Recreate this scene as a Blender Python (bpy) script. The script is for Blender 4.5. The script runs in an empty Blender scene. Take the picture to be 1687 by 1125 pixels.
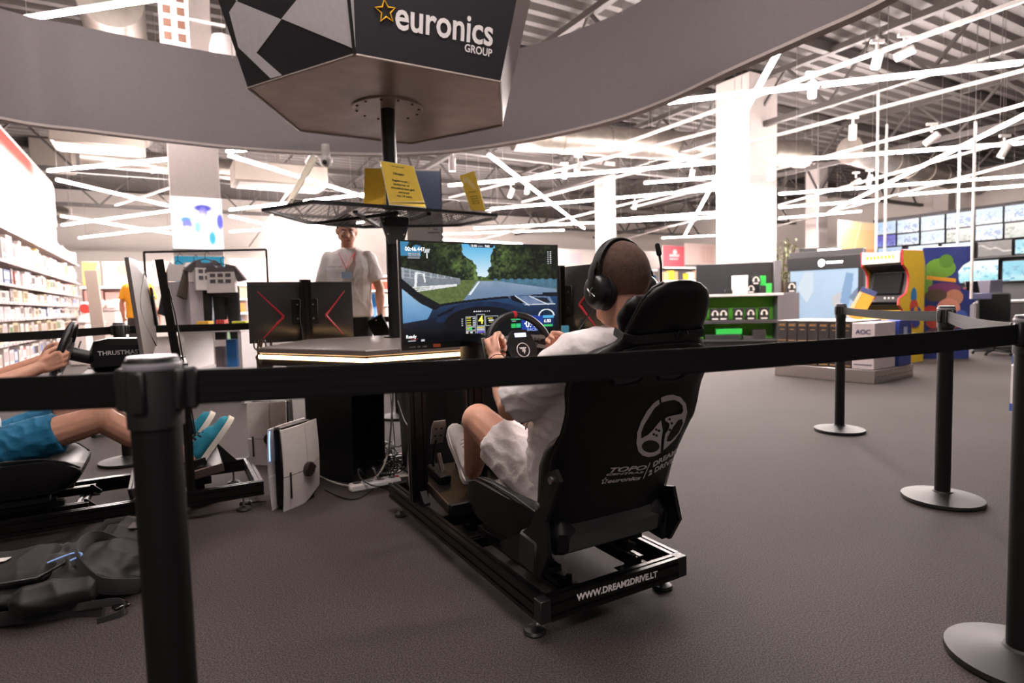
import bpy, random
import numpy as np
from math import *
from mathutils import Vector, Matrix, noise
random.seed(7)
sc = bpy.context.scene
COL = sc.collection
# ---------------------------------------------------------------- camera
F, PT, RO, H = 975.4, .0642, .0248, 1.06
_f = Vector((0, cos(PT), -sin(PT))); _u = Vector((0, sin(PT), cos(PT))); _r = Vector((1, 0, 0))
_r2 = _r*cos(RO)-_u*sin(RO); _u2 = _u*cos(RO)+_r*sin(RO)
CP = Vector((0, 0, H))
cd = bpy.data.cameras.new('camera'); co = bpy.data.objects.new('camera', cd); COL.objects.link(co)
cd.sensor_width = 36; cd.lens = 36*F/1687; cd.clip_start = .05; cd.clip_end = 200
cd.dof.use_dof = True; cd.dof.focus_distance = 2.25; cd.dof.aperture_fstop = 2.7
m = Matrix((_r2, _u2, -_f)).transposed().to_4x4(); m.translation = CP
co.matrix_world = m
sc.camera = co
# ---------------------------------------------------------------- world, exposure
w = bpy.data.worlds.new('world'); sc.world = w; w.use_nodes = True
bg = w.node_tree.nodes['Background']; bg.inputs[0].default_value = (1, .93, .9, 1); bg.inputs[1].default_value = .27
vs = sc.view_settings
vs.view_transform = 'Standard'; vs.look = 'None'; vs.gamma = 1; vs.use_curve_mapping = False; vs.exposure = 0
LED_STRENGTH = 260
sc.cycles.max_bounces = 8; sc.cycles.diffuse_bounces = 5; sc.cycles.sample_clamp_indirect = 6; sc.cycles.use_light_tree = True
sc.cycles.caustics_reflective = False; sc.cycles.caustics_refractive = False

# ---------------------------------------------------------------- picture measuring helpers (real distances)
def ray(x, y): return _f+_r2*((x-843.5)/F)-_u2*((y-562.5)/F)
def D(x, y, d): v = ray(x, y); return CP+v*(d/v.y)
def Z(x, y, z): v = ray(x, y); return CP+v*((z-H)/v.z)
E1 = Vector((-.5, .866, 0)); E2 = Vector((.866, .5, 0)); YAW = radians(30)
def onE2(x, y, c): v = ray(x, y); return CP+v*(c/v.dot(E2))      # point on the wall plane at cross-store distance c
def onE1(x, y, c): v = ray(x, y); return CP+v*(c/v.dot(E1))

# ---------------------------------------------------------------- materials
def srgb(c):
    if isinstance(c, str): c = tuple(int(c[i:i+2], 16)/255 for i in (0, 2, 4))
    return tuple(x/12.92 if x <= .04045 else ((x+.055)/1.055)**2.4 for x in c)
MATS = {}
def mat(name, col, rough=.5, metal=0., emit=0., bump=0., bs=300., var=0., vs=30., spec=.5, coat=0., sheen=0.):
    if name in MATS: return MATS[name]
    m = bpy.data.materials.new(name); m.use_nodes = True; MATS[name] = m
    nt = m.node_tree; b = nt.nodes['Principled BSDF']; c = (*srgb(col), 1)
    b.inputs['Base Color'].default_value = c; b.inputs['Roughness'].default_value = rough; b.inputs['Metallic'].default_value = metal
    b.inputs['Specular IOR Level'].default_value = spec; b.inputs['Coat Weight'].default_value = coat; b.inputs['Sheen Weight'].default_value = sheen
    if emit: b.inputs['Emission Color'].default_value = c; b.inputs['Emission Strength'].default_value = emit
    tc = nt.nodes.new('ShaderNodeTexCoord')
    n = nt.nodes.new('ShaderNodeTexNoise'); n.inputs['Scale'].default_value = vs; n.inputs['Detail'].default_value = 3
    nt.links.new(tc.outputs['Object'], n.inputs['Vector'])
    rp = nt.nodes.new('ShaderNodeValToRGB'); v = var if var else .04
    k0, k1 = 1-v, 1+v
    rp.color_ramp.elements[0].color = (c[0]*k0, c[1]*k0, c[2]*k0, 1); rp.color_ramp.elements[1].color = (min(1, c[0]*k1), min(1, c[1]*k1), min(1, c[2]*k1), 1)
    rp.color_ramp.elements[0].position = .3; rp.color_ramp.elements[1].position = .7
    nt.links.new(n.outputs['Fac'], rp.inputs['Fac']); nt.links.new(rp.outputs['Color'], b.inputs['Base Color'])
    if bump:
        n2 = nt.nodes.new('ShaderNodeTexNoise'); n2.inputs['Scale'].default_value = bs; n2.inputs['Detail'].default_value = 4
        nt.links.new(tc.outputs['Object'], n2.inputs['Vector'])
        bp = nt.nodes.new('ShaderNodeBump'); bp.inputs['Strength'].default_value = bump; bp.inputs['Distance'].default_value = .01
        nt.links.new(n2.outputs['Fac'], bp.inputs['Height']); nt.links.new(bp.outputs['Normal'], b.inputs['Normal'])
    return m
def picmat(name, emit=0., rough=.4):
    if name in MATS: return MATS[name]
    m = bpy.data.materials.new(name); m.use_nodes = True; MATS[name] = m
    nt = m.node_tree; b = nt.nodes['Principled BSDF']; a = nt.nodes.new('ShaderNodeAttribute'); a.attribute_name = 'Col'
    b.inputs['Roughness'].default_value = rough
    if emit:
        b.inputs['Base Color'].default_value = (.01, .01, .01, 1)
        nt.links.new(a.outputs['Color'], b.inputs['Emission Color']); b.inputs['Emission Strength'].default_value = emit
    else: nt.links.new(a.outputs['Color'], b.inputs['Base Color'])
    return m
BLK = mat('black plastic', '151416', .45)
BLKG = mat('glossy black plastic', '0c0b0d', .2)
BLKM = mat('black powder coated metal', '0c0b0c', .5, .0, bump=.05, bs=900, spec=.3)
ALU = mat('black anodised aluminium', '1d1a1a', .33, .6, var=.15, vs=8)
ALUL = mat('worn brown aluminium edge', '6b5d56', .35, .8)
STEEL = mat('bare steel', 'b9b4b0', .3, 1.)
GREYP = mat('grey painted metal', '5c5a5d', .5)
LEATH = mat('black leatherette', '0c0b0c', .42, bump=.15, bs=420, spec=.3)
LEATH2 = mat('charcoal leatherette', '121112', .46, bump=.15, bs=420, spec=.3)
FABB = mat('black woven fabric', '0f0e0f', .85, bump=.3, bs=900, sheen=.2)
WHT = mat('white paint', 'ece6e2', .5)
WHTP = mat('white gloss plastic', 'e9e5e3', .3)
OFFW = mat('off white panel', 'dcd4cf', .55)
PRINTW = mat('white vinyl print', 'dcd5d3', .5)
RED = mat('red plastic', 'c8303a', .4)
YELP = mat('yellow paper', 'f0cc4a', .7)
INK = mat('dark ink', '39331f', .7)
SKIN = mat('skin', 'd69f85', .5, bump=.08, bs=300, var=.07, vs=25)
COTW = mat('white cotton', 'f0e9e8', .9, bump=.25, bs=60, sheen=.1)
LEDM = mat('lamp diffuser', 'fff1ec', .5, emit=LED_STRENGTH)
GALV = mat('galvanised duct', 'a39b93', .35, .8, bump=.2, bs=3, var=.15, vs=4)

# ---------------------------------------------------------------- mesh builder
def frameR(z, x=None):
    z = Vector(z).normalized()
    if x is None: x = Vector((1, 0, 0)) if abs(z.x) < .9 else Vector((0, 1, 0))
    x = Vector(x); x = (x-z*x.dot(z)).normalized(); y = z.cross(x)
    return Matrix((x, y, z)).transposed()
def RZ(a): return Matrix.Rotation(a, 3, 'Z')
def RX(a): return Matrix.Rotation(a, 3, 'X')
def RY(a): return Matrix.Rotation(a, 3, 'Y')
class MB:
    def __init__(s): s.v = []; s.f = []; s.mi = []
    def add(s, vs, fs, mi=0):
        o = len(s.v); s.v += [Vector(v) for v in vs]; s.f += [tuple(i+o for i in f) for f in fs]; s.mi += [mi]*len(fs); return s
    def box(s, c, d, R=None, b=0., mi=0):
        c = Vector(c); h = Vector(d)/2; R = R or Matrix.Identity(3); b = min(b, h.x*.9, h.y*.9, h.z*.9)
        if b <= 0:
            vs = [c+R@Vector((x*h.x, y*h.y, z*h.z)) for x in (-1, 1) for y in (-1, 1) for z in (-1, 1)]
            return s.add(vs, [(0, 1, 3, 2), (4, 6, 7, 5), (0, 4, 5, 1), (2, 3, 7, 6), (0, 2, 6, 4), (1, 5, 7, 3)], mi)
        vs = []; ix = {}
        for x in (-1, 1):
            for y in (-1, 1):
                for z in (-1, 1):
                    for a in range(3):
                        q = [x*(h.x-b), y*(h.y-b), z*(h.z-b)]; q[a] = (x, y, z)[a]*h[a]
                        ix[x, y, z, a] = len(vs); vs.append(c+R@Vector(q))
        fs = []
        for a in range(3):
            o = [i for i in range(3) if i != a]
            for sg in (-1, 1):
                q = []
                for p, r in ((-1, -1), (1, -1), (1, 1), (-1, 1)):
                    k = [0, 0, 0]; k[a] = sg; k[o[0]] = p; k[o[1]] = r; q.append(ix[(*k, a)])
                fs.append(tuple(q))
            for p in (-1, 1):
                for r in (-1, 1):
                    k0 = [0, 0, 0]; k0[a] = -1; k0[o[0]] = p; k0[o[1]] = r; k1 = list(k0); k1[a] = 1
                    fs.append((ix[(*k0, o[0])], ix[(*k1, o[0])], ix[(*k1, o[1])], ix[(*k0, o[1])]))
        for x in (-1, 1):
            for y in (-1, 1):
                for z in (-1, 1): fs.append(tuple(ix[x, y, z, a] for a in range(3)))
        return s.add(vs, fs, mi)
    def loft(s, rings, caps=True, mi=0, closed=True):
        n = len(rings[0]); vs = [v for r in rings for v in r]; fs = []
        for i in range(len(rings)-1):
            for j in range(n if closed else n-1):
                k = (j+1) % n; fs.append((i*n+j, i*n+k, (i+1)*n+k, (i+1)*n+j))
        if caps: fs.append(tuple(reversed(range(n)))); fs.append(tuple(range((len(rings)-1)*n, len(rings)*n)))
        return s.add(vs, fs, mi)
    def tube(s, p0, p1, r0, r1=None, n=12, mi=0, caps=True):
        p0, p1 = Vector(p0), Vector(p1); r1 = r0 if r1 is None else r1; R = frameR(p1-p0)
        return s.loft([[p+R@Vector((cos(2*pi*i/n)*r, sin(2*pi*i/n)*r, 0)) for i in range(n)] for p, r in ((p0, r0), (p1, r1))], caps, mi)
    def lathe(s, prof, c=(0, 0, 0), R=None, n=20, mi=0, caps=True):
        R = R or Matrix.Identity(3); c = Vector(c)
        return s.loft([[c+R@Vector((cos(2*pi*i/n)*r, sin(2*pi*i/n)*r, z)) for i in range(n)] for r, z in prof], caps, mi)
    def path(s, pts, r, n=8, closed=False, mi=0, up=None):
        pts = [Vector(p) for p in pts]; m = len(pts); rings = []; px = None
        for i, p in enumerate(pts):
            t = (pts[(i+1) % m]-pts[i-1]) if closed else (pts[min(i+1, m-1)]-pts[max(i-1, 0)])
            R = frameR(t, up if up is not None else px); px = R.col[0]
            a, b = (r, r) if not isinstance(r, tuple) else r
            if isinstance(r, list): a = b = r[i]
            rings.append([p+R@Vector((cos(2*pi*(j+.5)/n)*a, sin(2*pi*(j+.5)/n)*b, 0)) for j in range(n)])
        if closed: rings.append(rings[0])
        return s.loft(rings, not closed, mi)
    def prism(s, poly, h, c=(0, 0, 0), R=None, mi=0):
        R = R or Matrix.Identity(3); c = Vector(c)
        return s.loft([[c+R@Vector((x, y, z)) for x, y in poly] for z in (0, h)], True, mi)
    def cap(s, p0, p1, r0, r1=None, n=14, sq=None, ends=(1, 1)):
        """tapered limb with round ends; sq=(direction, factor) flattens it"""
        p0, p1 = Vector(p0), Vector(p1); r1 = r0 if r1 is None else r1; ax = p1-p0; L = ax.length; ax.normalize(); R = frameR(ax)
        rings = []; prof = []
        if ends[0]: prof += [(-r0*cos(a), r0*sin(a)) for a in (.25, .6, 1., 1.3)]
        prof += [(0, r0), (L*.5, (r0+r1)/2), (L, r1)]
        if ends[1]: prof += [(L+r1*cos(a), r1*sin(a)) for a in (1.3, 1., .6, .25)]
        for t, r in prof:
            ring = []
            for i in range(n):
                o = R@Vector((cos(2*pi*i/n)*r, sin(2*pi*i/n)*r, 0))
                if sq: d = Vector(sq[0]).normalized(); o = o-d*(o.dot(d)*(1-sq[1]))
                ring.append(p0+ax*t+o)
            rings.append(ring)
        return s.loft(rings)
    def ell(s, c, r, R=None, n=18, m=12):
        R = R or Matrix.Identity(3); c = Vector(c); rings = []
        for j in range(m+1):
            a = pi*(j+.02)/(m+.04)
            rings.append([c+R@Vector((r[0]*sin(a)*cos(2*pi*i/n), r[1]*sin(a)*sin(2*pi*i/n), -r[2]*cos(a))) for i in range(n)])
        return s.loft(rings)
    def mesh(s, name, mats=(), M=None, sharp=40):
        me = bpy.data.meshes.new(name)
        vs = [M@v for v in s.v] if M is not None else s.v
        me.from_pydata(vs, [], s.f)
        for m in (mats if isinstance(mats, (list, tuple)) else [mats]): me.materials.append(m)
        if len(me.materials) > 1: me.polygons.foreach_set('material_index', s.mi)
        import bmesh
        b = bmesh.new(); b.from_mesh(me); bmesh.ops.recalc_face_normals(b, faces=b.faces); b.to_mesh(me); b.free()
        me.polygons.foreach_set('use_smooth', [True]*len(me.polygons)); me.set_sharp_from_angle(angle=radians(sharp))
        return me
ROOT = {}
def rmat(o): return ROOT.get(o.name, Matrix.Identity(4)) if o else Matrix.Identity(4)
def tag(o, label=None, cat=None, group=None, kind=None):
    for k, v in (('label', label), ('category', cat), ('group', group), ('kind', kind)):
        if v: o[k] = v
    return o
def ordw(n):
    a = 'first second third fourth fifth sixth seventh eighth ninth tenth eleventh twelfth thirteenth fourteenth fifteenth sixteenth seventeenth eighteenth nineteenth'.split(); t = {2: 'twent', 3: 'thirt', 4: 'fort', 5: 'fift', 6: 'sixt'}
    n += 1
    return a[n-1] if n < 20 else (t[n//10]+('ieth' if n % 10 == 0 else 'y-'+a[n % 10-1]))
def T(name, label, cat, loc=(0, 0, 0), yaw=0., group=None, kind=None, rot=None):
    """an Empty at a thing's base; its parts are built in its own coordinates"""
    o = bpy.data.objects.new(name, None); COL.objects.link(o); o.empty_display_size = .1
    mw = (rot.to_4x4() if rot is not None else Matrix.Rotation(yaw, 4, 'Z')); mw = Matrix.Translation(Vector(loc))@mw
    o.matrix_world = mw; ROOT[o.name] = mw.copy()
    return tag(o, label, cat, group, kind)
def P(name, mb, mats, parent=None, world=False, label=None, sharp=40, kind=None):
    """one mesh part under a thing (or under a part)"""
    me = mb if isinstance(mb, bpy.types.Mesh) else mb.mesh(name, mats, rmat(parent).inverted() if (world and parent) else None, sharp)
    o = bpy.data.objects.new(name, me); COL.objects.link(o)
    if parent:
        o.parent = parent; ROOT[o.name] = rmat(parent)
    if label: o['label'] = label
    if kind: o['kind'] = kind
    return o
def S(name, mb, mats, label, cat, loc=(0, 0, 0), yaw=0., group=None, kind=None, sharp=40):
    """a thing that is one mesh, built in coordinates about loc"""
    o = P(name, mb, mats, None, sharp=sharp); mw = Matrix.Translation(Vector(loc))@Matrix.Rotation(yaw, 4, 'Z'); o.matrix_world = mw; ROOT[o.name] = mw.copy()
    return tag(o, label, cat, group, kind)
KIDS = {}
def dup(root, loc, yaw=0., label=None, rot=None, group=None):
    def cp(o, par):
        c = o.copy(); COL.objects.link(c)
        if par: c.parent = par
        for ch in [x for x in bpy.data.objects if x.parent == o]: cp(ch, c)
        return c
    r = cp(root, None); mw = Matrix.Translation(Vector(loc))@(rot.to_4x4() if rot is not None else Matrix.Rotation(yaw, 4, 'Z')); r.matrix_world = mw; ROOT[r.name] = mw.copy()
    if label: r['label'] = label
    if group: r['group'] = group
    return r
def text_mesh(name, cu):
    o = bpy.data.objects.new('tmp', cu); COL.objects.link(o)
    me = bpy.data.meshes.new_from_object(o.evaluated_get(bpy.context.evaluated_depsgraph_get())); bpy.data.objects.remove(o); bpy.data.curves.remove(cu)
    me.name = name; r = bpy.data.objects.new(name, me); COL.objects.link(r); return r
def text(name, s, size, m, parent, M3, loc, ext=.0006, bold=0., align='CENTER', sx=1., shear=0., space=1., label=None):
    """lettering: local x along the line, local y up the letter, local z out of the surface"""
    cu = bpy.data.curves.new(name, 'FONT'); cu.body = s; cu.size = size; cu.extrude = ext; cu.offset = bold; cu.align_x = align; cu.align_y = 'CENTER'
    cu.shear = shear; cu.space_character = space; cu.resolution_u = 3; cu.materials.append(m)
    o = text_mesh(name, cu)
    Mx = M3.to_4x4()@Matrix.Diagonal((sx, 1, 1, 1)); Mx.translation = Vector(loc)
    if parent: o.parent = parent
    o.matrix_local = Mx
    if label: o['label'] = label
    return o
def UP(nrm, up=(0, 0, 1)):
    """3x3 frame for lettering facing nrm"""
    z = Vector(nrm).normalized(); y = Vector(up); y = (y-z*y.dot(z)).normalized(); x = y.cross(z)
    return Matrix((x, y, z)).transposed()
def grid_mesh(name, w, h, nx, ny, fn, mtl, curve=0.):
    """flat print: a grid in local xz facing -y with its colours per vertex"""
    u = np.linspace(0, 1, nx); v = np.linspace(0, 1, ny); U, Vv = np.meshgrid(u, v)
    col = np.clip(fn(U, Vv), 0, 1); col = np.where(col <= .04045, col/12.92, ((col+.055)/1.055)**2.4)
    X = (U-.5)*w; Zz = (Vv-.5)*h; Y = -curve*(2*np.abs(U-.5))**2
    vs = np.stack([X, Y, Zz], -1).reshape(-1, 3)
    i = np.arange(ny*nx).reshape(ny, nx); q = np.stack([i[:-1, :-1], i[:-1, 1:], i[1:, 1:], i[1:, :-1]], -1).reshape(-1, 4)
    me = bpy.data.meshes.new(name); me.from_pydata(vs.tolist(), [], q.tolist())
    a = me.color_attributes.new('Col', 'FLOAT_COLOR', 'POINT')
    a.data.foreach_set('color', np.concatenate([col.reshape(-1, 3), np.ones((nx*ny, 1))], 1).astype(np.float32).ravel())
    me.materials.append(mtl); me.polygons.foreach_set('use_smooth', [True]*len(me.polygons))
    return me
def hexc(h): return np.array([int(h[i:i+2], 16)/255 for i in (0, 2, 4)])
def lerp(a, b, t): return a+(b-a)*t
_rs = np.random.RandomState(3)
def vnoise(U, Vv, fx, fy, seed=0):
    r = np.random.RandomState(seed); g = r.rand(int(fy)+3, int(fx)+3)
    x = U*fx; y = Vv*fy; xi = np.clip(x.astype(int), 0, int(fx)+1); yi = np.clip(y.astype(int), 0, int(fy)+1); a = x-xi; b = y-yi
    a = a*a*(3-2*a); b = b*b*(3-2*b)
    return (g[yi, xi]*(1-a)+g[yi, xi+1]*a)*(1-b)+(g[yi+1, xi]*(1-a)+g[yi+1, xi+1]*a)*b
def fbm(U, Vv, f, seed=0, asp=1.): return sum(vnoise(U, Vv, f*asp*2**k, f*2**k, seed+k)/2**(k+1) for k in range(4))/.94
def poly_in(U, Vv, pts):
    ins = np.zeros(U.shape, bool); n = len(pts)
    for i in range(n):
        (x0, y0), (x1, y1) = pts[i], pts[(i+1) % n]
        c = ((y0 > Vv) != (y1 > Vv)) & (U < (x1-x0)*(Vv-y0)/((y1-y0) if y1 != y0 else 1e-9)+x0); ins ^= c
    return ins
def put(C, msk, c): C[msk] = hexc(c) if isinstance(c, str) else c
def blob(mb, voxel=.008, sm=4, mtl=None, disp=None, name='body'):
    """one continuous skin over overlapping limbs"""
    me = mb.mesh('tmp'); o = bpy.data.objects.new('tmp', me); COL.objects.link(o)
    md = o.modifiers.new('r', 'REMESH'); md.mode = 'VOXEL'; md.voxel_size = voxel; md.use_smooth_shade = True
    s_ = o.modifiers.new('s', 'SMOOTH'); s_.factor = .5; s_.iterations = sm
    dg = bpy.context.evaluated_depsgraph_get(); r = bpy.data.meshes.new_from_object(o.evaluated_get(dg))
    bpy.data.objects.remove(o); r.name = name; r.materials.clear()
    if mtl: r.materials.append(mtl)
    if disp:
        n = len(r.vertices); co_ = np.empty(n*3); no = np.empty(n*3)
        r.vertices.foreach_get('co', co_); r.vertices.foreach_get('normal', no); no = no.reshape(-1, 3); co_ = co_.reshape(-1, 3)
        d = np.array([disp(Vector(c)) for c in co_]); co_ += no*d[:, None]; r.vertices.foreach_set('co', co_.ravel()); r.update()
    r.polygons.foreach_set('use_smooth', [True]*len(r.polygons))
    return r
def wrinkle(amp, sx=(14, 14, 14), seed=0.):
    def f(c):
        q = Vector((c.x*sx[0]+seed, c.y*sx[1], c.z*sx[2])); n = noise.noise(q); return amp*(1-2*abs(n)**.6)
    return f
# ================================================================ people
def hmap(C, R): return lambda *q: Vector(C)+R@Vector(q)
def head(mb, C, R):
    h = hmap(C, R); r = R.col[0]
    mb.ell(h(0, -.008, .02), (.080, .100, .104), R)
    mb.ell(h(0, .028, -.045), (.066, .072, .095), R)
    mb.cap(h(0, .02, -.085), h(0, .074, -.103), .05, .027)
    for s in (-1, 1):
        mb.cap(h(s*.05, -.0, -.05), h(s*.025, .07, -.095), .03, .02)          # jaw line
        mb.cap(h(s*.032, .075, -.02), h(s*.045, .05, -.03), .022, .02)        # cheek bone
        mb.ell(h(s*.082, -.006, -.012), (.011, .022, .034), R@RZ(s*.35))      # ear
        mb.ell(h(s*.088, -.014, -.004), (.007, .018, .026), R@RZ(s*.6))
    mb.cap(h(0, .097, .015), h(0, .117, -.03), .008, .014)
    mb.ell(h(0, .105, -.033), (.018, .012, .01), R)
    mb.cap(h(-.034, .087, .026), h(.034, .087, .026), .013)
    mb.cap(h(-.017, .092, -.066), h(.017, .092, -.066), .010)
    mb.cap(h(-.014, .091, -.076), h(.014, .091, -.076), .010)
def face(par, C, R, brow='4a3226', stub=None):
    h = hmap(C, R)
    for s in (-1, 1):
        e = P('eye', MB().ell(h(s*.031, .091, .004), (.014, .008, .0085), R), mat('eye white', 'e8e4e0', .2), par)
        P('iris', MB().ell(h(s*.031, .0965, .002), (.0062, .0035, .0062), R), mat('iris brown', '2a1d16', .2), e)
        P('eyebrow', MB().path([h(s*.014, .102, .022), h(s*.03, .101, .029), h(s*.048, .088, .024)], .004, 6), mat('brow hair '+brow, brow, .9), par)
    P('lips', MB().path([h(-.022, .098, -.070), h(0, .1035, -.069), h(.022, .098, -.070)], .0045, 6), mat('lips', 'b8665a', .5), par)
def hair_mesh(C, R, mtl, front=.035, side=-.02, nape=-.075, th=.012, amp=.004, fr=60., tuft=0.):
    """a cap of hair: sits proud of the skull above the hair line and sinks into it below"""
    C = Vector(C); n, m = 56, 40; rings = []
    for j in range(m+1):
        a = pi*(j+.05)/(m+.1); ring = []
        for i in range(n):
            p = 2*pi*i/n; d = Vector((sin(a)*cos(p), sin(a)*sin(p), cos(a)))
            q = Vector((d.x*.080, d.y*.100-.008, d.z*.104+.02))
            fy = d.y
            line = front if fy > .45 else (lerp(side, front, max(0, (fy-.1)/.35)) if fy > .1 else (side if fy > -.35 else lerp(side, nape, min(1, (-.35-fy)/.4))))
            k = min(1, max(0, (q.z-line)/.012)); fade = min(1, max(.35, (q.z-line)/.09))
            e = lerp(-.012, th*fade+tuft*max(0, d.z)*max(0, d.y+.4)+amp*noise.noise(Vector((q.x*fr, q.y*fr, q.z*fr))), k)
            ring.append(C+R@(q+d*e))
        rings.append(ring)
    return MB().loft(rings).mesh('hair', mtl, sharp=180)
def hand(mb, wr, d, n, k, curl=(1.0, 1.2, .7), s=1., thumb=None, spread=.0):
    """wr wrist, d towards the fingers, n out of the back of the hand, k towards the index side"""
    wr = Vector(wr); d = Vector(d).normalized(); k = Vector(k); k = (k-d*k.dot(d)).normalized(); nn = d.cross(k)
    if nn.dot(Vector(n)) < 0: nn = -nn
    n = nn
    g = lambda a, b, c: wr+(d*a+n*b+k*c)*s
    for i in range(4):
        c = .031-.0205*i; kl = (.088, .092, .087, .078)[i]
        mb.cap(g(.012, 0, c*.7), g(kl, .004, c), .0145*s, .0115*s, 10)
        mb.ell(g(kl, .008, c), (.0105*s,)*3, n=10, m=8)
        L = ((.043, .026, .021), (.047, .029, .022), (.044, .027, .022), (.034, .021, .019))[i]
        p = g(kl, .003, c); a = 0
        for jn in range(3):
            a += curl[jn]; dirv = d*cos(a)-n*sin(a)+k*(spread*(1.5-i)*.1)
            q = p+dirv*L[jn]*s; mb.cap(p, q, (.0098-.0008*jn)*s, (.0090-.0008*jn)*s, 10); p = q
    mb.cap(g(.0, 0, .0), g(.04, -.003, 0), .027*s, .03*s, 12, (n, .62))
    t = thumb or ((.02, -.010, .026), (.050, -.022, .050), (.078, -.034, .053), (.100, -.044, .046))
    for i, (a, b) in enumerate(zip(t, t[1:])): mb.cap(g(*a), g(*b), (.0165, .0125, .0108)[i]*s, (.0125, .011, .0092)[i]*s, 10)
def arm(mb, sh, el, wr, r=(.056, .046, .044, .029)):
    mb.cap(sh, el, r[0], r[1]); sh, el, wr = Vector(sh), Vector(el), Vector(wr)
    mid = el.lerp(wr, .3); mb.cap(el, mid, r[1]*.95, r[2]*1.08); mb.cap(mid, wr, r[2]*1.08, r[3], sq=None)
def leg(mb, hip, kn, an, r=(.088, .060, .058, .038)):
    hip, kn, an = Vector(hip), Vector(kn), Vector(an); mb.cap(hip, kn, r[0], r[1]); mb.ell(kn, (r[1]*1.02,)*3)
    ax = (an-kn).normalized(); back = (hip-kn).normalized(); back = (back-ax*back.dot(ax)).normalized()
    mid = kn.lerp(an, .33)+back*.014; mb.cap(kn, mid, r[1]*.93, r[2]); mb.cap(mid, an, r[2], r[3])
def ringe(c, rx, ry, ax, n=28, ex=2.4):
    """super-elliptic ring across the body: rx along local x, ry along ax"""
    c = Vector(c); ax = Vector(ax).normalized(); o = []
    for i in range(n):
        a = 2*pi*i/n; cx = abs(cos(a))**(2/ex)*copysign(1, cos(a)); sx = abs(sin(a))**(2/ex)*copysign(1, sin(a))
        o.append(c+Vector((1, 0, 0))*cx*rx+ax*sx*ry)
    return o
def shoe(par, heel, toe, up, col, sole, lace, name='shoe', w=1.):
    """a sneaker with its own upper, sole and laces: heel/toe are the ends of the sole"""
    heel, toe = Vector(heel), Vector(toe); L = (toe-heel).length; x = (toe-heel)/L; z = Vector(up); z = (z-x*z.dot(x)).normalized(); y = z.cross(x)
    g = lambda a, b, c: heel+x*a*L+y*b*w+z*c
    mb = MB()
    mb.ell(g(.13, 0, .045), (.040, .036, .046), Matrix((x, y, z)).transposed())
    mb.cap(g(.16, 0, .075), g(.20, 0, .10), .036, .038, sq=(y, .9))
    mb.cap(g(.2, 0, .05), g(.55, 0, .045), .042, .046, sq=(z, .9)); mb.cap(g(.28, 0, .085), g(.62, 0, .05), .034, .034)
    mb.cap(g(.55, 0, .035), g(.83, .004, .028), .047, .042, sq=(z, .72))
    o = P(name, blob(mb, .006, 5, mat(col+' shoe fabric', col, .8, bump=.3, bs=260), name=name), None, par)
    prof = [(.0, .024), (.03, .034), (.12, .038), (.3, .036), (.5, .042), (.68, .049), (.84, .046), (.95, .034), (1., .012)]
    ol = [(a*L, b*w) for a, b in prof]+[(a*L, -b*w) for a, b in reversed(prof)]
    P('sole', MB().prism(ol, .028, heel-z*.006, Matrix((x, y, z)).transposed()), mat(sole+' rubber sole', sole, .6), o)
    lb = MB()
    for i in range(5):
        a = .34+.07*i; c = .129-.60*(a-.34)*.34
        lb.path([g(a, -.03, c-.018), g(a, -.012, c+.002), g(a+.02, .012, c+.002), g(a+.02, .03, c-.018)], .0042, 6)
    P('laces', lb, mat(lace+' laces', lace, .8), o)
    return o

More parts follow.
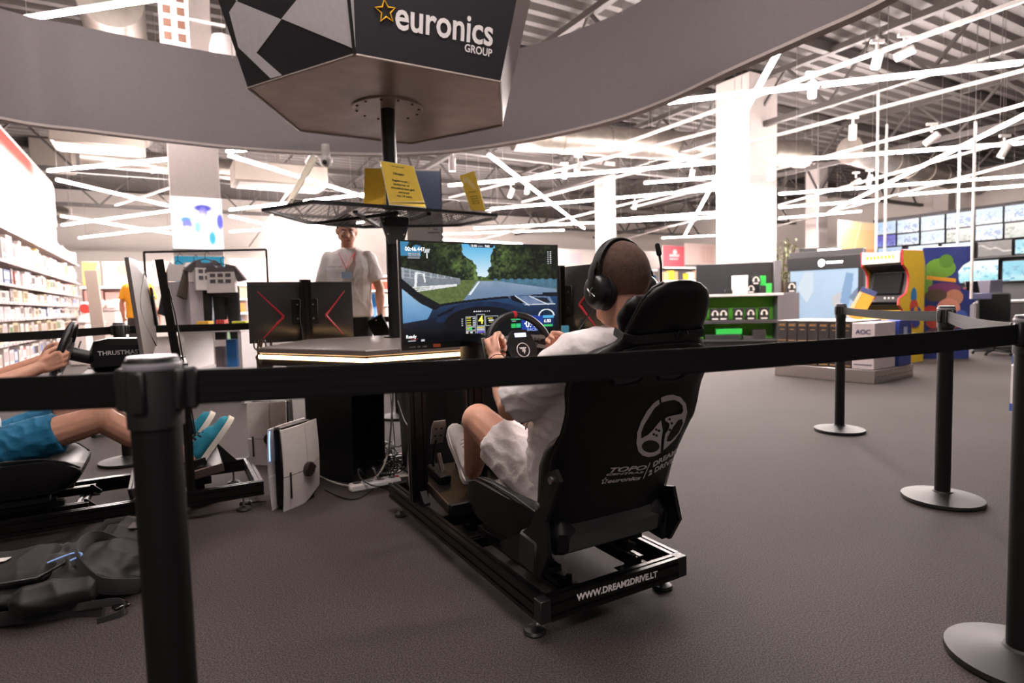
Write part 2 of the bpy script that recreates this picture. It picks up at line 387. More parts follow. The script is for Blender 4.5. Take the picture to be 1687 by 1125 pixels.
def seated(name, label, q, fr):
    """q: joints and colours in the simulator's own frame (x right, y forward)"""
    t = T(name, label, 'person', *fr)
    ax = Vector((0, .93, .37))
    body = MB()
    tor = [(.22, .36, .16, .11), (.18, .50, .175, .125), (.14, .60, .185, .135), (.08, .75, .19, .13), (.02, .87, .175, .10), (-.02, .935, .12, .07)]
    body.loft([ringe((0, a, b), c, d, ax) for a, b, c, d in tor])
    nb, hc = Vector((0, -.045, .95)), Vector(q['head']); R = q['headR']
    body.cap(nb+Vector((0, 0, -.05)), hc+R@Vector((0, -.025, -.07)), .074, .064)
    body.cap(nb+Vector((-.1, 0, -.05)), nb+Vector((.1, 0, -.05)), .06)
    head(body, hc, R)
    for s in (-1, 1):
        k = 'L' if s < 0 else 'R'
        sh = Vector((s*.18, -.015, .895)); arm(body, sh, q['elbow'+k], q['wrist'+k])
        hand(body, q['wrist'+k], *q['hand'+k], **q.get('grip'+k, {}))
        leg(body, (s*.1, .25, .41), q['knee'+k], q['ankle'+k], q.get('legr', (.095, .066, .062, .040)))
        heel, toe, up = q['shoe'+k]; hv, tv = Vector(heel), Vector(toe)
        body.cap(q['ankle'+k], hv.lerp(tv, .25)+Vector(up).normalized()*.05, .038, .036)
    b = P('body', blob(body, .0052, 3, SKIN, name='body'), None, t)
    face(b, hc, R)
    P('hair', hair_mesh(hc, R, q['hair'], **q.get('hairk', {})), None, t)
    # shirt
    sm = MB(); T2 = [(.20, .43, .200, .150), (.185, .50, .21, .158), (.145, .60, .222, .168), (.08, .75, .222, .158), (.02, .87, .205, .128), (-.025, .93, .135, .088), (-.04, .953, .090, .072)]
    sm.loft([ringe((0, a, bb), c, d, ax) for a, bb, c, d in T2])
    for s in (-1, 1):
        k = 'L' if s < 0 else 'R'; sh = Vector((s*.165, -.02, .893)); el = Vector(q['elbow'+k])
        sm.cap(sh, sh.lerp(el, .92), .083, .079, ends=(1, 0))
        sm.cap((s*.08, -.035, .915), sh, .07, .08)
    wk = wrinkle(.0055, (16, 9, 22), 3.1)
    P('t_shirt', blob(sm, .008, 6, q['shirt'], wk, 't_shirt'), None, t)
    # shorts
    so = MB(); so.loft([ringe((0, .26, .30), .17, .10, (0, .8, .6)), ringe((0, .23, .37), .205, .15, ax), ringe((0, .19, .47), .198, .148, ax)])
    for s in (-1, 1):
        k = 'L' if s < 0 else 'R'; hp = Vector((s*.1, .25, .405)); kn = Vector(q['knee'+k]); e = q.get('hem', .72)
        so.cap(hp, hp.lerp(kn, e), .112, .098, ends=(1, 0))
    P('shorts', blob(so, .007, 5, q['shorts'], wrinkle(.006, (12, 14, 14), 7.7), 'shorts'), None, t)
    for s in (-1, 1):
        k = 'L' if s < 0 else 'R'; shoe(t, *q['shoe'+k], *q['shoec'])
        a = Vector(q['ankle'+k]); hv = Vector(q['shoe'+k][0]).lerp(Vector(q['shoe'+k][1]), .2)
    return t, b
SIM1 = (Vector((.336, 1.905, 0)), .5206)
SIM2 = (Vector((-2.764, 2.648, 0)), radians(-60))
hairm = mat('short brown hair', '5c4539', .95, bump=.6, bs=420, var=.28, vs=90)
def fade_hair():
    m = hairm.copy(); m.name = 'brown hair faded to skin at the nape'; nt = m.node_tree; b = nt.nodes['Principled BSDF']; L = nt.links.new
    src = b.inputs['Base Color'].links[0].from_socket; tc = nt.nodes.new('ShaderNodeTexCoord'); sp = nt.nodes.new('ShaderNodeSeparateXYZ'); L(tc.outputs['Object'], sp.inputs[0])
    n = nt.nodes.new('ShaderNodeTexNoise'); n.inputs['Scale'].default_value = 260; L(tc.outputs['Object'], n.inputs['Vector'])
    ad = nt.nodes.new('ShaderNodeMath'); ad.operation = 'MULTIPLY_ADD'; ad.inputs[1].default_value = .05; L(n.outputs['Fac'], ad.inputs[0]); L(sp.outputs['Z'], ad.inputs[2])
    mr = nt.nodes.new('ShaderNodeMapRange'); mr.inputs['From Min'].default_value = 1.065; mr.inputs['From Max'].default_value = 1.17; L(ad.outputs[0], mr.inputs['Value'])
    mx = nt.nodes.new('ShaderNodeMix'); mx.data_type = 'RGBA'; L(mr.outputs['Result'], mx.inputs[0]); mx.inputs[6].default_value = (*srgb('c08d76'), 1); L(src, mx.inputs[7]); L(mx.outputs[2], b.inputs['Base Color']); return m
hairf = fade_hair()
HR1 = RX(-.12)@RZ(.0)
q1 = dict(head=(0, -.02, 1.118), headR=HR1, hair=hairf, hairk=dict(front=.05, side=-.065, nape=-.085, th=.0055, amp=.0015, fr=180),
    elbowL=(-.275, .215, .715), wristL=(-.190, .468, .852), handL=((.035, .125, .045), (-.8, -.5, .2), (-.15, .33, .94)), gripL=dict(curl=(1.05, 1.45, .95), s=1.14, thumb=((.02, -.010, .026), (.050, -.018, .046), (.072, -.030, .052), (.086, -.042, .048))),
    elbowR=(.275, .215, .715), wristR=(.172, .470, .845), handR=((-.02, .125, .055), (1, .1, .1), (0, .33, .94)), gripR=dict(curl=(.95, 1.25, .8), s=1.08),
    kneeL=(-.205, .60, .60), ankleL=(-.125, .83, .335), shoeL=((-.125, .86, .265), (-.105, 1.075, .485), (0, -.7, .7)),
    kneeR=(.15, .66, .57), ankleR=(.11, .95, .31), shoeR=((.11, .985, .245), (.11, 1.19, .455), (0, -.7, .7)),
    shirt=COTW, shorts=mat('white jersey shorts', 'eee6e4', .9, bump=.3, bs=45), shoec=('e4dedb', 'efeae6', 'cfc8c4'), hem=.70)
driver, dbody = seated('person', 'person in white t-shirt and white shorts driving in the racing seat, seen from behind', q1, SIM1)
hL = Vector((-.190, .468, .852)); dd = Vector((.035, .125, .045)).normalized()
P('bracelet', MB().path([hL-dd*.03+frameR(dd)@Vector((cos(a)*.034, sin(a)*.034, 0)) for a in np.linspace(0, 2*pi, 20, endpoint=False)], .0016, 6, True), BLK, driver, label='thin black cord bracelet')
q2 = dict(head=(0, -.02, 1.12), headR=HR1, hair=hairm, hairk=dict(front=.05, side=-.03),
    elbowR=(.27, .27, .70), wristR=(.165, .535, .815), handR=((-.01, .115, .05), (1, -.1, .25), (0, .33, .94)), gripR=dict(curl=(.9, 1.15, .7)),
    elbowL=(-.27, .23, .71), wristL=(-.172, .50, .83), handL=((.01, .12, .05), (-1, .1, .1), (0, .33, .94)), gripL=dict(curl=(.95, 1.25, .8)),
    kneeR=(.165, .755, .545), ankleR=(.12, 1.135, .285), shoeR=((.12, 1.165, .225), (.12, 1.345, .475), (0, -.75, .6)),
    kneeL=(-.13, .70, .57), ankleL=(-.05, 1.06, .30), shoeL=((-.05, 1.09, .235), (-.05, 1.265, .485), (0, -.75, .6)),
    shirt=COTW, shorts=mat('petrol blue shorts', '12688e', .75, bump=.2, bs=60), shoec=('1f7f96', 'ded8cc', '14282e'), hem=.66)
p2_, b2_ = seated('person', 'person in petrol blue shorts and blue running shoes reaching for the left steering wheel', q2, SIM2)
hR = Vector((.25, .33, .725)); P('bracelet', MB().path([hR+frameR((-.1, .26, .115))@Vector((cos(a)*.05, sin(a)*.05, 0)) for a in np.linspace(0, 2*pi, 20, endpoint=False)], .0018, 6, True), BLK, p2_, label='thin black cord bracelet')

def standing(name, label, loc, yaw, q, vox=.009):
    t = T(name, label, 'person', loc, yaw)
    b = MB(); Y = (0, 1, 0)
    b.loft([ringe((0, 0, z), rx, ry, Y) for z, rx, ry in ((.9, .165, .11), (1.05, .155, .105), (1.2, .16, .11), (1.38, .185, .115), (1.5, .17, .1), (1.57, .1, .07))])
    hc = Vector(q['head']); R = q['headR']; head(b, hc, R); b.cap((0, 0, 1.53), hc+R@Vector((0, -.02, -.07)), .064, .057)
    for s in (-1, 1):
        k = 'L' if s < 0 else 'R'
        arm(b, (s*.185, 0, 1.5), q['elbow'+k], q['wrist'+k], (.05, .042, .042, .028)); hand(b, q['wrist'+k], *q['hand'+k], **q.get('grip'+k, {}))
        leg(b, (s*.09, 0, .93), (s*.1, .02, .5), (s*.105, -.01, .1)); b.cap((s*.105, -.01, .1), (s*.105, .02, .06), .04, .038)
    bo = P('body', blob(b, vox, 3, SKIN, name='body'), None, t); face(bo, hc, R)
    P('hair', hair_mesh(hc, R, q['hair'], front=.045, side=.0, th=.018, amp=.006, tuft=.02), None, t)
    sm = MB(); sm.loft([ringe((0, 0, z), rx, ry, Y) for z, rx, ry in ((q.get('hemz', .97), .198, .14), (1.1, .188, .132), (1.25, .192, .135), (1.4, .208, .14), (1.5, .195, .118), (1.565, .125, .09), (1.59, .085, .075))])
    for s in (-1, 1):
        k = 'L' if s < 0 else 'R'; sh = Vector((s*.17, 0, 1.49)); sm.cap(sh, sh.lerp(Vector(q['elbow'+k]), .72), .078, .073, ends=(1, 0))
    P('t_shirt', blob(sm, .009, 6, q['shirt'], wrinkle(.006, (14, 14, 7), 1.3), 't_shirt'), None, t)
    pm = MB(); pm.loft([ringe((0, 0, z), rx, ry, Y) for z, rx, ry in ((.8, .17, .12), (.9, .182, .125), (1.0, .175, .12))])
    for s in (-1, 1):
        kn = (s*.1, .02, q['legend'] if q['legend'] > .3 else .5); pm.cap((s*.09, 0, .9), kn, .1, .085, ends=(1, 0))
        if q['legend'] < .3: pm.cap(kn, (s*.105, -.01, q['legend']), .083, .07, ends=(1, 0))
    P(q['legname'], blob(pm, .01, 5, q['pants'], wrinkle(.005, (10, 10, 8), 5.), q['legname']), None, t)
    for s in (-1, 1): shoe(t, (s*.105, -.08, .006), (s*.115, .21, .006), (0, 0, 1), *q['shoec'])
    return t
qs = dict(head=(.0, .05, 1.745), headR=RZ(.22)@RX(-.30), hair=mat('dark brown hair', '3b2a22', .8, bump=.4, bs=200, var=.2),
    elbowL=(-.262, -.01, 1.22), wristL=(-.268, .05, .985), handL=((0, .05, -1), (-1, .1, 0), (.1, 1, .1)), gripL=dict(curl=(.35, .45, .3), thumb=((.02, -.01, .026), (.045, -.03, .04), (.07, -.045, .035), (.095, -.05, .025))),
    elbowR=(.26, -.01, 1.2), wristR=(.27, .06, .96), handR=((0, .05, -1), (1, .1, 0), (-.1, 1, .1)), gripR=dict(curl=(.3, .3, .3)),
    shirt=COTW, pants=mat('black trousers', '17161a', .8), legname='trousers', legend=.07, shoec=('1b1a1c', 'e5e0dc', '222222'))
ST = D(578, 500, 5.4); ST.z = 0
man = standing('person', 'person standing behind the desk in white t-shirt with red lanyard, looking down', ST, pi+.1, qs)
ln = MB(); ln.path([(-.06, -.03, 1.60), (-.075, .08, 1.55), (-.045, .142, 1.50), (-.006, .157, 1.41), (0, .157, 1.40)], (.012, .002), 8, up=(0, 1, 0)); ln.path([(.06, -.03, 1.60), (.075, .08, 1.55), (.045, .142, 1.50), (.006, .157, 1.41), (0, .157, 1.40)], (.012, .002), 8, up=(0, 1, 0))
lo = P('lanyard', ln, mat('red lanyard', 'd0382f', .6), man, label='red lanyard round the neck')
P('badge', MB().box((0, .158, 1.345), (.085, .004, .055), b=.001), mat('pale blue badge', '9fb4cf', .3), lo, label='pale blue name badge'); P('clip', MB().box((0, .158, 1.385), (.012, .006, .03), b=.001), STEEL, lo)
text('shirt_print', 'simulator team', .022, mat('grey print', '8d8a96', .8), man, UP((.0, 1, .08)), (.10, .148, 1.42), .0005)
tab = MB().box((0, 0, 0), (.012, .165, .235), b=.004)
tp = ST+RZ(pi+.1)@Vector((-.262, .10, .86))
tt = T('tablet', 'dark tablet computer in the hand of the standing person', 'tablet', tp, rot=RZ(pi+.1+1.25)@RX(.45))
P('case', tab, mat('dark grey case', '38383c', .5), tt); P('screen', MB().box((.0065, 0, 0), (.001, .15, .215)), BLKG, tt)
YP = D(228, 500, 10.5); YP.z = 0
qy = dict(qs); qy.update(head=(0, .01, 1.74), headR=RX(-.1), shirt=mat('amber yellow t-shirt', 'f2a31f', .85), pants=mat('dark grey shorts', '3b3533', .85), legname='shorts', legend=.52, shoec=('2b2a2c', 'd8d2cc', '222222'))
qy['wristR'] = (.30, .10, .98)
standing('person', 'person in amber yellow t-shirt and dark shorts beyond the left monitor', YP, radians(12), qy, .012)

# headset worn by the driver
hs = T('headset', 'black over-ear gaming headset with boom microphone on the head of the driver', 'headset', *SIM1)
hc, R = Vector(q1['head']), HR1; h = hmap(hc, R)
band = MB(); bp = [h(sin(a)*.104, -.012-.0*abs(sin(a)), .01+cos(a)*.124) for a in np.linspace(-1.75, 1.75, 34)]
band.path(bp, (.021, .0075), 12, up=R@Vector((0, 1, 0)))
hb = P('headband', band, LEATH2, hs)
pad = MB().path([h(sin(a)*.0965, -.012, .01+cos(a)*.116) for a in np.linspace(-.9, .9, 20)], (.017, .006), 10, up=R@Vector((0, 1, 0))); P('band_pad', pad, LEATH, hb)
for s in (-1, 1):
    Rc = frameR(R@Vector((s, -.06, -.02)), R@Vector((0, 1, 0))); cc = h(s*.083, -.008, -.03)
    def oval(prof):
        return [[cc+Rc@Vector((cos(2*pi*i/28)*r*.86, sin(2*pi*i/28)*r, z)) for i in range(28)] for r, z in prof]
    cup = P('ear_cup', MB().loft(oval([(.040, .0), (.054, .001), (.056, .012), (.054, .024), (.049, .034), (.036, .041), (.018, .043), (.002, .0435)])), mat('matte black cup', '1c1b1e', .35), hs)
    P('ear_cushion', MB().loft(oval([(.045, -.026), (.056, -.022), (.060, -.012), (.057, -.002), (.044, .001)])), mat('black cushion with blue stitching', '14151c', .6), cup)
    P('yoke', MB().path([h(s*.103, -.012, .06), h(s*.118, -.012, .03), h(s*.124, -.012, -.01), h(s*.124, -.012, -.035)], (.016, .004), 8, up=R@Vector((0, 1, 0))), BLKM, cup)
    P('slider', MB().box(h(s*.108, -.012, .047), (.005, .026, .012), R@RY(-s*.5), b=.001), STEEL, hb)
    if s < 0:
        lp = MB(); g = lambda x, y: cc+Rc@Vector((x, y, .0437))
        for pts in (((-.016, .016), (-.004, .004), (.006, .0), (.013, -.013)), ((-.012, -.012), (-.004, -.008), (.004, .0), (.004, .012))): lp.path([g(*p) for p in pts], .0016, 6)
        P('emblem', lp, mat('silver emblem', 'cfcac8', .3, .6), cup)
    else:
        mic = MB().path([h(.118, -.02, -.03), h(.134, -.045, -.01), h(.136, -.05, .05), h(.134, -.048, .085)], .0038, 8); mo = P('microphone_boom', mic, BLK, hs)
        P('microphone_tip', MB().cap(h(.134, -.048, .085), h(.132, -.046, .112), .0085, .008), mat('black foam', '121114', .95, bump=.5, bs=700), mo)
P('cable', MB().path([h(-.118, .0, -.085), h(-.17, .10, -.20), h(-.22, .24, -.36), h(-.16, .38, -.42), h(-.10, .50, -.50), h(-.02, .58, -.62)], .0028, 6), BLK, hs)
# ================================================================ setting
ORD = 'first second third fourth fifth sixth seventh eighth ninth tenth eleventh twelfth thirteenth fourteenth fifteenth sixteenth seventeenth eighteenth nineteenth twentieth'.split()
def grid_pt(a, b, z=0): return E1*a+E2*b+Vector((0, 0, z))         # a: along the aisles, b: across them
def carpet():
    m = bpy.data.materials.new('dark loop carpet'); m.use_nodes = True; nt = m.node_tree; b = nt.nodes['Principled BSDF']; L = nt.links.new
    tc = nt.nodes.new('ShaderNodeTexCoord')
    def nz(s, d): n = nt.nodes.new('ShaderNodeTexNoise'); n.inputs['Scale'].default_value = s; n.inputs['Detail'].default_value = d; L(tc.outputs['Object'], n.inputs['Vector']); return n
    a, c, e = nz(210, 5), nz(1.3, 4), nz(38, 3)
    r = nt.nodes.new('ShaderNodeValToRGB'); r.color_ramp.elements[0].position = .40; r.color_ramp.elements[1].position = .62
    r.color_ramp.elements[0].color = (*srgb('1e1a18'), 1); r.color_ramp.elements[1].color = (*srgb('504745'), 1); L(a.outputs['Fac'], r.inputs['Fac'])
    mx = nt.nodes.new('ShaderNodeMix'); mx.data_type = 'RGBA'; mx.blend_type = 'MULTIPLY'; mx.inputs[0].default_value = .55
    r2 = nt.nodes.new('ShaderNodeValToRGB'); r2.color_ramp.elements[0].position = .3; r2.color_ramp.elements[1].position = .7
    r2.color_ramp.elements[0].color = (.72, .72, .72, 1); r2.color_ramp.elements[1].color = (1, 1, 1, 1); L(c.outputs['Fac'], r2.inputs['Fac'])
    L(r.outputs['Color'], mx.inputs[6]); L(r2.outputs['Color'], mx.inputs[7]); L(mx.outputs[2], b.inputs['Base Color'])
    b.inputs['Roughness'].default_value = .85; b.inputs['Specular IOR Level'].default_value = .35
    bp = nt.nodes.new('ShaderNodeBump'); bp.inputs['Strength'].default_value = .25; bp.inputs['Distance'].default_value = .003
    L(a.outputs['Fac'], bp.inputs['Height']); L(bp.outputs['Normal'], b.inputs['Normal'])
    return m
fm = MB(); fm.add([grid_pt(-10, -16), grid_pt(-10, 34), grid_pt(48, 34), grid_pt(48, -16)], [(0, 1, 2, 3)])
tag(P('floor', fm, carpet()), 'dark brown grey loop carpet floor', 'floor', kind='structure')
# ceiling: trapezoid steel deck, ribs across the aisles
ZC = 6.3; cm = MB(); vs = []; fs = []; k = 0
a = -9.
while a < 47:
    for da, z in ((0, ZC), (.14, ZC), (.19, ZC-.11), (.33, ZC-.11)): vs += [grid_pt(a+da, -15, z), grid_pt(a+da, 33, z)]
    a += .38
fs = [(2*i, 2*i+1, 2*i+3, 2*i+2) for i in range(len(vs)//2-1)]
cm.add(vs, fs)
tag(P('ceiling', cm, mat('grey steel roof deck', '645e5c', .55, .2), sharp=5), 'ribbed grey steel roof deck', 'ceiling', kind='structure')
def wall(name, a0, b0, a1, b1, z1, m, label, th=.15, z0=0):
    p, q = grid_pt(a0, b0), grid_pt(a1, b1); d = (q-p); L = d.length; ang = atan2(d.y, d.x)
    mb = MB().box((0, 0, (z0+z1)/2), (L, th, z1-z0)); o = P(name, mb, m); o.matrix_world = Matrix.Translation((p+q)/2)@Matrix.Rotation(ang, 4, 'Z')
    return tag(o, label, 'wall', kind='structure')
WALLM = mat('warm white wall', 'e6dcd5', .8)
wall('wall_back', 30, -14, 30, 30, 6.1, WALLM, 'far white wall across the end of the aisles')
wall('wall_left', -9, -14, 46, -14, 6.1, WALLM, 'far left outer wall of the store')
wall('wall_right', -9, 29, 46, 29, 6.1, WALLM, 'far right outer wall behind the television wall')
wall('wall_partition', 9.2, -2.62, onE2(98, 400, -2.5).dot(E1), -2.62, onE2(40, 250, -2.56).z, mat('white gloss partition', 'e4dbd8', .3), 'tall white partition above the product shelves on the left', .12)
def pillar(name, c, w, label, par=None):
    mb = MB().box((0, 0, 3.05), (w, w, 6.1), b=.012); o = P(name, mb, mat('white pillar paint', 'c4bab6', .7)); o.matrix_world = Matrix.Translation(Vector((c.x, c.y, 0)))@Matrix.Rotation(YAW, 4, 'Z')
    return tag(o, label, 'pillar', kind='structure')
def pillar_at(x, d, w): v = D(x, 480, d); return Vector((v.x, v.y, 0))
PL = pillar_at(330, 8.6, .62); PR = pillar_at(1229, 14.2, .96)
pillar('pillar', PL, .62, 'white square pillar carrying a lit poster, behind the left monitors')
pillar('pillar', PR, .96, 'wide white square pillar on the right under the crossing lamps')
pillar('pillar', pillar_at(999, 22, .55), .55, 'slim distant white pillar above the driver')
pillar('pillar', pillar_at(1344, 23, .55), .55, 'slim distant white pillar right of the wide pillar')
pillar('pillar', pillar_at(1552, 24, .55), .55, 'faint distant white pillar above the televisions')
# roof trusses along the aisles
STM = mat('dark grey roof steel', '55504e', .5, .3)
seg = MB().box((0, 0, 0), (.055, .055, 1)).mesh('brace', STM)
def truss(p, q, z0, z1, step, label, cw=.13):
    d = q-p; L = d.length; ang = atan2(d.y, d.x); t = T('roof_truss', label, 'truss', (p.x, p.y, 0), ang, kind='structure')
    P('chord', MB().box((L/2, 0, z0), (L, cw, .12)), STM, t); P('chord', MB().box((L/2, 0, z1), (L, cw, .12)), STM, t)
    n = int(L/step)
    for i in range(n):
        x0 = i*step; x1 = x0+step/2; x2 = x0+step
        for (xa, za), (xb, zb) in (((x0, z0), (x1, z1)), ((x1, z1), (x2, z0))):
            o = bpy.data.objects.new('brace', seg); COL.objects.link(o); o.parent = t
            v = Vector((xb-xa, 0, zb-za)); Mx = (frameR(v)@Matrix.Diagonal((1, 1, v.length))).to_4x4(); Mx.translation = Vector(((xa+xb)/2, 0, (za+zb)/2)); o.matrix_local = Mx
for i, b in enumerate((-10.5, -5.2, 1.2, 6.6, 12, 17.4, 23)):
    truss(grid_pt(-2, b), grid_pt(29.4, b), 5.0, 6.05, 1.9, 'dark steel roof truss along the aisles, %s from the left wall' % ORD[i])
for i, a in enumerate((13.5, 19.5, 25.5)):
    truss(grid_pt(a, -13.4), grid_pt(a, 28.4), 4.85, 6.1, 2.3, 'dark steel cross truss over the aisles, %s from the front' % ORD[i], .16)
for i, a in enumerate((7.5, 10.5, 16.5, 22.5)):
    o = P('beam', MB().box((20, 0, 0), (42, .14, .2)), STM); o.matrix_world = Matrix.Translation(grid_pt(a, -14, 6.1))@Matrix.Rotation(YAW, 4, 'Z'); tag(o, 'grey roof purlin under the deck, %s from the front' % ORD[i], 'beam', kind='structure')
# curved bulkhead ring hung above the booth
rp = [Z(x, y, 2.9) for x, y in ((0, 196), (150, 217), (300, 235), (420, 247), (540, 253.5), (640, 255), (740, 250), (870, 231), (1000, 201), (1100, 165), (1200, 118), (1330, 60), (1460, 0))]
rp = [Vector((p.x, p.y, 0)) for p in rp]+[Vector(q) for q in ((2.72, 2.75, 0), (2.55, 1.45, 0), (1.75, .25, 0), (.35, -.55, 0), (-1.4, -.8, 0), (-3.3, -.3, 0), (-4.7, .9, 0), (-5.3, 2.5, 0), (-5.2, 4.3, 0))]
def catmull(pts, n=8, closed=True):
    o = []; m = len(pts)
    for i in range(m if closed else m-1):
        p0, p1, p2, p3 = (pts[(i+j-1) % m] if closed else pts[min(max(i+j-1, 0), m-1)] for j in range(4))
        for k in range(n):
            t = k/n; o.append(.5*((2*p1)+(-p0+p2)*t+(2*p0-5*p1+4*p2-p3)*t*t+(-p0+3*p1-3*p2+p3)*t**3))
    if not closed: o.append(pts[-1])
    return o
rc = catmull(rp, 8)
def offs(c, d):
    o = []; n = len(c)
    for i in range(n):
        t = (c[(i+2) % n]-c[i-2]).normalized(); o.append(c[i]+Vector((-t.y, t.x, 0))*d)
    return o
rout = offs(rc, .09)      # rc runs clockwise seen from above, so the left side is outside
if (rout[0]-Vector((-1.2, 3.5, 0))).length < (rc[0]-Vector((-1.2, 3.5, 0))).length: rout = offs(rc, -.09)
bk = T('curved_bulkhead', 'large dark grey curved bulkhead ring hung from the ceiling above the driving booth', 'bulkhead', (-1.2, 3.5, 2.9))
up_ = lambda c, z: [p+Vector((0, 0, z)) for p in c]
P('fascia', MB().loft([up_(rc, 2.925), up_(rc, 3.93), up_(rout, 3.93), up_(rout, 2.925), up_(rc, 2.925)], False), mat('dark grey bulkhead paint', '787173', .6), bk, world=True, sharp=60)
P('lit_underside', MB().loft([up_(rc, 2.90), up_(rc, 2.9255), up_(rout, 2.9255), up_(rout, 2.90), up_(rc, 2.90)], False), mat('bulkhead underside painted as lit', 'b9aea9', .6), bk, world=True, sharp=60)  # lower edge coloured paler to stand for light from below and behind
for i in range(0, len(rc), 22): P('suspension_wire', MB().tube(rc[i]+Vector((0, 0, 3.9)), rc[i]+Vector((0, 0, 5.98)), .004, n=6), STEEL, bk, world=True)
# ---------------------------------------------------------------- lamps
HOUS = mat('white lamp housing', 'e9e2dd', .5)
def lamp(p, q, label, w=.075, wires=True):
    d = q-p; L = d.length; t = T('ceiling_lamp', label, 'lamp', (p+q)/2, rot=frameR(Vector((0, 0, 1)), d))
    P('housing', MB().box((0, 0, .032), (L, w*.45, .03), b=.006), HOUS, t)
    n = max(1, int(L/1.6)); s = L/n
    for i in range(n): P('diffuser', MB().box((-L/2+s*(i+.5), 0, 0), (s-.05, w-.012, .03), b=.006), LEDM, t)
    if wires:
        for x in (-L*.42, L*.42): P('wire', MB().tube((x, 0, .05), (x, 0, ZC-p.z-.1), .004, n=5), STEEL, t)
ZL = 3.7
for (x0, y0), (x1, y1), z, lb in (
    ((25, 34), (285, -6), 4.7, 'linear lamp above the bulkhead at the upper left corner'),
    ((78, 282), (286, 262), ZL, 'linear lamp between the partition and the poster pillar, highest of them'),
    ((372, 250), (428, 245), ZL, 'short linear lamp just right of the poster pillar'),
    ((376, 256), (622, 331), ZL, 'long slanting linear lamp running down behind the mesh shelf'),
    ((805, 255), (962, 376), ZL, 'steep linear lamp above the racing screen'),
    ((738, 306), (1182, 268), ZL, 'long linear lamp crossing behind the right yellow notice'),
    ((1065, 173), (1687, 104), ZL, 'long linear lamp crossing in front of the wide pillar'),
    ((1282, 85), (1206, 222), ZL, 'steep linear lamp crossing the wide pillar'),
    ((1282, 266), (1687, 236), ZL, 'linear lamp right of the wide pillar at half height'),
    ((1184, 286), (1128, 388), ZL, 'steep distant linear lamp left of the wide pillar'),
    ((1366, 350), (1700, 184), ZL, 'long diagonal linear lamp above the television wall'),
    ((1282, 320), (1690, 290), ZL, 'distant linear lamp above the television wall, lower one'),
    ((792, 346), (1182, 312), ZL, 'distant linear lamp above the driver, second row'),
    ((1010, 362), (1182, 350), ZL, 'far linear lamp left of the wide pillar, third row'),
    ((92, 296), (290, 342), ZL, 'slanting linear lamp left of the poster pillar'),
    ((102, 371), (290, 346), ZL, 'far linear lamp rising towards the poster pillar, upper'),
    ((100, 356), (290, 386), ZL, 'far linear lamp falling towards the poster pillar'),
    ((130, 392), (290, 374), ZL, 'far linear lamp rising towards the poster pillar, lower'),
    ((378, 346), (622, 318), ZL, 'linear lamp seen under the left end of the mesh shelf, upper'),
    ((378, 356), (560, 398), ZL, 'far falling linear lamp right of the poster pillar'),
    ((378, 382), (600, 366), ZL, 'linear lamp seen under the left end of the mesh shelf, lower'),
    ((780, 376), (1182, 358), ZL, 'far linear lamp just above the racing screen'),
    ((1282, 360), (1420, 348), ZL, 'far linear lamp just right of the wide pillar'),
    ((1282, 342), (1450, 330), ZL, 'far linear lamp added right of the wide pillar, lowest'),  # this lamp and the next two are added to brighten the far store
    ((1060, 302), (1184, 292), ZL, 'short far linear lamp added left of the wide pillar'),
    ((1480, 322), (1687, 306), ZL, 'far linear lamp added over the arcade cabinets'),
    ((700, 387), (930, 379), 4.4, 'far linear lamp added near the end wall, above the racing screen'),  # added lamps, here and the next two, that brighten the end wall
    ((1090, 392), (1178, 388), 4.4, 'far linear lamp added near the end wall, right of the driver'),
    ((400, 394), (560, 388), 4.4, 'far linear lamp added near the end wall, left of the standing person'),
    ((690, 392), (860, 402), ZL, 'farthest linear lamp, at the top edge of the racing screen')):
    lamp(Z(x0, y0, z), Z(x1, y1, z), 'white '+lb)
# added unseen lamps of the same kind, brightening driver, standing person and bulkhead
for i, (p, q) in enumerate((((-2.0, -2.2, 3.9), (.6, -1.6, 3.9)), ((-3.3, 3.5, 4.7), (-2.5, 4.6, 4.7)), ((-.8, .4, 4.7), (.6, 1.3, 4.7)), ((-1.0, 2.3, 4.7), (.7, 3.1, 4.7)))):
    lamp(Vector(p), Vector(q), 'white linear lamp added out of view overhead near the viewer, %s of them' % ORD[i])
# tracks with spotlights
def track(p, q, label):
    d = q-p; L = d.length; t = T('ceiling_track', label, 'track', (p+q)/2, rot=frameR(Vector((0, 0, 1)), d))
    P('rail', MB().box((0, 0, 0), (L, .05, .05), b=.004), HOUS, t)
    n = max(2, int(L/2.5))
    for i in range(n): P('wire', MB().tube((-L/2+L*(i+.5)/n, 0, .02), (-L/2+L*(i+.5)/n, 0, ZC-p.z-.1), .004, n=5), STEEL, t)
TR = [((1000, 246), (1700, -5), 4.1), ((860, 333), (1700, 112), 4.0), ((1040, 342), (1700, 168), 4.0), ((740, 326), (1180, 214), 4.0), ((1282, 338), (1700, 222), 4.0), ((760, 402), (1180, 300), 4.0), ((1282, 372), (1700, 262), 4.0), ((190, 338), (290, 306), 4.1), ((400, 420), (520, 255), 4.0), ((1000, 402), (1182, 352), 4.0)]
for i, (a, b, z) in enumerate(TR):
    track(Z(*a, z), Z(*b, z), 'white lighting track hung on wires, %s in the row of ten' % ORD[i])
SPM = MB().lathe([(.001, -.10), (.05, -.10), (.055, -.09), (.055, .10), (.045, .11), (.001, .11)], n=16).mesh('can', HOUS)
LNM = MB().lathe([(.001, -.104), (.044, -.104), (.044, -.10), (.001, -.10)], n=16).mesh('lens', mat('spot lens', 'fff1e4', .3, emit=14))
STEM = MB().box((0, 0, .155), (.025, .025, .12)).box((0, 0, .215), (.16, .04, .04)).mesh('stem', HOUS)
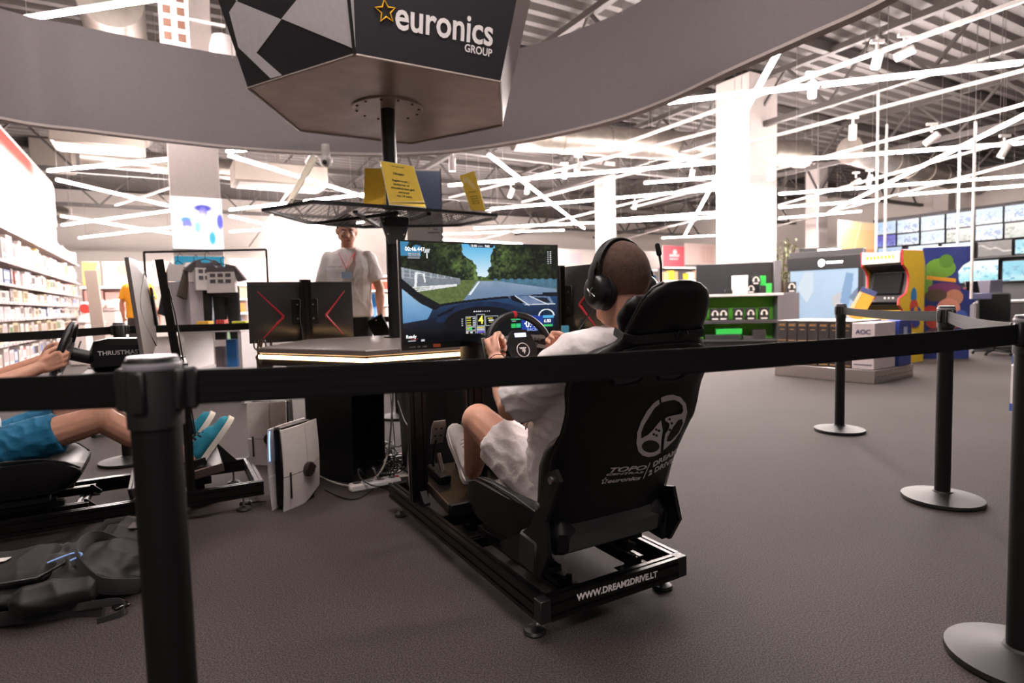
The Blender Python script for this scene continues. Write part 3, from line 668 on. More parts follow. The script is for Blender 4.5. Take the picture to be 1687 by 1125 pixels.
SPL = ['hanging straight down under the long lamp right of the wide pillar', 'hanging straight down well below that lamp, right of the pillar', 'tilted over, above the left part of the television wall', 'tilted, at the right end of the diagonal lamp', 'boxy, left one of the pair at the upper right', 'tilted over, right one of the pair at the upper right', 'upright, left of the distant slim pillar', 'tilted, beside the right yellow notice', 'upright, just left of the wide pillar', 'upright, against the right edge of the wide pillar', 'turned aside, left one of the pair above the driver', 'tilted, right one of the pair above the driver', 'tilted over, low beside the diagonal lamp', 'upright, low right beside the diagonal lamp', 'turned away, above the crossing lamps over the screen', 'tilted over, above the left end of the mesh shelf', 'small and far, just above the racing screen', 'small and far, above the head of the driver']
for i, (x, y, d, tilt, az) in enumerate(((1338, 148, 8., 0, 0), (1405, 218, 9, .05, 0), (1535, 229, 9, 1.0, .6), (1655, 248, 9, .5, .8), (1445, 98, 7.5, .2, 1), (1490, 88, 7.5, 1.3, .8), (930, 286, 13, .1, 0), (745, 271, 9.5, .15, .3), (1140, 288, 13, .25, .4), (1270, 285, 9, .1, 0), (842, 318, 14, .4, 2), (868, 312, 14, .3, .5), (1410, 300, 14, 1.2, .6), (1432, 296, 14, .3, .2), (953, 275, 12, .6, 2.2), (512, 262, 10, .9, 1), (693, 368, 16, .1, 0), (1046, 338, 16, .2, .5))):
    p = D(x, y, d); R = RZ(az)@RX(tilt)
    t = T('ceiling_spotlight', 'white ceiling spotlight, '+SPL[i], 'spotlight', p)
    for nm, me in (('can', SPM), ('lens', LNM)):
        o = P(nm, me, None, t); o.matrix_local = R.to_4x4()
    P('stem', STEM, None, t)
# ducts
def duct(p, q, r, label):
    t = T('ceiling_duct', label, 'duct', (p+q)/2); d = (q-p); L = d.length; n = int(L/1.2)
    P('pipe', MB().tube(p, q, r, n=22), GALV, t, world=True)
    for i in range(1, n): c = p.lerp(q, i/n); P('joint_ring', MB().tube(c-d.normalized()*.03, c+d.normalized()*.03, r+.02, n=22), GALV, t, world=True)
def along(x, y, z, dirv, l0, l1): p = Z(x, y, z); return p+dirv*l0, p+dirv*l1
duct(*along(190, 45, 5.3, E1, -1, 6), .40, 'silver round duct above the bulkhead at the upper left')
duct(*along(400, 85, 5.5, Vector((-.2, 1, 0)).normalized(), 1, 5), .3, 'slimmer silver duct beside the chequered header')
duct(*along(110, 355, 5.1, (E1*.6+E2*.8), -1, 4), .42, 'silver elbow duct left of the poster pillar, low')
duct(*along(1080, 238, 5.2, (E2*.95+E1*-.2).normalized(), -4, 5), .38, 'silver duct crossing behind the middle roof trusses')
duct(*along(1500, 275, 5.0, (E2*.98+E1*.1).normalized(), -4, 6), .36, 'silver duct above the television wall')
duct(*along(250, 268, 4.9, (E2*.98+E1*.1).normalized(), -1.5, 3), .25, 'thin silver duct left of the poster pillar, upper')
for (x, y, d, s, lb) in ((165, 236, 11, (1.4, .8, .22), 'pale rectangular air box left of the poster pillar'), (88, 258, 18, (1.0, 1., .8), 'grey square air box beside the partition'), (460, 292, 14, (2.0, 1.0, .45), 'pale rectangular air box right of the poster pillar')):
    S('ceiling_air_box', MB().box((0, 0, 0), s, b=.02).box((0, 0, -s[2]/2-.01), (s[0]*.9, s[1]*.9, .02)).box((0, 0, s[2]/2+.4), (.05, .05, .8)), mat('pale sheet metal', '8c837b', .5, .3), lb, 'duct', D(x, y, d), YAW)
ct = T('cable_tray', 'perforated cable tray hanging behind the upper left lamp', 'tray', D(287, 40, 7.9), YAW)
P('tray', MB().box((0, 0, 0), (.34, .04, 1.5)), OFFW, ct); P('bell', MB().lathe([(.01, .3), (.12, .25), (.16, .1), (.16, -.1), (.10, -.25)], (.55, 0, -.3)), WHT, ct); P('arm', MB().box((.3, 0, .1), (.6, .03, .03)), WHT, ct)
for i in range(9):
    for j in (-1, 1): P('slot', MB().box((j*.08, -.022, -.66+i*.165), (.09, .008, .1)), mat('slot brown', '6b4a3c', .7), ct)
cmr = T('ceiling_camera', 'small white dome camera under the bulkhead edge left of the pole', 'camera', D(537, 262, 6.9)); P('dome', MB().ell((0, 0, -.02), (.07, .07, .07)), WHTP, cmr); P('mount', MB().tube((0, 0, .0), (0, 0, .16), .05), WHTP, cmr); P('lens', MB().ell((0, -.05, -.045), (.03, .03, .03)), BLKG, cmr)
# ================================================================ store background
YL, YB, YR = radians(120), radians(30), radians(-60)       # facing of the left wall, the far wall, the right wall
# ---- product wall on the left
c0 = -2.2; a0, a1 = 9.3, onE2(133, 480, c0).dot(E1)
ws = T('wall_shelf', 'long white wall shelf full of boxed products along the left', 'shelf', grid_pt(0, c0-.36), YL)   # local x runs down the aisle, local y into the wall
SHW = mat('white shelf metal', 'bdb1ad', .4)
P('back_panel', MB().box(((a0+a1)/2, .03, 1.3), (a1-a0, .03, 2.6)), SHW, ws); P('plinth', MB().box(((a0+a1)/2, -.14, .05), (a1-a0, .32, .10)), SHW, ws)
LV = [.22, .63, 1.02, 1.29, 1.58, 1.95, 2.49]
for z in LV:
    sb = P('shelf', MB().box(((a0+a1)/2, -.17, z-.012), (a1-a0, .37, .025)), SHW, ws)
    P('price_rail', MB().box(((a0+a1)/2, -.36, z-.022), (a1-a0, .012, .045)), mat('pale price rail', 'c9bdbb', .3), sb)
    tm = MB(); x = a0+.1
    while x < a1: tm.box((x, -.368, z-.022), (.05, .004, .034)); x += random.uniform(.17, .34)
    P('price_ticket', tm, mat('ticket', '8f7f86', .5), sb, kind='stuff')
for i in range(int((a1-a0)/1.25)+1): P('upright', MB().box((a0+i*1.25, .0, 1.3), (.04, .06, 2.6)), SHW, ws)
PCOL = [('d2c8c4', 'a89a9c', 'white'), ('cfc4be', '7484b0', 'white and blue'), ('d0c4c2', 'c8a2a8', 'white and pink'), ('c4b698', '6e5a3c', 'cream'), ('d4cbc6', '3a3436', 'white dark-printed'), ('4b4144', '8a7f80', 'dark'), ('cdc4be', 'aaa098', 'plain white'), ('c9bdb8', '4c6a3c', 'white and green'), ('3b4d78', 'cfd6e4', 'blue'), ('a8463f', 'ead8d2', 'red'), ('e6c65a', 'f4ecd0', 'yellow')]
PM = []
for a, b, n in PCOL:
    mb = MB().box((0, 0, .5), (1, 1, 1)); mb.box((0, -.503, .6), (.8, .01, .5), mi=1); mb.box((0, -.503, .15), (.5, .01, .12), mi=1)
    PM.append(mb.mesh('boxed_product', [mat('carton '+a, a, .5), mat('carton print '+b, b, .5)]))
rn = random.Random(11); RNM = ['lowest', 'second', 'third', 'middle', 'fifth', 'sixth', 'top']
for r, z in enumerate(LV):
    hmax = (LV[r+1]-z-.07) if r < 6 else .34; x = a0+.05
    cnt = 0
    while x < a1-.15:
        wd = rn.uniform(.17, .42); ht = hmax*rn.uniform(.72, 1.)
        k = rn.choices(range(11), (6, 3, 4, 4, 4, 1.6, 6, 1.3, .9, .6, .5))[0]
        if x+wd > a1: break
        o = bpy.data.objects.new('boxed_product', PM[k]); COL.objects.link(o)
        Mx = ws.matrix_world@Matrix.Translation((x+wd/2, -.24+rn.uniform(-.02, .01), z+.001))@Matrix.Rotation(rn.uniform(-.06, .06), 4, 'Z')@Matrix.Diagonal((wd*.95, .14, ht, 1)); o.matrix_world = Mx
        tag(o, '%s box, %s from the near end, %s board of the left wall shelf' % (PCOL[k][2], ordw(cnt), RNM[r]), 'box', 'boxes on the %s board of the left wall shelf' % RNM[r])
        x += wd+rn.uniform(.01, .05); cnt += 1
# sign above the shelf
def flat_on(name, label, cat, p, yaw, w, h, fn, nx=60, ny=40, emit=0., th=.05, frame=None, group=None):
    t = T(name, label, cat, p, yaw, group)
    P('panel', MB().box((0, th/2+.004, 0), (w, th, h), b=.006), frame or OFFW, t)
    P('print', grid_mesh('print', w*.985, h*.975, nx, ny, fn, picmat('print_emit_%g' % emit, emit)), None, t)
    return t
def mixc(pairs, base):
    def fn(U, Vv):
        C = np.tile(hexc(base), U.shape+(1,)).astype(float)
        for f, c in pairs:
            mk = f(U, Vv); mk = mk[..., None].astype(float) if mk.dtype == bool else mk[..., None]; C = C*(1-mk)+hexc(c)*mk
        return C
    return fn
def blobm(cx, cy, rx, ry, soft=.35): return lambda U, Vv: np.clip((1-np.sqrt(((U-cx)/rx)**2+((Vv-cy)/ry)**2))/soft+.5, 0, 1)
def rectm(x0, y0, x1, y1): return lambda U, Vv: (U > x0) & (U < x1) & (Vv > y0) & (Vv < y1)
def slashm(x0, dx, wd): return lambda U, Vv: (np.abs(U-x0-dx*Vv) < wd)
p = onE2(40, 270, -2.5); flat_on('wall_sign', 'red and white wall sign high on the partition at the left edge', 'sign', grid_pt((onE2(0, 250, -2.55).dot(E1)+onE2(90, 320, -2.55).dot(E1))/2-.3, -2.55, onE2(40, 250, -2.56).z-.62), YL, onE2(90, 320, -2.55).dot(E1)-onE2(0, 250, -2.55).dot(E1)+.6, 1.1, mixc([(lambda U, Vv: np.clip((Vv-.62)*5, 0, 1)*np.clip((.62-U)*8, 0, 1), 'cf4a42'), (lambda U, Vv: U > .62, 'e9dedb'), (slashm(.70, .04, .012), 'b9aeb0'), (slashm(.78, -.04, .012), 'b9aeb0'), (slashm(.9, 0, .02), 'b9aeb0')], 'f0e6e2'))
# ---- back wall, left half: banners, bays, bins
CB = 20.
def rectB(x0, y0, x1, y1, c=CB):
    a, b = onE1(x0, y0, c), onE1(x1, y1, c); yy = onE1(x0, y1, c)
    return E1*c+E2*((a.dot(E2)+b.dot(E2))/2)+Vector((0, 0, (a.z+yy.z)/2)), b.dot(E2)-a.dot(E2), a.z-yy.z
def banner(x0, y0, x1, y1, label, fn, c=CB, emit=0., nx=60, ny=36):
    p, w_, h_ = rectB(x0, y0, x1, y1, c); return flat_on('wall_banner', label, 'banner', p, YB, w_, h_, fn, nx, ny, emit)
banner(134, 431, 166, 471, 'pale orange wall banner at the far end of the product wall', mixc([(slashm(.5, .5, .05), 'fff4e0'), (rectm(0, 0, 1, .08), 'e0a860')], 'f3bf72'))
banner(168, 431, 250, 471, 'beige portrait wall banner beside the pale orange banner', mixc([(rectm(.05, .1, .35, .95), 'eeded8'), (blobm(.55, .7, .3, .35), 'c69a88'), (blobm(.7, .2, .4, .3), 'ecc4b4'), (rectm(.08, .3, .3, .36), 'a9897e')], 'f0d9cd'))
banner(250, 431, 360, 471, 'pinkish beige wall banner behind the clothes rail', mixc([(blobm(.2, .6, .22, .4), 'd8b0a0'), (blobm(.8, .5, .25, .5), 'f0cfc8')], 'f2dcd4'))
banner(378, 426, 446, 470, 'pink wall banner with white circles right of the poster pillar', mixc([(rectm(.05, .2, .42, .9), 'e9a9b0'), (blobm(.62, .6, .16, .28, .1), 'f6e2e0'), (blobm(.85, .45, .16, .28, .1), 'f6e2e0'), (blobm(.62, .6, .08, .14, .1), 'dcb0ae')], 'f2d0cf'))
banner(448, 430, 536, 482, 'pale pink wall banner with a dotted pattern left of the standing person', mixc([(lambda U, Vv: (np.sin(U*40)*np.sin(Vv*22) > .3) & (U > .4) & (Vv < .45), 'e2aca2'), (blobm(.22, .6, .16, .3), 'e0b4a8'), (blobm(.42, .7, .12, .25), 'e6bdb2')], 'f4dcd6'))
def bay(x0, y0, x1, base, label, short, rows, c=CB-.5, colset=None, back='a88f86', emit=0):
    """a shelf bay against the far wall: boards with lit edges and goods"""
    p, w_, h_ = rectB(x0, y0, x1, base, c); t = T('shelf_bay', label, 'shelf', Vector((p.x, p.y, 0)), YB); zt = p.z+h_/2
    P('back_panel', MB().box((0, .28, zt/2), (w_, .04, zt)), mat('bay back '+back, back, .7), t)
    for i in range(rows+1):
        z = .12+(zt-.12)*i/rows; b = P('board', MB().box((0, .1, z), (w_, .36, .03)), SHW, t); P('edge_light', MB().box((0, -.09, z), (w_, .015, .05)), mat('shelf edge strip', 'fdf3ee', .4, emit=2.5), b)
    gap = (zt-.12)/rows
    for i in range(rows):
        x = -w_/2+.05; cnt = 0
        while x < w_/2-.2:
            wd = rn.uniform(.2, .5); k = rn.randrange(len(colset)); c1, cn = colset[k]
            if x+wd < w_/2:
                key = 'good '+c1
                if key not in MATS: mat(key, c1, .5)
                me = GM.setdefault(c1, MB().box((0, 0, .5), (1, 1, 1), b=.03).mesh('packed_good', MATS[key]))
                o = bpy.data.objects.new('packed_good', me); COL.objects.link(o); o.matrix_world = t.matrix_world@Matrix.Translation((x+wd/2, .1, .14+gap*i+.001))@Matrix.Diagonal((wd*.93, .22, gap*rn.uniform(.55, .85), 1))
                tag(o, '%s goods, %s from left, %s board, %s' % (cn, ordw(cnt), ('lowest', 'second', 'third', 'top')[i], short), 'box', 'goods in the %s' % short); cnt += 1
            x += wd+.02
    return t
GM = {}
C1 = [('8d3b40', 'dark red'), ('4c7a55', 'green'), ('b98d86', 'pinkish'), ('e6dad4', 'white'), ('54474a', 'dark')]
C2 = [('f0e6de', 'white'), ('d89a4c', 'orange'), ('b7482f', 'red'), ('3d7ab5', 'blue'), ('e9ded0', 'cream')]
bay(133, 474, 218, 578, 'far shelf bay left of the person in yellow with red and green goods', 'bay left of the yellow shirt', 4, colset=C1)
bay(330, 470, 412, 580, 'far shelf bay right of the clothes rail with bright goods', 'bay by the clothes rail', 4, colset=[('5d6f9c', 'blue grey'), ('5b8a5e', 'green'), ('d98a45', 'orange'), ('c9b393', 'tan'), ('efe7dd', 'white')])
bay(590, 455, 660, 580, 'far white shelf bay right of the standing person', 'bay by the standing person', 4, colset=C2, back='eee4de')
# tall bright bays and bins filling the far left area
def bin_(x0, y0, x1, base, dd, label, m):
    q = D(x0, base, dd); q2 = D(x1, base, dd); wd = (q2-q).length; zt = D(x0, y0, dd).z; c = (q+q2)/2
    t = T('sale_bin', label, 'bin', Vector((c.x, c.y, 0)), 0); P('body', MB().box((0, 0, zt*.42), (wd, .6, zt*.84), b=.02), m, t); P('rim', MB().box((0, 0, zt*.86), (wd+.04, .64, .04), b=.01), SHW, t)
    g = MB()
    for i in range(14): g.box((rn.uniform(-wd/2+.1, wd/2-.1), rn.uniform(-.2, .2), zt*.9+rn.uniform(0, zt*.1)), (.16, .13, .12), RZ(rn.uniform(0, 3)), b=.01)
    P('goods', g, mat('white goods', 'ece2dc', .6), t, kind='stuff')
bin_(166, 498, 210, 585, 13.5, 'white sale bin heaped with goods left of the person in yellow', OFFW)
bin_(190, 515, 222, 582, 15.2, 'farther white sale bin behind the near one', OFFW)
bin_(132, 520, 162, 590, 12.5, 'white sale bin beside the end of the product wall', OFFW)
rb = D(140, 508, 12.4); S('round_red_sign', MB().tube((0, -.02, 0), (0, .02, 0), .1, n=20).tube((0, 0, -.1), (0, 0, -.36), .012), mat('red sign', 'd6453c', .5), 'small round red sign at the end of the product wall', 'sign', rb)
gp = D(163, 570, 11.5); t = T('leaning_panel', 'tall grey display board standing at the end of the product wall', 'board', Vector((gp.x, gp.y, 0)), .3); P('board', MB().box((0, 0, .95), (.22, .05, 1.9), RY(-.05), b=.01), mat('grey beige board', 'a09289', .6), t); P('foot', MB().box((0.04, 0, .02), (.4, .3, .03), b=.008), GREYP, t)
# white display tables
def table(x0, x1, y, dd, zt, label, yaw=0.):
    a, b = D(x0, y, dd), D(x1, y, dd); c = (a+b)/2; wd = (b-a).length; t = T('display_table', label, 'table', Vector((c.x, c.y, 0)), yaw)
    P('tabletop', MB().box((0, 0, zt-.02), (wd, .7, .04), b=.006), WHTP, t); P('shelf', MB().box((0, 0, zt*.45), (wd-.06, .62, .03)), WHTP, t)
    for sx in (-1, 1): P('side_panel', MB().box((sx*(wd/2-.02), 0, zt/2-.02), (.04, .66, zt-.04), b=.004), WHTP, t)
    return t, c, wd
tb, tc_, tw = table(322, 418, 545, 7.0, .86, 'white display table with a lower shelf behind the clothes rail')
for i, (dx, z, c, lb, s) in enumerate(((-.2, .88, 'e2b23c', 'yellow box on the white display table, left one', (.14, .12, .06)), (.0, .88, 'b03a34', 'dark red box on the white display table', (.1, .1, .07)), (.22, .88, 'c8c838', 'lime green box on the white display table', (.16, .12, .05)), (.12, .40, '2f77bd', 'blue boxed product on the lower shelf of the white display table', (.12, .12, .32)), (-.02, .40, '7a6f74', 'grey boxed product on the lower shelf of the white display table', (.1, .12, .24)))):
    S('product_box', MB().box((0, 0, s[2]/2), s, b=.004).box((0, -s[1]/2-.001, s[2]*.6), (s[0]*.7, .002, s[2]*.3)), mat('box '+c, c, .5), lb, 'box', Vector((tc_.x+dx, tc_.y-.05, z+.002)))
table(590, 640, 540, 8.5, .9, 'white display table right of the standing person')
for i, (x, y, lb) in enumerate(((612, 503, 'upper blue carton right of the standing person'), (608, 545, 'lower blue carton right of the standing person'))):
    q = D(x, y, 8.4); S('blue_carton', MB().box((0, 0, 0), (.2, .2, .17), b=.004).box((-.03, -.102, 0), (.05, .004, .1)).box((.05, -.102, .03), (.06, .004, .04)), mat('blue carton', '2d86cf', .5), lb, 'box', (q.x, q.y, .985 if i else 1.155))
# pillar poster: backlit screen
def poster(U, Vv):
    C = np.ones(U.shape+(3,))*hexc('f6f6fa')
    C *= (1-.05*fbm(U, Vv, 4, 5))[..., None]
    for cx, cy, rx, ry, c in ((.62, .80, .16, .06, '5a55b8'), (.62, .72, .08, .10, '8a80d0'), (.60, .55, .12, .18, 'e2d4e4'), (.28, .56, .09, .05, '6aa6d8'), (.30, .48, .09, .09, '8c8cd2'), (.30, .36, .1, .09, 'e6e0f0'), (.78, .22, .06, .12, '4cb2cc'), (.95, .55, .06, .14, '6a6ad0'), (.55, .16, .14, .06, 'd8d8ee'), (.5, .42, .05, .1, '9ad0e0')):
        m_ = blobm(cx, cy, rx, ry, .5)(U, Vv)[..., None]; C = C*(1-m_)+hexc(c)*m_
    return C
pz0, pz1 = D(330, 440, 8.3).z, D(330, 324, 8.3).z
pp = PL-E1*.345; t = flat_on('pillar_poster', 'backlit white poster with pale blue and violet figures on the left pillar', 'poster', Vector((pp.x, pp.y, (pz0+pz1)/2+.12)), YB, .64, pz1-pz0-.24, poster, 80, 110, 1.5, .03)
flat_on('pillar_panel', 'cyan panel under the backlit poster on the left pillar', 'sign', Vector((pp.x, pp.y, pz0-.30)), YB, .62, .92, mixc([(lambda U, Vv: Vv > .9-.25*U+.0, '2fb4dc'), (rectm(0, 0, 1, .45), 'e8e6ea')], '35bde0'), 30, 30, .55, .03)
# clothes rail with shirts
rk = D(342, 480, 7.3); rk.z = 0; rw = (D(440, 470, 7.3)-D(242, 470, 7.3)).length; rh = D(342, 413, 7.3).z
t = T('clothes_rail', 'black tube clothes rail frame in front of the poster pillar', 'rail', rk, .03)
P('rail', MB().tube((-rw/2, 0, rh), (rw/2, 0, rh), .014, n=10), BLKM, t)
for s in (-1, 1):
    u = P('upright', MB().tube((s*rw/2, 0, .03), (s*rw/2, 0, rh), .014, n=10), BLKM, t); P('foot', MB().box((s*rw/2, 0, .015), (.05, .5, .03), b=.008), BLKM, u)
def shirt(px, top, bot, wd, lab, cols, sleeve=.28, yaw=0., black_below=0.):
    q = D(px, top, 7.3); z1 = q.z; z0 = D(px, bot, 7.3).z; h_ = z1-z0; t = T('shirt', lab, 'shirt', (q.x, rk.y, z1), yaw)
    def slab(pts, th, y0=0.):
        mb = MB(); mb.prism([(x, z) for x, z in pts], th, (0, y0+th/2, 0), Matrix(((1, 0, 0), (0, 0, 1), (0, 1, 0))).transposed()@Matrix.Identity(3)); return mb
    RW = Matrix(((1, 0, 0), (0, 0, -1), (0, 1, 0)))
    def sl(pts, th, y): return MB().prism(pts, th, (0, y+th/2, 0), RW)
    w2 = wd/2
    P('yoke', sl([(-w2, -.30*h_), (-w2*.98, -.10*h_), (-.08, -.02), (-.05, -.06), (.05, -.06), (.08, -.02), (w2*.98, -.10*h_), (w2, -.30*h_)], .07, 0), mat('jersey '+cols[0], cols[0], .9), t)
    P('body', sl([(-w2, -.31*h_), (w2, -.31*h_), (w2*1.02, -h_), (-w2*1.02, -h_)], .065, 0), mat('jersey '+cols[1], cols[1], .9), t)
    for s in (-1, 1): P('sleeve', sl([(s*w2*.96, -.09*h_), (s*(w2+.13), -sleeve*h_), (s*(w2+.03), -(sleeve+.05)*h_), (s*w2*.96, -.27*h_)], .06, .002), mat('jersey '+cols[2], cols[2], .9), t)
    P('hanger', MB().path([(-w2*.7, 0, -.09*h_), (0, 0, -.01), (w2*.7, 0, -.09*h_)], .006, 6).path([(0, 0, -.01), (0, 0, .05), (.03, 0, .08), (.05, 0, .05)], .004, 6), BLKM, t)
    if len(cols) > 3:
        for i in range(2):
            for j in range(3): P('print_block', MB().box((-w2*.55+j*w2*.55, -.037, -(.42+.2*i)*h_), (w2*.38, .006, .12*h_)), mat('jersey print '+cols[3], cols[3], .8), t)
    return t
shirt(293, 428, 545, .24, 'pale grey long sleeved shirt with black sleeve, leftmost on the clothes rail', ('f0e9e6', 'b4aeb2', '2c2a2e'), .75, .5)
shirt(320, 430, 545, .26, 'grey shirt seen edge on, second on the clothes rail', ('e9e2df', 'aaa4a8', '3d332c'), .5, 1.25)
shirt(338, 425, 478, .26, 'dark grey jersey with white print seen half sideways, third on the clothes rail', ('5d575c', 'e8e2e0', '4b464a', '5a555a'), .4, .8)
shirt(364, 433, 482, .34, 'dark grey jersey with white block print, rightmost on the clothes rail', ('5f595e', 'ebe5e3', '4f4a4e', '59545a'), .6, 0.)
def trousers(px, top, bot, wd, lab, yaw):
    q = D(px, top, 7.34); z0 = D(px, bot, 7.34).z; h_ = q.z-z0; t = T('hanging_trousers', lab, 'trousers', (q.x, rk.y+.14, q.z), yaw)
    for s in (-1, 1): P('trouser_leg', MB().loft([ringe((s*wd*.25, 0, 0), wd*.26, .045, (0, 1, 0), 16), ringe((s*wd*.26, 0, -h_*.5), wd*.25, .05, (0, 1, 0), 16), ringe((s*wd*.3, 0, -h_), wd*.22, .045, (0, 1, 0), 16)]), mat('black sport fabric', '151417', .85), t)
    P('waistband', MB().loft([ringe((0, 0, .03), wd*.5, .05, (0, 1, 0), 16), ringe((0, 0, -.12), wd*.52, .055, (0, 1, 0), 16)]), mat('black sport fabric', '151417', .85), t)
trousers(342, 470, 540, .26, 'black trousers hanging under the sideways dark jersey', .5)
trousers(366, 474, 560, .32, 'black trousers hanging under the rightmost jersey', .0)
# white sneaker of someone beyond the left simulator
ws_ = Z(180, 716, 0); t = T('sneaker', 'single white sneaker with black sole on the floor beyond the left simulator', 'shoe', ws_, 1.2); shoe(t, (-.14, 0, .006), (.15, 0, .006), (0, 0, 1), 'd9d3cf', '1d1c1e', 'cfc8c4')
# tall grey info totem behind the mesh shelf
tp_ = D(702, 450, 7.6); tz = D(702, 278, 7.6).z; t = T('info_totem', 'tall grey totem behind the mesh shelf with blue grey top panel', 'totem', (tp_.x, tp_.y, 0), radians(8))
P('cabinet', MB().box((0, .16, tz/2), (.44, .3, tz), b=.01), WHTP, t); P('face', MB().box((0, -.005, tz*.5), (.44, .03, tz-.02), b=.004), mat('brushed silver panel', 'a9a6a3', .3, .7), t)
P('top_panel', MB().box((0, -.024, tz-.28), (.43, .01, .50), b=.002), mat('blue grey panel', '55617c', .35), t); tr = P('trim', MB().box((.222, -.01, tz/2), (.012, .04, tz)), BLK, t)
lg = MB().path([(.05, -.024, tz-.75), (.10, -.024, tz-.68), (.12, -.024, tz-.76), (.17, -.024, tz-.76)], .006, 6).box((.11, -.024, tz-.80), (.14, .006, .012)); P('emblem', lg, mat('dark grey print', '4a4a4e', .6), t)
S('stand_shelf', MB().box((0, 0, .6), (.5, .4, 1.2), b=.01).box((0, -.205, .6), (.46, .01, 1.1)), OFFW, 'white cabinet behind the driver desk', 'cabinet', (tp_.x+.1, tp_.y+.9, 0), .1)
# ================================================================ store background, right half
def flr(x, d): v = D(x, 480, d); return Vector((v.x, v.y, 0))
DG = mat('dark grey laminate', '3a383b', .5); MG = mat('mid grey laminate', '6b676c', .5); GRN = mat('bright green panel', '58b32c', .5); GRN2 = mat('vivid green carton', '2fc04e', .45)
# gaming accessory counter
ga = (flr(1150, 12.5)+flr(1318, 12.1))/2; gw = (flr(1150, 12.5)-flr(1318, 12.1)).length; gy = atan2(flr(1318, 12.1).y-flr(1150, 12.5).y, flr(1318, 12.1).x-flr(1150, 12.5).x)
t = T('gaming_shelf', 'dark grey shelf unit with bright green niches behind the racing seat', 'shelf', ga, gy); gs = t; xl, xr = -gw/2, gw/2-.42
P('plinth', MB().box(((xl+xr)/2, .22, .08), (xr-xl, .42, .16)), BLK, t); P('back_panel', MB().box(((xl+xr)/2, .42, .64), (xr-xl, .03, 1.0)), GRN, t)
for z, hh in ((.17, .04), (.56, .07), (1.11, .06)): P('board', MB().box(((xl+xr)/2, .2, z), (xr-xl, .46, hh), b=.004), DG if z < 1 else MG, t)
P('lip', MB().box(((xl+xr)/2, -.035, 1.12), (xr-xl, .012, .05)), OFFW, t)
P('side_panel', MB().box((xr+.02, .2, .57), (.05, .46, 1.14), b=.004), MG, t); P('side_panel', MB().box((xl, .2, .57), (.05, .46, 1.14), b=.004), MG, t)
P('header', MB().box(((xl+xr)/2, .45, 1.47), (xr-xl, .06, .66), b=.01), mat('dark header', '2b2a2d', .3), t); P('header_post', MB().box((xr+.07, .40, 1.48), (.14, .12, .68), b=.01), MG, t)
P('end_cabinet', MB().box((xr+.22, .24, .57), (.38, .5, 1.14), b=.006), MG, t)
tk = MB()
for x in (xl+.35, xl+.75, xl+1.25, xl+1.6): tk.box((x, -.045, 1.12), (.14, .004, .045))
P('price_ticket', tk, WHT, t)
def at(tt, x, y, z): return tt.matrix_world@Vector((x, y, z))
def pxx(tt, px): # local x on the front plane of tt for picture column px
    n = tt.matrix_world.to_3x3()@Vector((0, 1, 0)); v = ray(px, 500); s = (tt.matrix_world.translation-CP).dot(n)/v.dot(n); return (tt.matrix_world.inverted()@(CP+v*s)).x
def headset_box(nm, lb, p, yaw, c='1d1d20', s=(.17, .1, .22)):
    o = T(nm, lb, 'box', p, yaw); P('carton', MB().box((0, 0, s[2]/2), s, b=.004), mat('carton '+c, c, .4), o)
    P('picture', MB().path([(cos(a)*.05, -s[1]/2-.002, s[2]*.55+sin(a)*.06) for a in np.linspace(-.3, pi+.3, 12)], (.014, .004), 6).ell((-.05, -s[1]/2-.003, s[2]*.5), (.022, .006, .03)).ell((.05, -s[1]/2-.003, s[2]*.5), (.022, .006, .03)), mat('pale product print', 'd9d4cd', .5), o)
    P('label', MB().box((0, -s[1]/2-.002, .03), (s[0]*.6, .004, .025)), WHT, o)
    return o
for i, px in enumerate((1178, 1192, 1217, 1237, 1259)):
    headset_box('headset_box', 'black headset box with pale print in the upper green niche, %s from the left' % ORD[i], at(t, pxx(t, px), .05, .597), gy, s=(.2, .1, .25))
for px, w_, h_, d_, c, z, lb in ((1201, .52, .12, .2, '2fc04e', .30, 'long vivid green carton in the lower green niche'), (1190, .7, .1, .24, '26262a', .192, 'long dark carton under the vivid green carton'), (1251, .26, .2, .2, '2a292d', .192, 'square dark carton at the right end of the lower green niche'), (1233, .2, .07, .2, '3c3a3f', .192, 'small flat dark carton in the lower green niche')):
    S('carton', MB().box((0, 0, h_/2), (w_, d_, h_), b=.004).box((w_*.2, -d_/2-.002, h_*.4), (.1, .004, .04)), mat('carton '+c, c, .45), lb, 'box', at(t, pxx(t, px), .1, z), gy)
for px, w_, h_, c, lb in ((1220, .30, .38, 'e4e1e2', 'large pale grey box on top of the gaming shelf'), (1258, .10, .2, '2fc04e', 'tall green box on the gaming shelf, standing on a dark one'), (1267, .11, .2, '43cc5a', 'green box at the right end of the gaming shelf top'), (1201, .14, .09, '1d1c20', 'small black box on the gaming shelf left of the pale box')):
    S('product_box', MB().box((0, 0, h_/2), (w_, .16, h_), b=.006).box((0, -.082, h_*.6), (w_*.5, .004, h_*.25)), mat('box '+c, c, .4), lb, 'box', at(t, pxx(t, px), .1, 1.142+(.16 if px == 1258 else 0)), gy)
S('product_box', MB().box((0, 0, .078), (.13, .16, .156), b=.006), mat('box 1d1c20', '1d1c20', .4), 'dark box under the tall green box on the gaming shelf', 'box', at(t, pxx(t, 1257), .1, 1.142), gy)
for i, (px, z) in enumerate(((1238, 1.142), (1246, 1.32))):
    o = headset_box('headset_box', 'black box with round white print on the gaming shelf, %s' % ('lower one' if i == 0 else 'stacked higher one'), at(t, pxx(t, px), .1, z), gy, s=(.16, .12, .175))
headset_box('headset_box', 'black headset box standing on the grey end cabinet', at(t, xr+.3, .2, 1.142), gy)
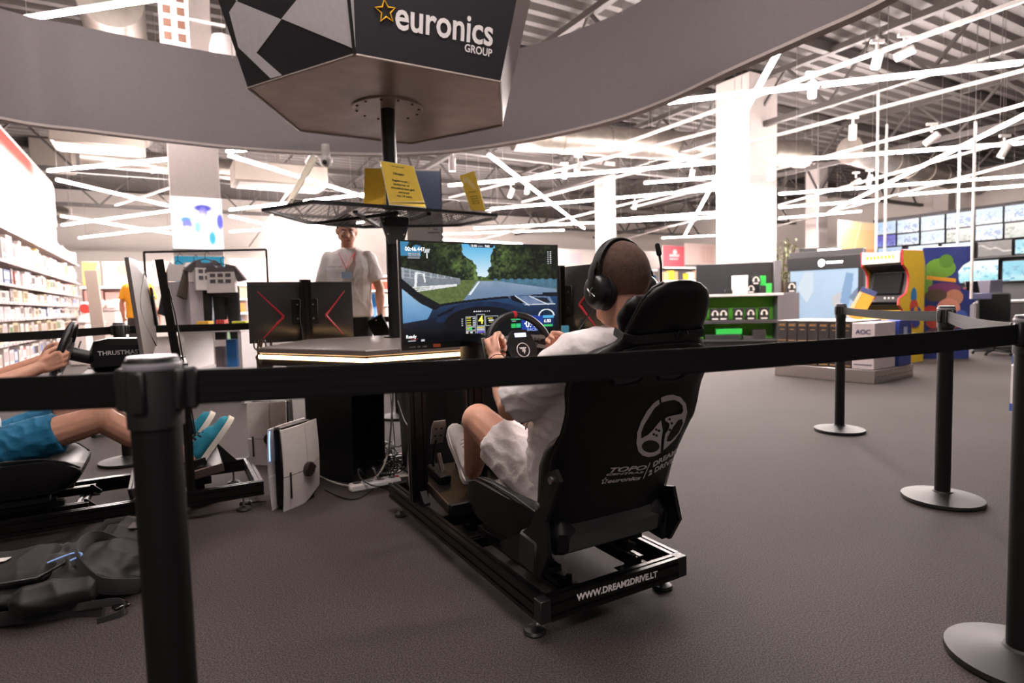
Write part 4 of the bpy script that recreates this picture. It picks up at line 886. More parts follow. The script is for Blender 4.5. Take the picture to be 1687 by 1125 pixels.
# backlit hero display
hp0, hp1 = flr(1299, 12.9), flr(1421, 11.9); hc_ = (hp0+hp1)/2; hw = (hp1-hp0).length; hy = atan2(hp1.y-hp0.y, hp1.x-hp0.x)
t = T('hero_display', 'backlit pale blue display wall with black header and glowing logo', 'display', hc_, hy)
P('cabinet', MB().box((0, .12, 1.0), (hw, .2, 2.0), b=.01), DG, t); P('header', MB().box((0, -.03, 1.74), (hw, .12, .27), b=.008), mat('black header panel', '232225', .35), t)
def hero(U, Vv):
    C = np.ones(U.shape+(3,))*hexc('c4dcf4'); C += (.10*(Vv-.5)+.06*(fbm(U, Vv, 3, 21)-.5))[..., None]
    for pts, c in (([(.1, .75), (.22, .98), (.34, .98), (.34, .7), (.25, .55)], 'e3effb'), ([(.72, .6), (.80, .95), (.90, .93), (.86, .60), (.80, .42), (.70, .42)], '8fb4dc'), ([(.68, .45), (.84, .45), (.80, .26), (.66, .22)], 'b4cfe8'), ([(.55, .12), (.75, .08), (.78, .16), (.60, .22)], '8aa6c4'), ([(.84, .62), (1., .8), (1., .7), (.9, .55)], '7f92b0'), ([(.6, .62), (.74, .7), (.72, .5), (.62, .5)], 'd9d6da')):
        C[poly_in(U, Vv, pts)] = hexc(c)
    return C
o = P('print', grid_mesh('print', hw*.96, 1.52, 90, 90, hero, picmat('print_emit_0.9', .9)), None, t); o.location = (0, .015, .84)
P('frame_post', MB().box((hw/2-.03, -.02, .8), (.07, .1, 1.6)), BLK, t)
GLOW = mat('glowing white letters', 'ffffff', .4, emit=5)
lm = MB().path([(-.02+cos(a)*.055, -.095, 1.74+sin(a)*.055) for a in np.linspace(.5, 5.6, 14)], .016, 6).cap((.02, -.095, 1.735), (-.02, -.095, 1.735), .014).cap((-.07, -.095, 1.69), (-.02, -.095, 1.67), .013)
for i in range(7): lm.path([(.085+i*.045+cos(a)*.017, -.095, 1.74+sin(a)*.02) for a in np.linspace(0, 5.4, 8)], .007, 6)
P('logo', lm, GLOW, t)
q = D(1350, 418, 15.5); t = T('light_box_sign', 'black hanging sign box with white lit face above the hero display', 'sign', q, radians(-12)); P('box', MB().box((0, .2, 0), (1.0, .5, .30), b=.01), mat('black header panel', '232225', .35), t); P('lit_face', MB().box((.22, -.06, .01), (.56, .02, .2), b=.008), GLOW, t); P('lit_strip', MB().box((.16, -.05, -.22), (.36, .02, .08)), GLOW, t); P('rod', MB().tube((0, .2, .1), (0, .2, 3.6), .012), STEEL, t)
def plant(px, top, dd, lb, n, hw_):
    q = flr(px, dd); z1 = D(px, top, dd).z; t = T('potted_plant', lb, 'plant', q); P('pot', MB().lathe([(.16, 0), (.22, .5), (.21, .5), (.15, .45)], n=16), OFFW, t)
    st = MB(); lf = MB(); r_ = random.Random(px)
    for i in range(n):
        a = r_.uniform(0, 6.28); s = r_.uniform(.3, 1); tip = Vector((cos(a)*hw_*s, sin(a)*hw_*s, z1*r_.uniform(.82, 1.)))
        st.path([(0, 0, .45), (tip.x*.3, tip.y*.3, z1*.6), tip], .008, 5)
        for k in range(7):
            c = Vector((tip.x*.3, tip.y*.3, z1*.6)).lerp(tip, k/6)+Vector((r_.uniform(-.07, .07), r_.uniform(-.07, .07), r_.uniform(-.05, .05)))
            Rr = RZ(r_.uniform(0, 6.28))@RX(r_.uniform(-.9, .9)); lf.add([c+Rr@Vector(v) for v in ((0, -.07, 0), (.028, 0, .012), (0, .07, 0), (-.028, 0, .012))], [(0, 1, 2, 3)])
    P('stem', st, mat('stem brown', '5a4a34', .8), t); P('foliage', lf, mat('olive leaves', '7f8f5e', .6, var=.3, vs=5), t, kind='stuff')
plant(1290, 394, 14.5, 'leafy green plant behind the gaming shelf, beside the wide pillar', 22, .42); plant(1322, 412, 16.6, 'lower leafy plant behind the dark sign box', 16, .45)
banner(1383, 362, 1441, 432, 'tall orange and yellow wall banner left of the television wall', mixc([(lambda U, Vv: Vv < .32, 'f3a064'), (lambda U, Vv: Vv > .8, 'f9d9a6'), (slashm(.3, .3, .02), 'fbe6c4')], 'f8cf8c'), c=11.5)
banner(1092, 404, 1128, 441, 'red wall banner right of the head of the driver', mixc([(rectm(.3, .5, .75, .62), 'f3c9cb'), (blobm(.55, .72, .1, .12), 'f6dcd8'), (rectm(.3, .36, .7, .44), 'eeb6ba')], 'd4616b'), c=19.)
banner(1128, 400, 1181, 436, 'pale pink wall banner beside the red one', mixc([(rectm(.5, .1, .9, .9), 'ecc6bc'), (lambda U, Vv: (np.sin(U*60) > .7), 'f0d4cc')], 'f4dad2'), c=19.)
bay(1092, 441, 1181, 570, 'far dark and yellow shelf bay right of the driver with mixed goods', 'bay right of the driver', 4, c=18.5, colset=[('e8c43a', 'yellow'), ('f1e9e2', 'white'), ('c9a27a', 'tan'), ('4d4a50', 'dark')], back='6a6468')
banner(690, 402, 1090, 440, 'long pale promotional band on the far wall behind the racing screen', mixc([(rectm(.05, .3, .2, .7), 'f2d9cf'), (rectm(.5, .2, .62, .8), 'f4dfe4'), (rectm(.7, .35, .9, .6), 'efd8d2')], 'f8eee8'), c=24.)
bay(690, 442, 1085, 560, 'long far white shelf bay behind the racing screen', 'long far bay', 4, c=23.5, colset=C2, back='eee4de')
# ---- monitor cartons on a chequer plate platform
k0, k1, k2 = Z(1441, 633, 0), Z(1276, 618, 0), Z(1490, 619, 0)
ux = (k0-k1).normalized(); Lf = (k0-k1).length; yw = atan2(ux.y, ux.x); dp = 1.05
t = T('platform', 'low chequer plate platform under the monitor cartons', 'platform', k0, yw)
PLT = mat('chequer plate aluminium', 'b7b0aa', .35, .85)
P('deck', MB().box((-Lf/2, dp/2, .08), (Lf, dp, .16), b=.006), PLT, t)
st = MB()
for i in range(int(Lf/.045)):
    for j in range(3): st.box((-Lf+.03+i*.045, -.002, .03+j*.05), (.03, .006, .008), RY(.8 if (i+j) % 2 else -.8))
for i in range(int(dp/.05)):
    for j in range(3): st.box((.002, .03+i*.05, .03+j*.05), (.006, .03, .009), RX(.8 if (i+j) % 2 else -.8))
P('tread_pattern', st, PLT, t, kind='stuff')
zt = D(1300, 531, k0.y+.35).z; bh = (zt-.162)/2; cx = [(-Lf+.02+i*(Lf-.32)/7, ) for i in range(7)]
BW = (Lf-.30)/7; KR = mat('dark brown kraft print', '322c2a', .5); GOLD = mat('gold print', 'c79a62', .4, .3)
def carton(nm, lb, x, z, w_, h_, d_, m, ink, y0=.03, labelwhite=True, brand=None, grp=None):
    o = T(nm, lb, 'box', t.matrix_world@Vector((x+w_/2, y0, z)), yw, grp)
    P('carton', MB().box((0, d_/2, h_/2), (w_-.006, d_, h_-.003), b=.004), m, o)
    P('lid', MB().box((0, d_/2, h_-.004), (w_-.01, d_-.01, .006)), mat('pale carton top', 'd9cfca', .6), o)
    if brand: text('brand_print', 'AOC', w_*.30, ink, o, UP((0, -1, 0)), (0, -.002, h_*.80), .001, .002)
    P('fold_line', MB().box((0, -.001, h_*.10), (w_*.8, .003, .012)).box((0, -.001, h_*.60), (w_*.42, .003, .008)), ink, o)
    if labelwhite: P('sticker', MB().box((-.02, -.002, h_*.62), (w_*.36, .004, h_*.36)), WHT, o)
for r in range(2):
    for i in range(7):
        carton('monitor_carton', 'dark monitor carton with gold print, %s from the left in the %s tier' % (ORD[i], ('lower', 'upper')[r]), -Lf+.02+i*BW, .162+r*bh, BW, bh, .78, KR, GOLD, labelwhite=(r == 0), brand=(r == 1 or i == 6))
carton('monitor_carton', 'tall white monitor carton beside the dark ones', -Lf+.02+7*BW, .162, .28-.02, bh*2-.02, .55, mat('pinkish white carton', 'ddd0d0', .5), mat('violet ink', '4b4468', .5), labelwhite=False, brand=True)
o = T('blue_carton', 'dark blue carton at the right end of the platform', 'box', t.matrix_world@Vector((-.12, .62, .162)), yw)
P('carton', MB().box((0, .18, bh*.98), (.24, .36, bh*1.96), b=.006), mat('deep blue carton', '2b3f92', .45), o)

for bc, bd in (((0, -.002, bh*1.7), (.07, .004, .06)), ((-.05, -.002, bh*1.25), (.06, .004, .07)), ((.05, -.002, bh*1.3), (.05, .004, .09)), ((.121, .18, bh*1.5), (.004, .1, .1))): P('print', MB().box(bc, bd), mat('pale blue print', 'c4cbe6', .5), o)
t2 = T('standing_notice', 'slanted orange notice with blue top standing behind the dark cartons', 'sign', t.matrix_world@Vector((-Lf+.72, .62, zt+.004)), rot=RZ(yw+.2)@RY(.42)@RX(-.2))
P('board', MB().box((0, 0, .21), (.19, .015, .42), b=.004), mat('orange notice', 'eba634', .5), t2); P('top_band', MB().box((0, -.001, .39), (.19, .016, .07), b=.004), mat('navy band', '3c4674', .5), t2); P('side_band', MB().box((-.075, -.009, .18), (.04, .003, .34)), mat('peach band', 'eecb98', .5), t2); P('foot', MB().box((.0, 0, .003), (.2, .12, .006)), OFFW, t2)
# ---- arcade cabinets (plain generic decoration)
def cabinet(nm, lb, p, yaw, Hc, wd, dep, side, edge, body, front):
    t = T(nm, lb, 'arcade', p, yaw)
    k = Hc/1.71
    prof = [(0, 0), (0, .82*k), (-.10*k, .90*k), (-.09*k, .98*k), (.10*k, 1.06*k), (.16*k, 1.20*k), (.17*k, 1.34*k), (.10*k, 1.44*k), (.0, 1.50*k), (-.02*k, Hc), (dep*.9, Hc), (dep, Hc*.9), (dep, 0)]
    Rs = Matrix(((0, 0, 1), (1, 0, 0), (0, 1, 0)))          # (y,z) outline, thickness along x
    for s in (-1, 1):
        sp = P('side_panel', MB().prism(prof, .03, (s*wd/2-.015, 0, 0), Rs), side, t)
        em = MB().path([(s*wd/2, a, b) for a, b in prof[:11]], .017, 6); P('edge_strip', em, edge, sp)
    inn = [(.02, .0), (.02, .80*k), (-.07*k, .895*k), (.12*k, 1.02*k), (.20*k, 1.22*k), (.21*k, 1.40*k), (.04, 1.5*k), (.04, Hc-.02), (dep-.03, Hc-.02), (dep-.03, 0)]
    P('body', MB().prism(inn, wd-.03, (-wd/2+.015, 0, 0), Rs), body, t)
    P('front_panel', MB().box((0, .008, .44*k), (wd-.04, .02, .74*k)), front, t); P('coin_door', MB().box((0, -.008, .45*k), (wd*.42, .02, .2*k), b=.004), DG, t)
    P('screen', MB().box((0, .155*k, 1.22*k), (wd*.72, .02, .34*k), RX(-.25), b=.01), BLKG, t)
    cp = P('control_panel', MB().box((0, .02*k, .985*k), (wd-.04, .24*k, .02), RX(.38)), DG, t); js = MB().tube((-.1, 0, .985*k), (-.1, -.02, 1.06*k), .008).ell((-.1, -.02, 1.07*k), (.022,)*3); P('joystick', js, RED, cp)
    bt = MB()
    for x in (.05, .11, .17): bt.tube((x, .01, .98*k), (x, .005, 1.01*k), .016, n=10)
    P('button', bt, WHT, cp)
    return t, k, prof
YEL = mat('yellow cabinet laminate', 'f2c92e', .4)
ca = D(1452, 480, 9.2); t, k, pf = cabinet('arcade_cabinet', 'yellow arcade cabinet with red edging behind the monitor cartons', Vector((ca.x, ca.y, 0)), radians(-60), 1.71, .60, .62, YEL, RED, mat('black cabinet', '161518', .5), YEL)
P('marquee', MB().box((0, -.035, 1.615), (.56, .03, .17), b=.006), mat('cream marquee', 'efe3cf', .4, emit=.25), t)
mq = MB()
for i in range(8): mq.box((-.19+i*.054, -.052, 1.625), (.034, .004, .05))
P('marquee_print', mq, mat('yellow marquee print', 'f0b81e', .4, emit=.3), t)
def dec(par, pts, c, x=.0, R=None, nm='decoration'):
    P(nm, MB().prism(pts, .003, (x, 0, 0), Matrix(((0, 0, 1), (1, 0, 0), (0, 1, 0)))), mat('decal '+c, c, .45), par)
def ov(cx, cz, rx, rz, n=16): return [(cx+cos(2*pi*i/n)*rx, cz+sin(2*pi*i/n)*rz) for i in range(n)]
X0 = .3165
for pts, c in ((ov(.30, 1.02, .085, .13), '2f86c4'), (ov(.31, .86, .12, .11), 'd8503c'), (ov(.36, .78, .16, .08), '3a4a9c'), (ov(.36, .80, .06, .06), 'f0a030'), (ov(.34, .60, .15, .06), '2e3f86'), (ov(.2, .58, .06, .05), 'c23f30')): dec(t, pts, c, X0); X0 += .0012
ca2 = D(1545, 480, 9.7); t, k, pf = cabinet('arcade_cabinet', 'dark blue arcade cabinet with green and red abstract side art right of the yellow one', Vector((ca2.x, ca2.y, 0))+Vector((.36, .0, 0)), radians(78), 1.78, .56, .74, mat('navy cabinet laminate', '2f3a78', .4), mat('navy edge', '262f60', .4), mat('black cabinet', '161518', .5), mat('navy cabinet laminate', '2f3a78', .4))
for sgn in (-1,):
    X0 = -.2975
    for pts, c in ((ov(.42, 1.45, .22, .16), '6f9c3a'), (ov(.34, 1.56, .10, .11), '5b8a34'), (ov(.60, 1.22, .07, .22), '7aa548'), ([(.2, 1.22), (.62, 1.28), (.62, 1.34), (.2, 1.28)], 'f0a63a'), (ov(.36, 1.12, .24, .10), '7a3f66'), (ov(.22, .98, .13, .13), 'c4866a'), (ov(.48, 1.02, .16, .1), '5a4a3a'), (ov(.3, .80, .17, .17), 'd8917a'), (ov(.56, .74, .12, .12), 'c23f36'), (ov(.36, .58, .26, .12), 'b5453c'), (ov(.12, .66, .1, .12), '4a62b0'), (ov(.45, .36, .2, .14), '6a4a52'), (ov(.26, .30, .12, .14), 'd98a3c'), (ov(.55, .2, .14, .1), 'a83a3a')): dec(t, pts, c, X0); X0 -= .0012
P('marquee', MB().box((0, -.03, 1.66), (.52, .03, .2), b=.006), mat('navy cabinet laminate', '2f3a78', .4), t)
P('console_wing', MB().box((0, -.16, .99), (.6, .3, .10), b=.01), mat('blue grey wing', '77799a', .5), t)
# ---- television wall
CT = 21.3
def rectT(x0, y0, x1, y1, c=CT):
    a, b, e = onE2(x0, y0, c), onE2(x1, y1, c), onE2(x0, y1, c); return E2*c+E1*((a.dot(E1)+b.dot(E1))/2)+Vector((0, 0, (a.z+e.z)/2)), abs(b.dot(E1)-a.dot(E1)), a.z-e.z
p, w_, h_ = rectT(1438, 374, 1760, 570, CT+.25); z1 = onE2(1687, 330, CT+.25).z; p.z = z1/2
t = T('television_wall', 'dark display wall carrying the rows of televisions', 'wall display', Vector((p.x, p.y, 0)), YR); P('panel', MB().box((0, .1, z1/2), (w_, .16, z1)), mat('dark tv backing', '2c2a2e', .6), t); P('board', MB().box((0, -.16, onE2(1560, 429.5, CT).z), (w_, .5, .03)), BLK, t); P('counter', MB().box((0, -.2, .35), (w_, .5, .7), b=.01), MG, t)
def tvpic(a, b, c_, kind):
    def fn(U, Vv):
        C = np.ones(U.shape+(3,))*hexc(a); n = fbm(U, Vv, 4, kind*7+1, 2)
        C = lerp(C, np.ones_like(C)*hexc(b), np.clip((.55-Vv+(n-.5)*.5)*2.2, 0, 1)[..., None])
        m_ = (fbm(U, Vv, 7, kind*3+2, 2) > .60) & (Vv < .75); C[m_] = hexc(c_)
        if kind == 5:
            C[:] = hexc('4a4744'); C *= (.7+.5*n)[..., None]; C[np.abs(Vv-(.75-.5*U+.06*np.sin(U*14))) < .035] = hexc('e0d6cc')
        return C
    return fn
TVM = [grid_mesh('screen', 1, 1, 44, 26, tvpic(*q), picmat('tv_emit', .95)) for q in (('bcd8f4', 'd6e4f2', '8fb0d8', 0), ('c4dcf6', 'e0eaf4', '7f9cc8', 1), ('4a52c4', '6f86e0', '3a3f9c', 2), ('c9d0cc', 'b8bfb4', '8f9a8c', 3), ('d8f2fa', '7fd6e0', '3fb4d0', 4), ('4a4744', '4a4744', '6a645c', 5), ('e8f4fb', 'f4fafc', 'a8d8ea', 6), ('5fc4dc', 'a6e0ea', '3a9cc0', 7))]
TVB = MB().box((0, .035, 0), (1, .06, 1), b=.012).mesh('case', BLKG)
TVS = [('top', 0, ((1443, 367, 1476, 388), (1478, 363, 1514, 385), (1517, 357.5, 1556, 381), (1559, 352, 1604, 377), (1607, 345, 1652, 371), (1655, 339, 1706, 366)), (0, 1, 0, 1, 0, 1)),
       ('second', 0, ((1443, 389, 1476, 408), (1478, 386.5, 1514, 405), (1517, 382, 1556, 403), (1559, 378.5, 1604, 400), (1607, 372.5, 1652, 397), (1655, 368, 1706, 393)), (2, 1, 0, 3, 1, 3)),
       ('third', 0, ((1446, 409, 1486, 424), (1496, 406, 1546, 423), (1551, 402, 1604, 426), (1611, 399, 1667, 424), (1672, 395, 1726, 419)), (0, 4, 1, 5, 7)),
       ('lowest', 0, ((1502, 436, 1556, 468), (1561, 432, 1645, 468), (1651, 430, 1730, 464)), (6, 4, 7))]
for rn_, _, rects, ks in TVS:
    for i, (q, kk) in enumerate(zip(rects, ks)):
        p, w_, h_ = rectT(*q); t = T('television', 'television in the %s row, %s from the left, showing %s' % (rn_, ORD[i], ('a pale blue landscape', 'a bright sky picture', 'a plain violet blue picture', 'a grey green picture', 'a white and turquoise picture', 'a dark lightning picture', 'a nearly white picture', 'a turquoise picture')[kk]), 'television', p, YR, 'televisions on the far right wall')
        for me in (TVB, TVM[kk]):
            o = P(me.name.split('.')[0], me, None, t); o.matrix_local = Matrix.Diagonal((w_*(1 if me == TVB else .965), 1, h_*(1 if me == TVB else .94), 1))
# ---- hanging poles
for i, (x, y0, y1, dd) in enumerate(((1447, 152, 442, 9.6), (1461, 205, 440, 10), (1581, 250, 432, 11), (1607, 200, 492, 9.2))):
    a, b = D(x, y0, dd), D(x, y1, dd); b.x, b.y = a.x, a.y; t = T('ceiling_pole', 'thin white vertical pole in front of the television wall, %s from the left' % ORD[i], 'pole', b); P('tube', MB().tube((0, 0, 0), (0, 0, a.z-b.z), .02, n=10), HOUS, t); P('hanger', MB().tube((0, 0, a.z-b.z), (0, 0, 6.2-b.z), .006, n=6), STEEL, t)
# ---- service counter, chair, computer at the right edge
s0 = flr(1606, 10.7); t = T('service_counter', 'grey counter with white top in front of the television wall', 'counter', s0, radians(4)); P('worktop', MB().box((.9, .35, .87), (1.84, .76, .04), b=.004), WHTP, t)
for i in range(3): d_ = P('door', MB().box((.3+.6*i, -.012, .44), (.585, .02, .80), b=.003), mat('grey counter front', '77736f', .5), t); P('handle', MB().box((.3+.6*i+.24, -.028, .76), (.02, .014, .12), b=.003), STEEL, d_)
P('body', MB().box((.9, .35, .425), (1.8, .7, .85)), MG, t)
S('computer_tower', MB().box((0, 0, .19), (.26, .4, .38), b=.008).box((0, -.203, .19), (.2, .006, .3)).box((0, -.207, .3), (.05, .004, .01)), mat('violet grey case', '514d5b', .45), 'dark violet grey computer tower on the service counter', 'computer', s0+RZ(radians(4))@Vector((.60, .4, .893)), radians(4))
t = T('till_terminal', 'black card terminal on a stand at the service counter', 'terminal', s0+RZ(radians(4))@Vector((.17, .3, .893)), radians(4)); P('stand', MB().box((0, 0, .06), (.18, .2, .12), b=.01), BLK, t); P('screen', MB().box((0, -.04, .24), (.26, .05, .26), RX(-.25), b=.012), BLKG, t); P('keypad', MB().box((0, -.12, .06), (.12, .1, .05), RX(.3), b=.006), GREYP, t)
oc = flr(1640, 9.9); t = T('office_chair', 'black office chair beside the dark blue arcade cabinet', 'chair', oc, 2.4); P('seat', MB().box((0, 0, .48), (.46, .46, .08), b=.03), FABB, t); P('backrest', MB().box((0, .23, .80), (.42, .06, .48), RX(-.1), b=.025), FABB, t); P('column', MB().tube((0, 0, .08), (0, 0, .45), .025), BLKM, t)
for i in range(5): a = i*2*pi/5; P('leg', MB().tube((0, 0, .08), (cos(a)*.28, sin(a)*.28, .05), .02, .014).ell((cos(a)*.28, sin(a)*.28, .028), (.026,)*3), BLKM, t)
# ---- white cartons stacked at the right edge
wb = D(1665, 640, 3.75); t0 = Vector((wb.x+.63, wb.y+.2, 0))
t = T('floor_stand', 'black perforated floor stand under the white cartons at the right edge', 'stand', t0, .05); P('base', MB().box((0, 0, .10), (.46, .4, .20), b=.006), mat('speckled dark base', '4c4847', .5), t); P('band', MB().box((0, -.203, .10), (.4, .004, .10)), GREYP, t)
zc = .202
for i, hh in enumerate((.34, .24)):
    o = T('white_carton', 'white carton with blue band at the right edge, %s' % ('lower one', 'upper one')[i], 'box', t0+Vector((0, 0, zc)), .05); P('carton', MB().box((0, 0, hh/2), (.54-.02*i, .46, hh-.003), b=.004), mat('white carton board', 'e2dcda', .5), o); P('blue_band', MB().box((0, 0, .035), (.543-.02*i, .463, .055)), mat('blue band', '23469c', .5), o)
    
    for bx, bz, bw_, bh_ in ((-.17, hh*.75, .05, .02), (-.20, hh*.62, .03, .03), (-.15, .1, .06, .02)): P('print', MB().box((bx, -.232, bz), (bw_, .004, bh_)), mat('grey carton print', '6a666c', .5), o)
    zc += hh
# ================================================================ booth: desk, pole, mesh shelf, header
def onplane(x, y, p0, n): v = ray(x, y); return CP+v*((Vector(p0)-CP).dot(n)/v.dot(n))
def fit_text(name, s, p0, p1, nrm, h, m, par, shear=0., bold=0., ext=.0006, lift=.001):
    """a line of lettering from p0 to p1 on the surface facing nrm (world), cap height h"""
    p0, p1 = Vector(p0), Vector(p1); x = (p1-p0); W = x.length; x.normalize(); n = Vector(nrm).normalized(); y = n.cross(x)
    cu = bpy.data.curves.new(name, 'FONT'); cu.body = s; cu.size = h*1.4; cu.extrude = ext; cu.offset = bold; cu.align_x = 'CENTER'; cu.align_y = 'CENTER'; cu.shear = shear; cu.resolution_u = 3; cu.materials.append(m)
    o = text_mesh(name, cu); xs_ = [v.co.x for v in o.data.vertices]; k = W/max(max(xs_)-min(xs_), 1e-6)
    Mx = Matrix((x, y, n)).transposed().to_4x4()@Matrix.Diagonal((k, 1, 1, 1)); Mx.translation = (p0+p1)/2+n*lift
    if par: o.parent = par; Mx = rmat(par).inverted()@Mx
    o.matrix_local = Mx; return o
DC = Vector((-.78, 4.01, 0)); DR = .87; ZD = .83
def hexa(c, r, z, a0=-90): return [Vector((c.x+cos(radians(a0+60*i))*r, c.y+sin(radians(a0+60*i))*r, z)) for i in range(6)]
desk = T('hexagonal_desk', 'dark hexagonal simulator desk with warm light strip under its edge', 'desk', DC)
P('desktop', MB().loft([hexa(DC, DR-.006, ZD-.035), hexa(DC, DR, ZD-.030), hexa(DC, DR, ZD-.005), hexa(DC, DR-.005, ZD)]), mat('dark desk laminate', '6e6765', .3), desk, world=True)
hx = hexa(DC, DR-.02, 0)
for i in range(6):
    a, b = hx[i], hx[(i+1) % 6]; d = (b-a).normalized(); mid = (a+b)/2; ang = atan2(d.y, d.x); L = (b-a).length
    ap = P('apron', MB().box((mid.x, mid.y, ZD-.071), (L-.02, .02, .07), RZ(ang), b=.003), BLK, desk, world=True)
    P('light_strip', MB().box((mid.x, mid.y, ZD-.055)+Vector((0, 0, 0)) if False else Vector((mid.x, mid.y, ZD-.055))+Vector((mid.x-DC.x, mid.y-DC.y, 0)).normalized()*.017, (L+.018, .012, .022), RZ(ang), b=.003), mat('warm light strip', 'ffca8c', .4, emit=9), ap, world=True)
    if i in (0, 1, 5):
        nrm = Vector((mid.x-DC.x, mid.y-DC.y, 0)).normalized(); c = DC+nrm*.40+d*{5: -.10, 0: .12, 1: 0}[i]
        P('pedestal', MB().loft([[c+d*(s*w_)+nrm*(q*.14)+Vector((0, 0, z)) for s, q in ((-1, -1), (1, -1), (1, 1), (-1, 1))] for z, w_ in (((0, .19), (.45, .20), (.65, .21), (.67, .36), (ZD-.04, .36)) if i == 5 else ((0, .20), (.3, .21), (ZD-.04, .25)))]), mat('satin black panel', '0f0e10', .35), desk, world=True, sharp=20)
P('front_panel', MB().box(Vector((-.33, 3.50, .38)), (.55, .02, .72), RZ(radians(30)), b=.003), mat('satin black panel', '0f0e10', .35), desk, world=True)
q_ = D(766, 588, 3.34); P('corner_profile', MB().box((q_.x, q_.y, .60), (.022, .03, .44), RZ(radians(30)), b=.002), ALUL, desk, world=True)
PC = Vector((-.86, 4.40, 0))
tower = T('display_tower', 'black pole carrying the mesh shelf and the hexagonal chequered header above the desk', 'display stand', PC)
P('pole', MB().tube(PC+Vector((0, 0, ZD+.002)), PC+Vector((0, 0, 2.49)), .052, n=28), mat('satin black pole', '1b1a1c', .3), tower, world=True)
P('pole_base', MB().lathe([(.001, 0), (.09, 0), (.09, .008), (.055, .012)], PC+Vector((0, 0, ZD+.001)), n=28), BLKM, tower, world=True)
# mesh shelf
ZS = 1.72
sp = [Z(x, y, ZS) for x, y in ((437, 346), (517, 332), (817, 355), (812, 360), (757, 371), (600, 374), (510, 367))]
shelf = P('mesh_shelf', MB().path(sp, (.014, .032), 4, True, up=Vector((0, 0, 1))), mat('shelf frame black', '17181b', .4), tower, world=True)
msh = MB(); cs = sum(sp, Vector())/len(sp); ua, va = Vector((.866, .5, 0)), Vector((-.5, .866, 0)); P2 = [((p-cs).dot(ua), (p-cs).dot(va)) for p in sp]
def clip(axis, v):
    xs = []; n = len(P2)
    for i in range(n):
        a, b = P2[i], P2[(i+1) % n]
        if (a[axis] > v) != (b[axis] > v): f_ = (v-a[axis])/(b[axis]-a[axis]); xs.append(a[1-axis]+f_*(b[1-axis]-a[1-axis]))
    return sorted(xs)
for ax_ in (0, 1):
    v = -1.2
    while v < 1.2:
        q = clip(ax_, v)
        if len(q) >= 2:
            pt = lambda s: cs+(ua*v+va*s if ax_ == 0 else ua*s+va*v); msh.tube(pt(q[0]), pt(q[-1]), .0020, n=5)
        v += .038
P('wire_mesh', msh, mat('dark wire mesh', '3b3638', .4, .5), shelf, world=True, kind='stuff')
bs_ = MB()
for a, b in (((-.35, -.3), (.05, .42)), ((.15, -.40), (.1, .42)), ((-.05, -.35), (-.45, .35))): bs_.box(cs+ua*((a[0]+b[0])/2)+va*((a[1]+b[1])/2)-Vector((0, 0, .014)), (.03, .8, .02), RZ(radians(30)+atan2(-(b[0]-a[0]), b[1]-a[1])))
P('cross_bar', bs_, BLKM, shelf, world=True)
nb_ = Vector((.5, -.866, 0)); bp_ = PC+nb_*.055
P('bracket', MB().add([bp_+ua*s*w_+Vector((0, 0, z))+nb_*o for o in (0, .02) for z, w_ in ((ZS-.02, .115), (ZS-.15, .075), (ZS-.21, .05)) for s in (-1, 1)], [(0, 1, 3, 2), (2, 3, 5, 4), (7, 6, 8, 9), (9, 8, 10, 11), (0, 2, 8, 6), (2, 4, 10, 8), (3, 1, 7, 9), (5, 3, 9, 11), (1, 0, 6, 7), (4, 5, 11, 10)]), mat('grey bracket', '4b4a4e', .4), tower, world=True, sharp=20)
P('mount_block', MB().box(PC+nb_*.05+Vector((0, 0, ZS-.05)), (.16, .18, .06), RZ(radians(30)), b=.005), BLKM, tower, world=True)
bt_ = MB()
for z, w_ in ((ZS-.05, .09), (ZS-.14, .06)):
    for s in (-1, 1): bt_.tube(bp_+ua*s*w_+Vector((0, 0, z))+nb_*.02, bp_+ua*s*w_+Vector((0, 0, z))+nb_*.028, .007, n=8)
P('bolt', bt_, STEEL, tower, world=True)
# header
HZ = 2.4966; HC = Vector((-.852, 4.407, 0)); HR = .945; HT = 3.55; GF = .30
hb, ht = hexa(HC, HR, HZ), hexa(HC, HR*(1+GF*(HT-HZ)), HT)
header = P('header_underside', MB().loft([hexa(HC, HR-.012, HZ), hexa(HC, HR-.012, HZ+.02)]), mat('brushed brown steel sheet', 'a08d80', .38, .55, bump=.05, bs=6, var=.14, vs=5), tower, world=True, sharp=20)
P('flange', MB().lathe([(.001, -.012), (.25, -.012), (.255, -.006), (.255, 0)], PC+Vector((0, 0, HZ-.001)), n=40), mat('brushed brown steel sheet', 'a08d80', .38, .55), header, world=True)
fb = MB()
for i in range(12): a = i*pi/6; fb.tube(PC+Vector((cos(a)*.225, sin(a)*.225, HZ-.02)), PC+Vector((cos(a)*.225, sin(a)*.225, HZ-.012)), .009, n=8)
P('flange_bolt', fb, BLK, header, world=True)
PN = []
DKV = mat('anthracite vinyl', '252428', .45)
for i in range(6):
    a, b, c, d = hb[i], hb[(i+1) % 6], ht[(i+1) % 6], ht[i]; n = (b-a).cross(d-a).normalized()
    if n.dot(a-HC) < 0: n = -n
    pm_ = MB().loft([[a, b, c, d], [a-n*.02, b-n*.02, c-n*.02, d-n*.02]])
    pn = P('header_panel', pm_, DKV if i in (0, 5, 2, 4) else mat('pale header panel', 'cfc8c6', .35), tower, world=True, sharp=20, label=('black panel with shop lettering' if i == 0 else 'chequered black and white panel' if i == 5 else None)); PN.append((pn, a, n))
    P('edge_rail', MB().path([a-Vector((0, 0, .004)), b-Vector((0, 0, .004))], .008, 6), mat('pale edge rail', 'b8aca4', .4, .4), pn, world=True)
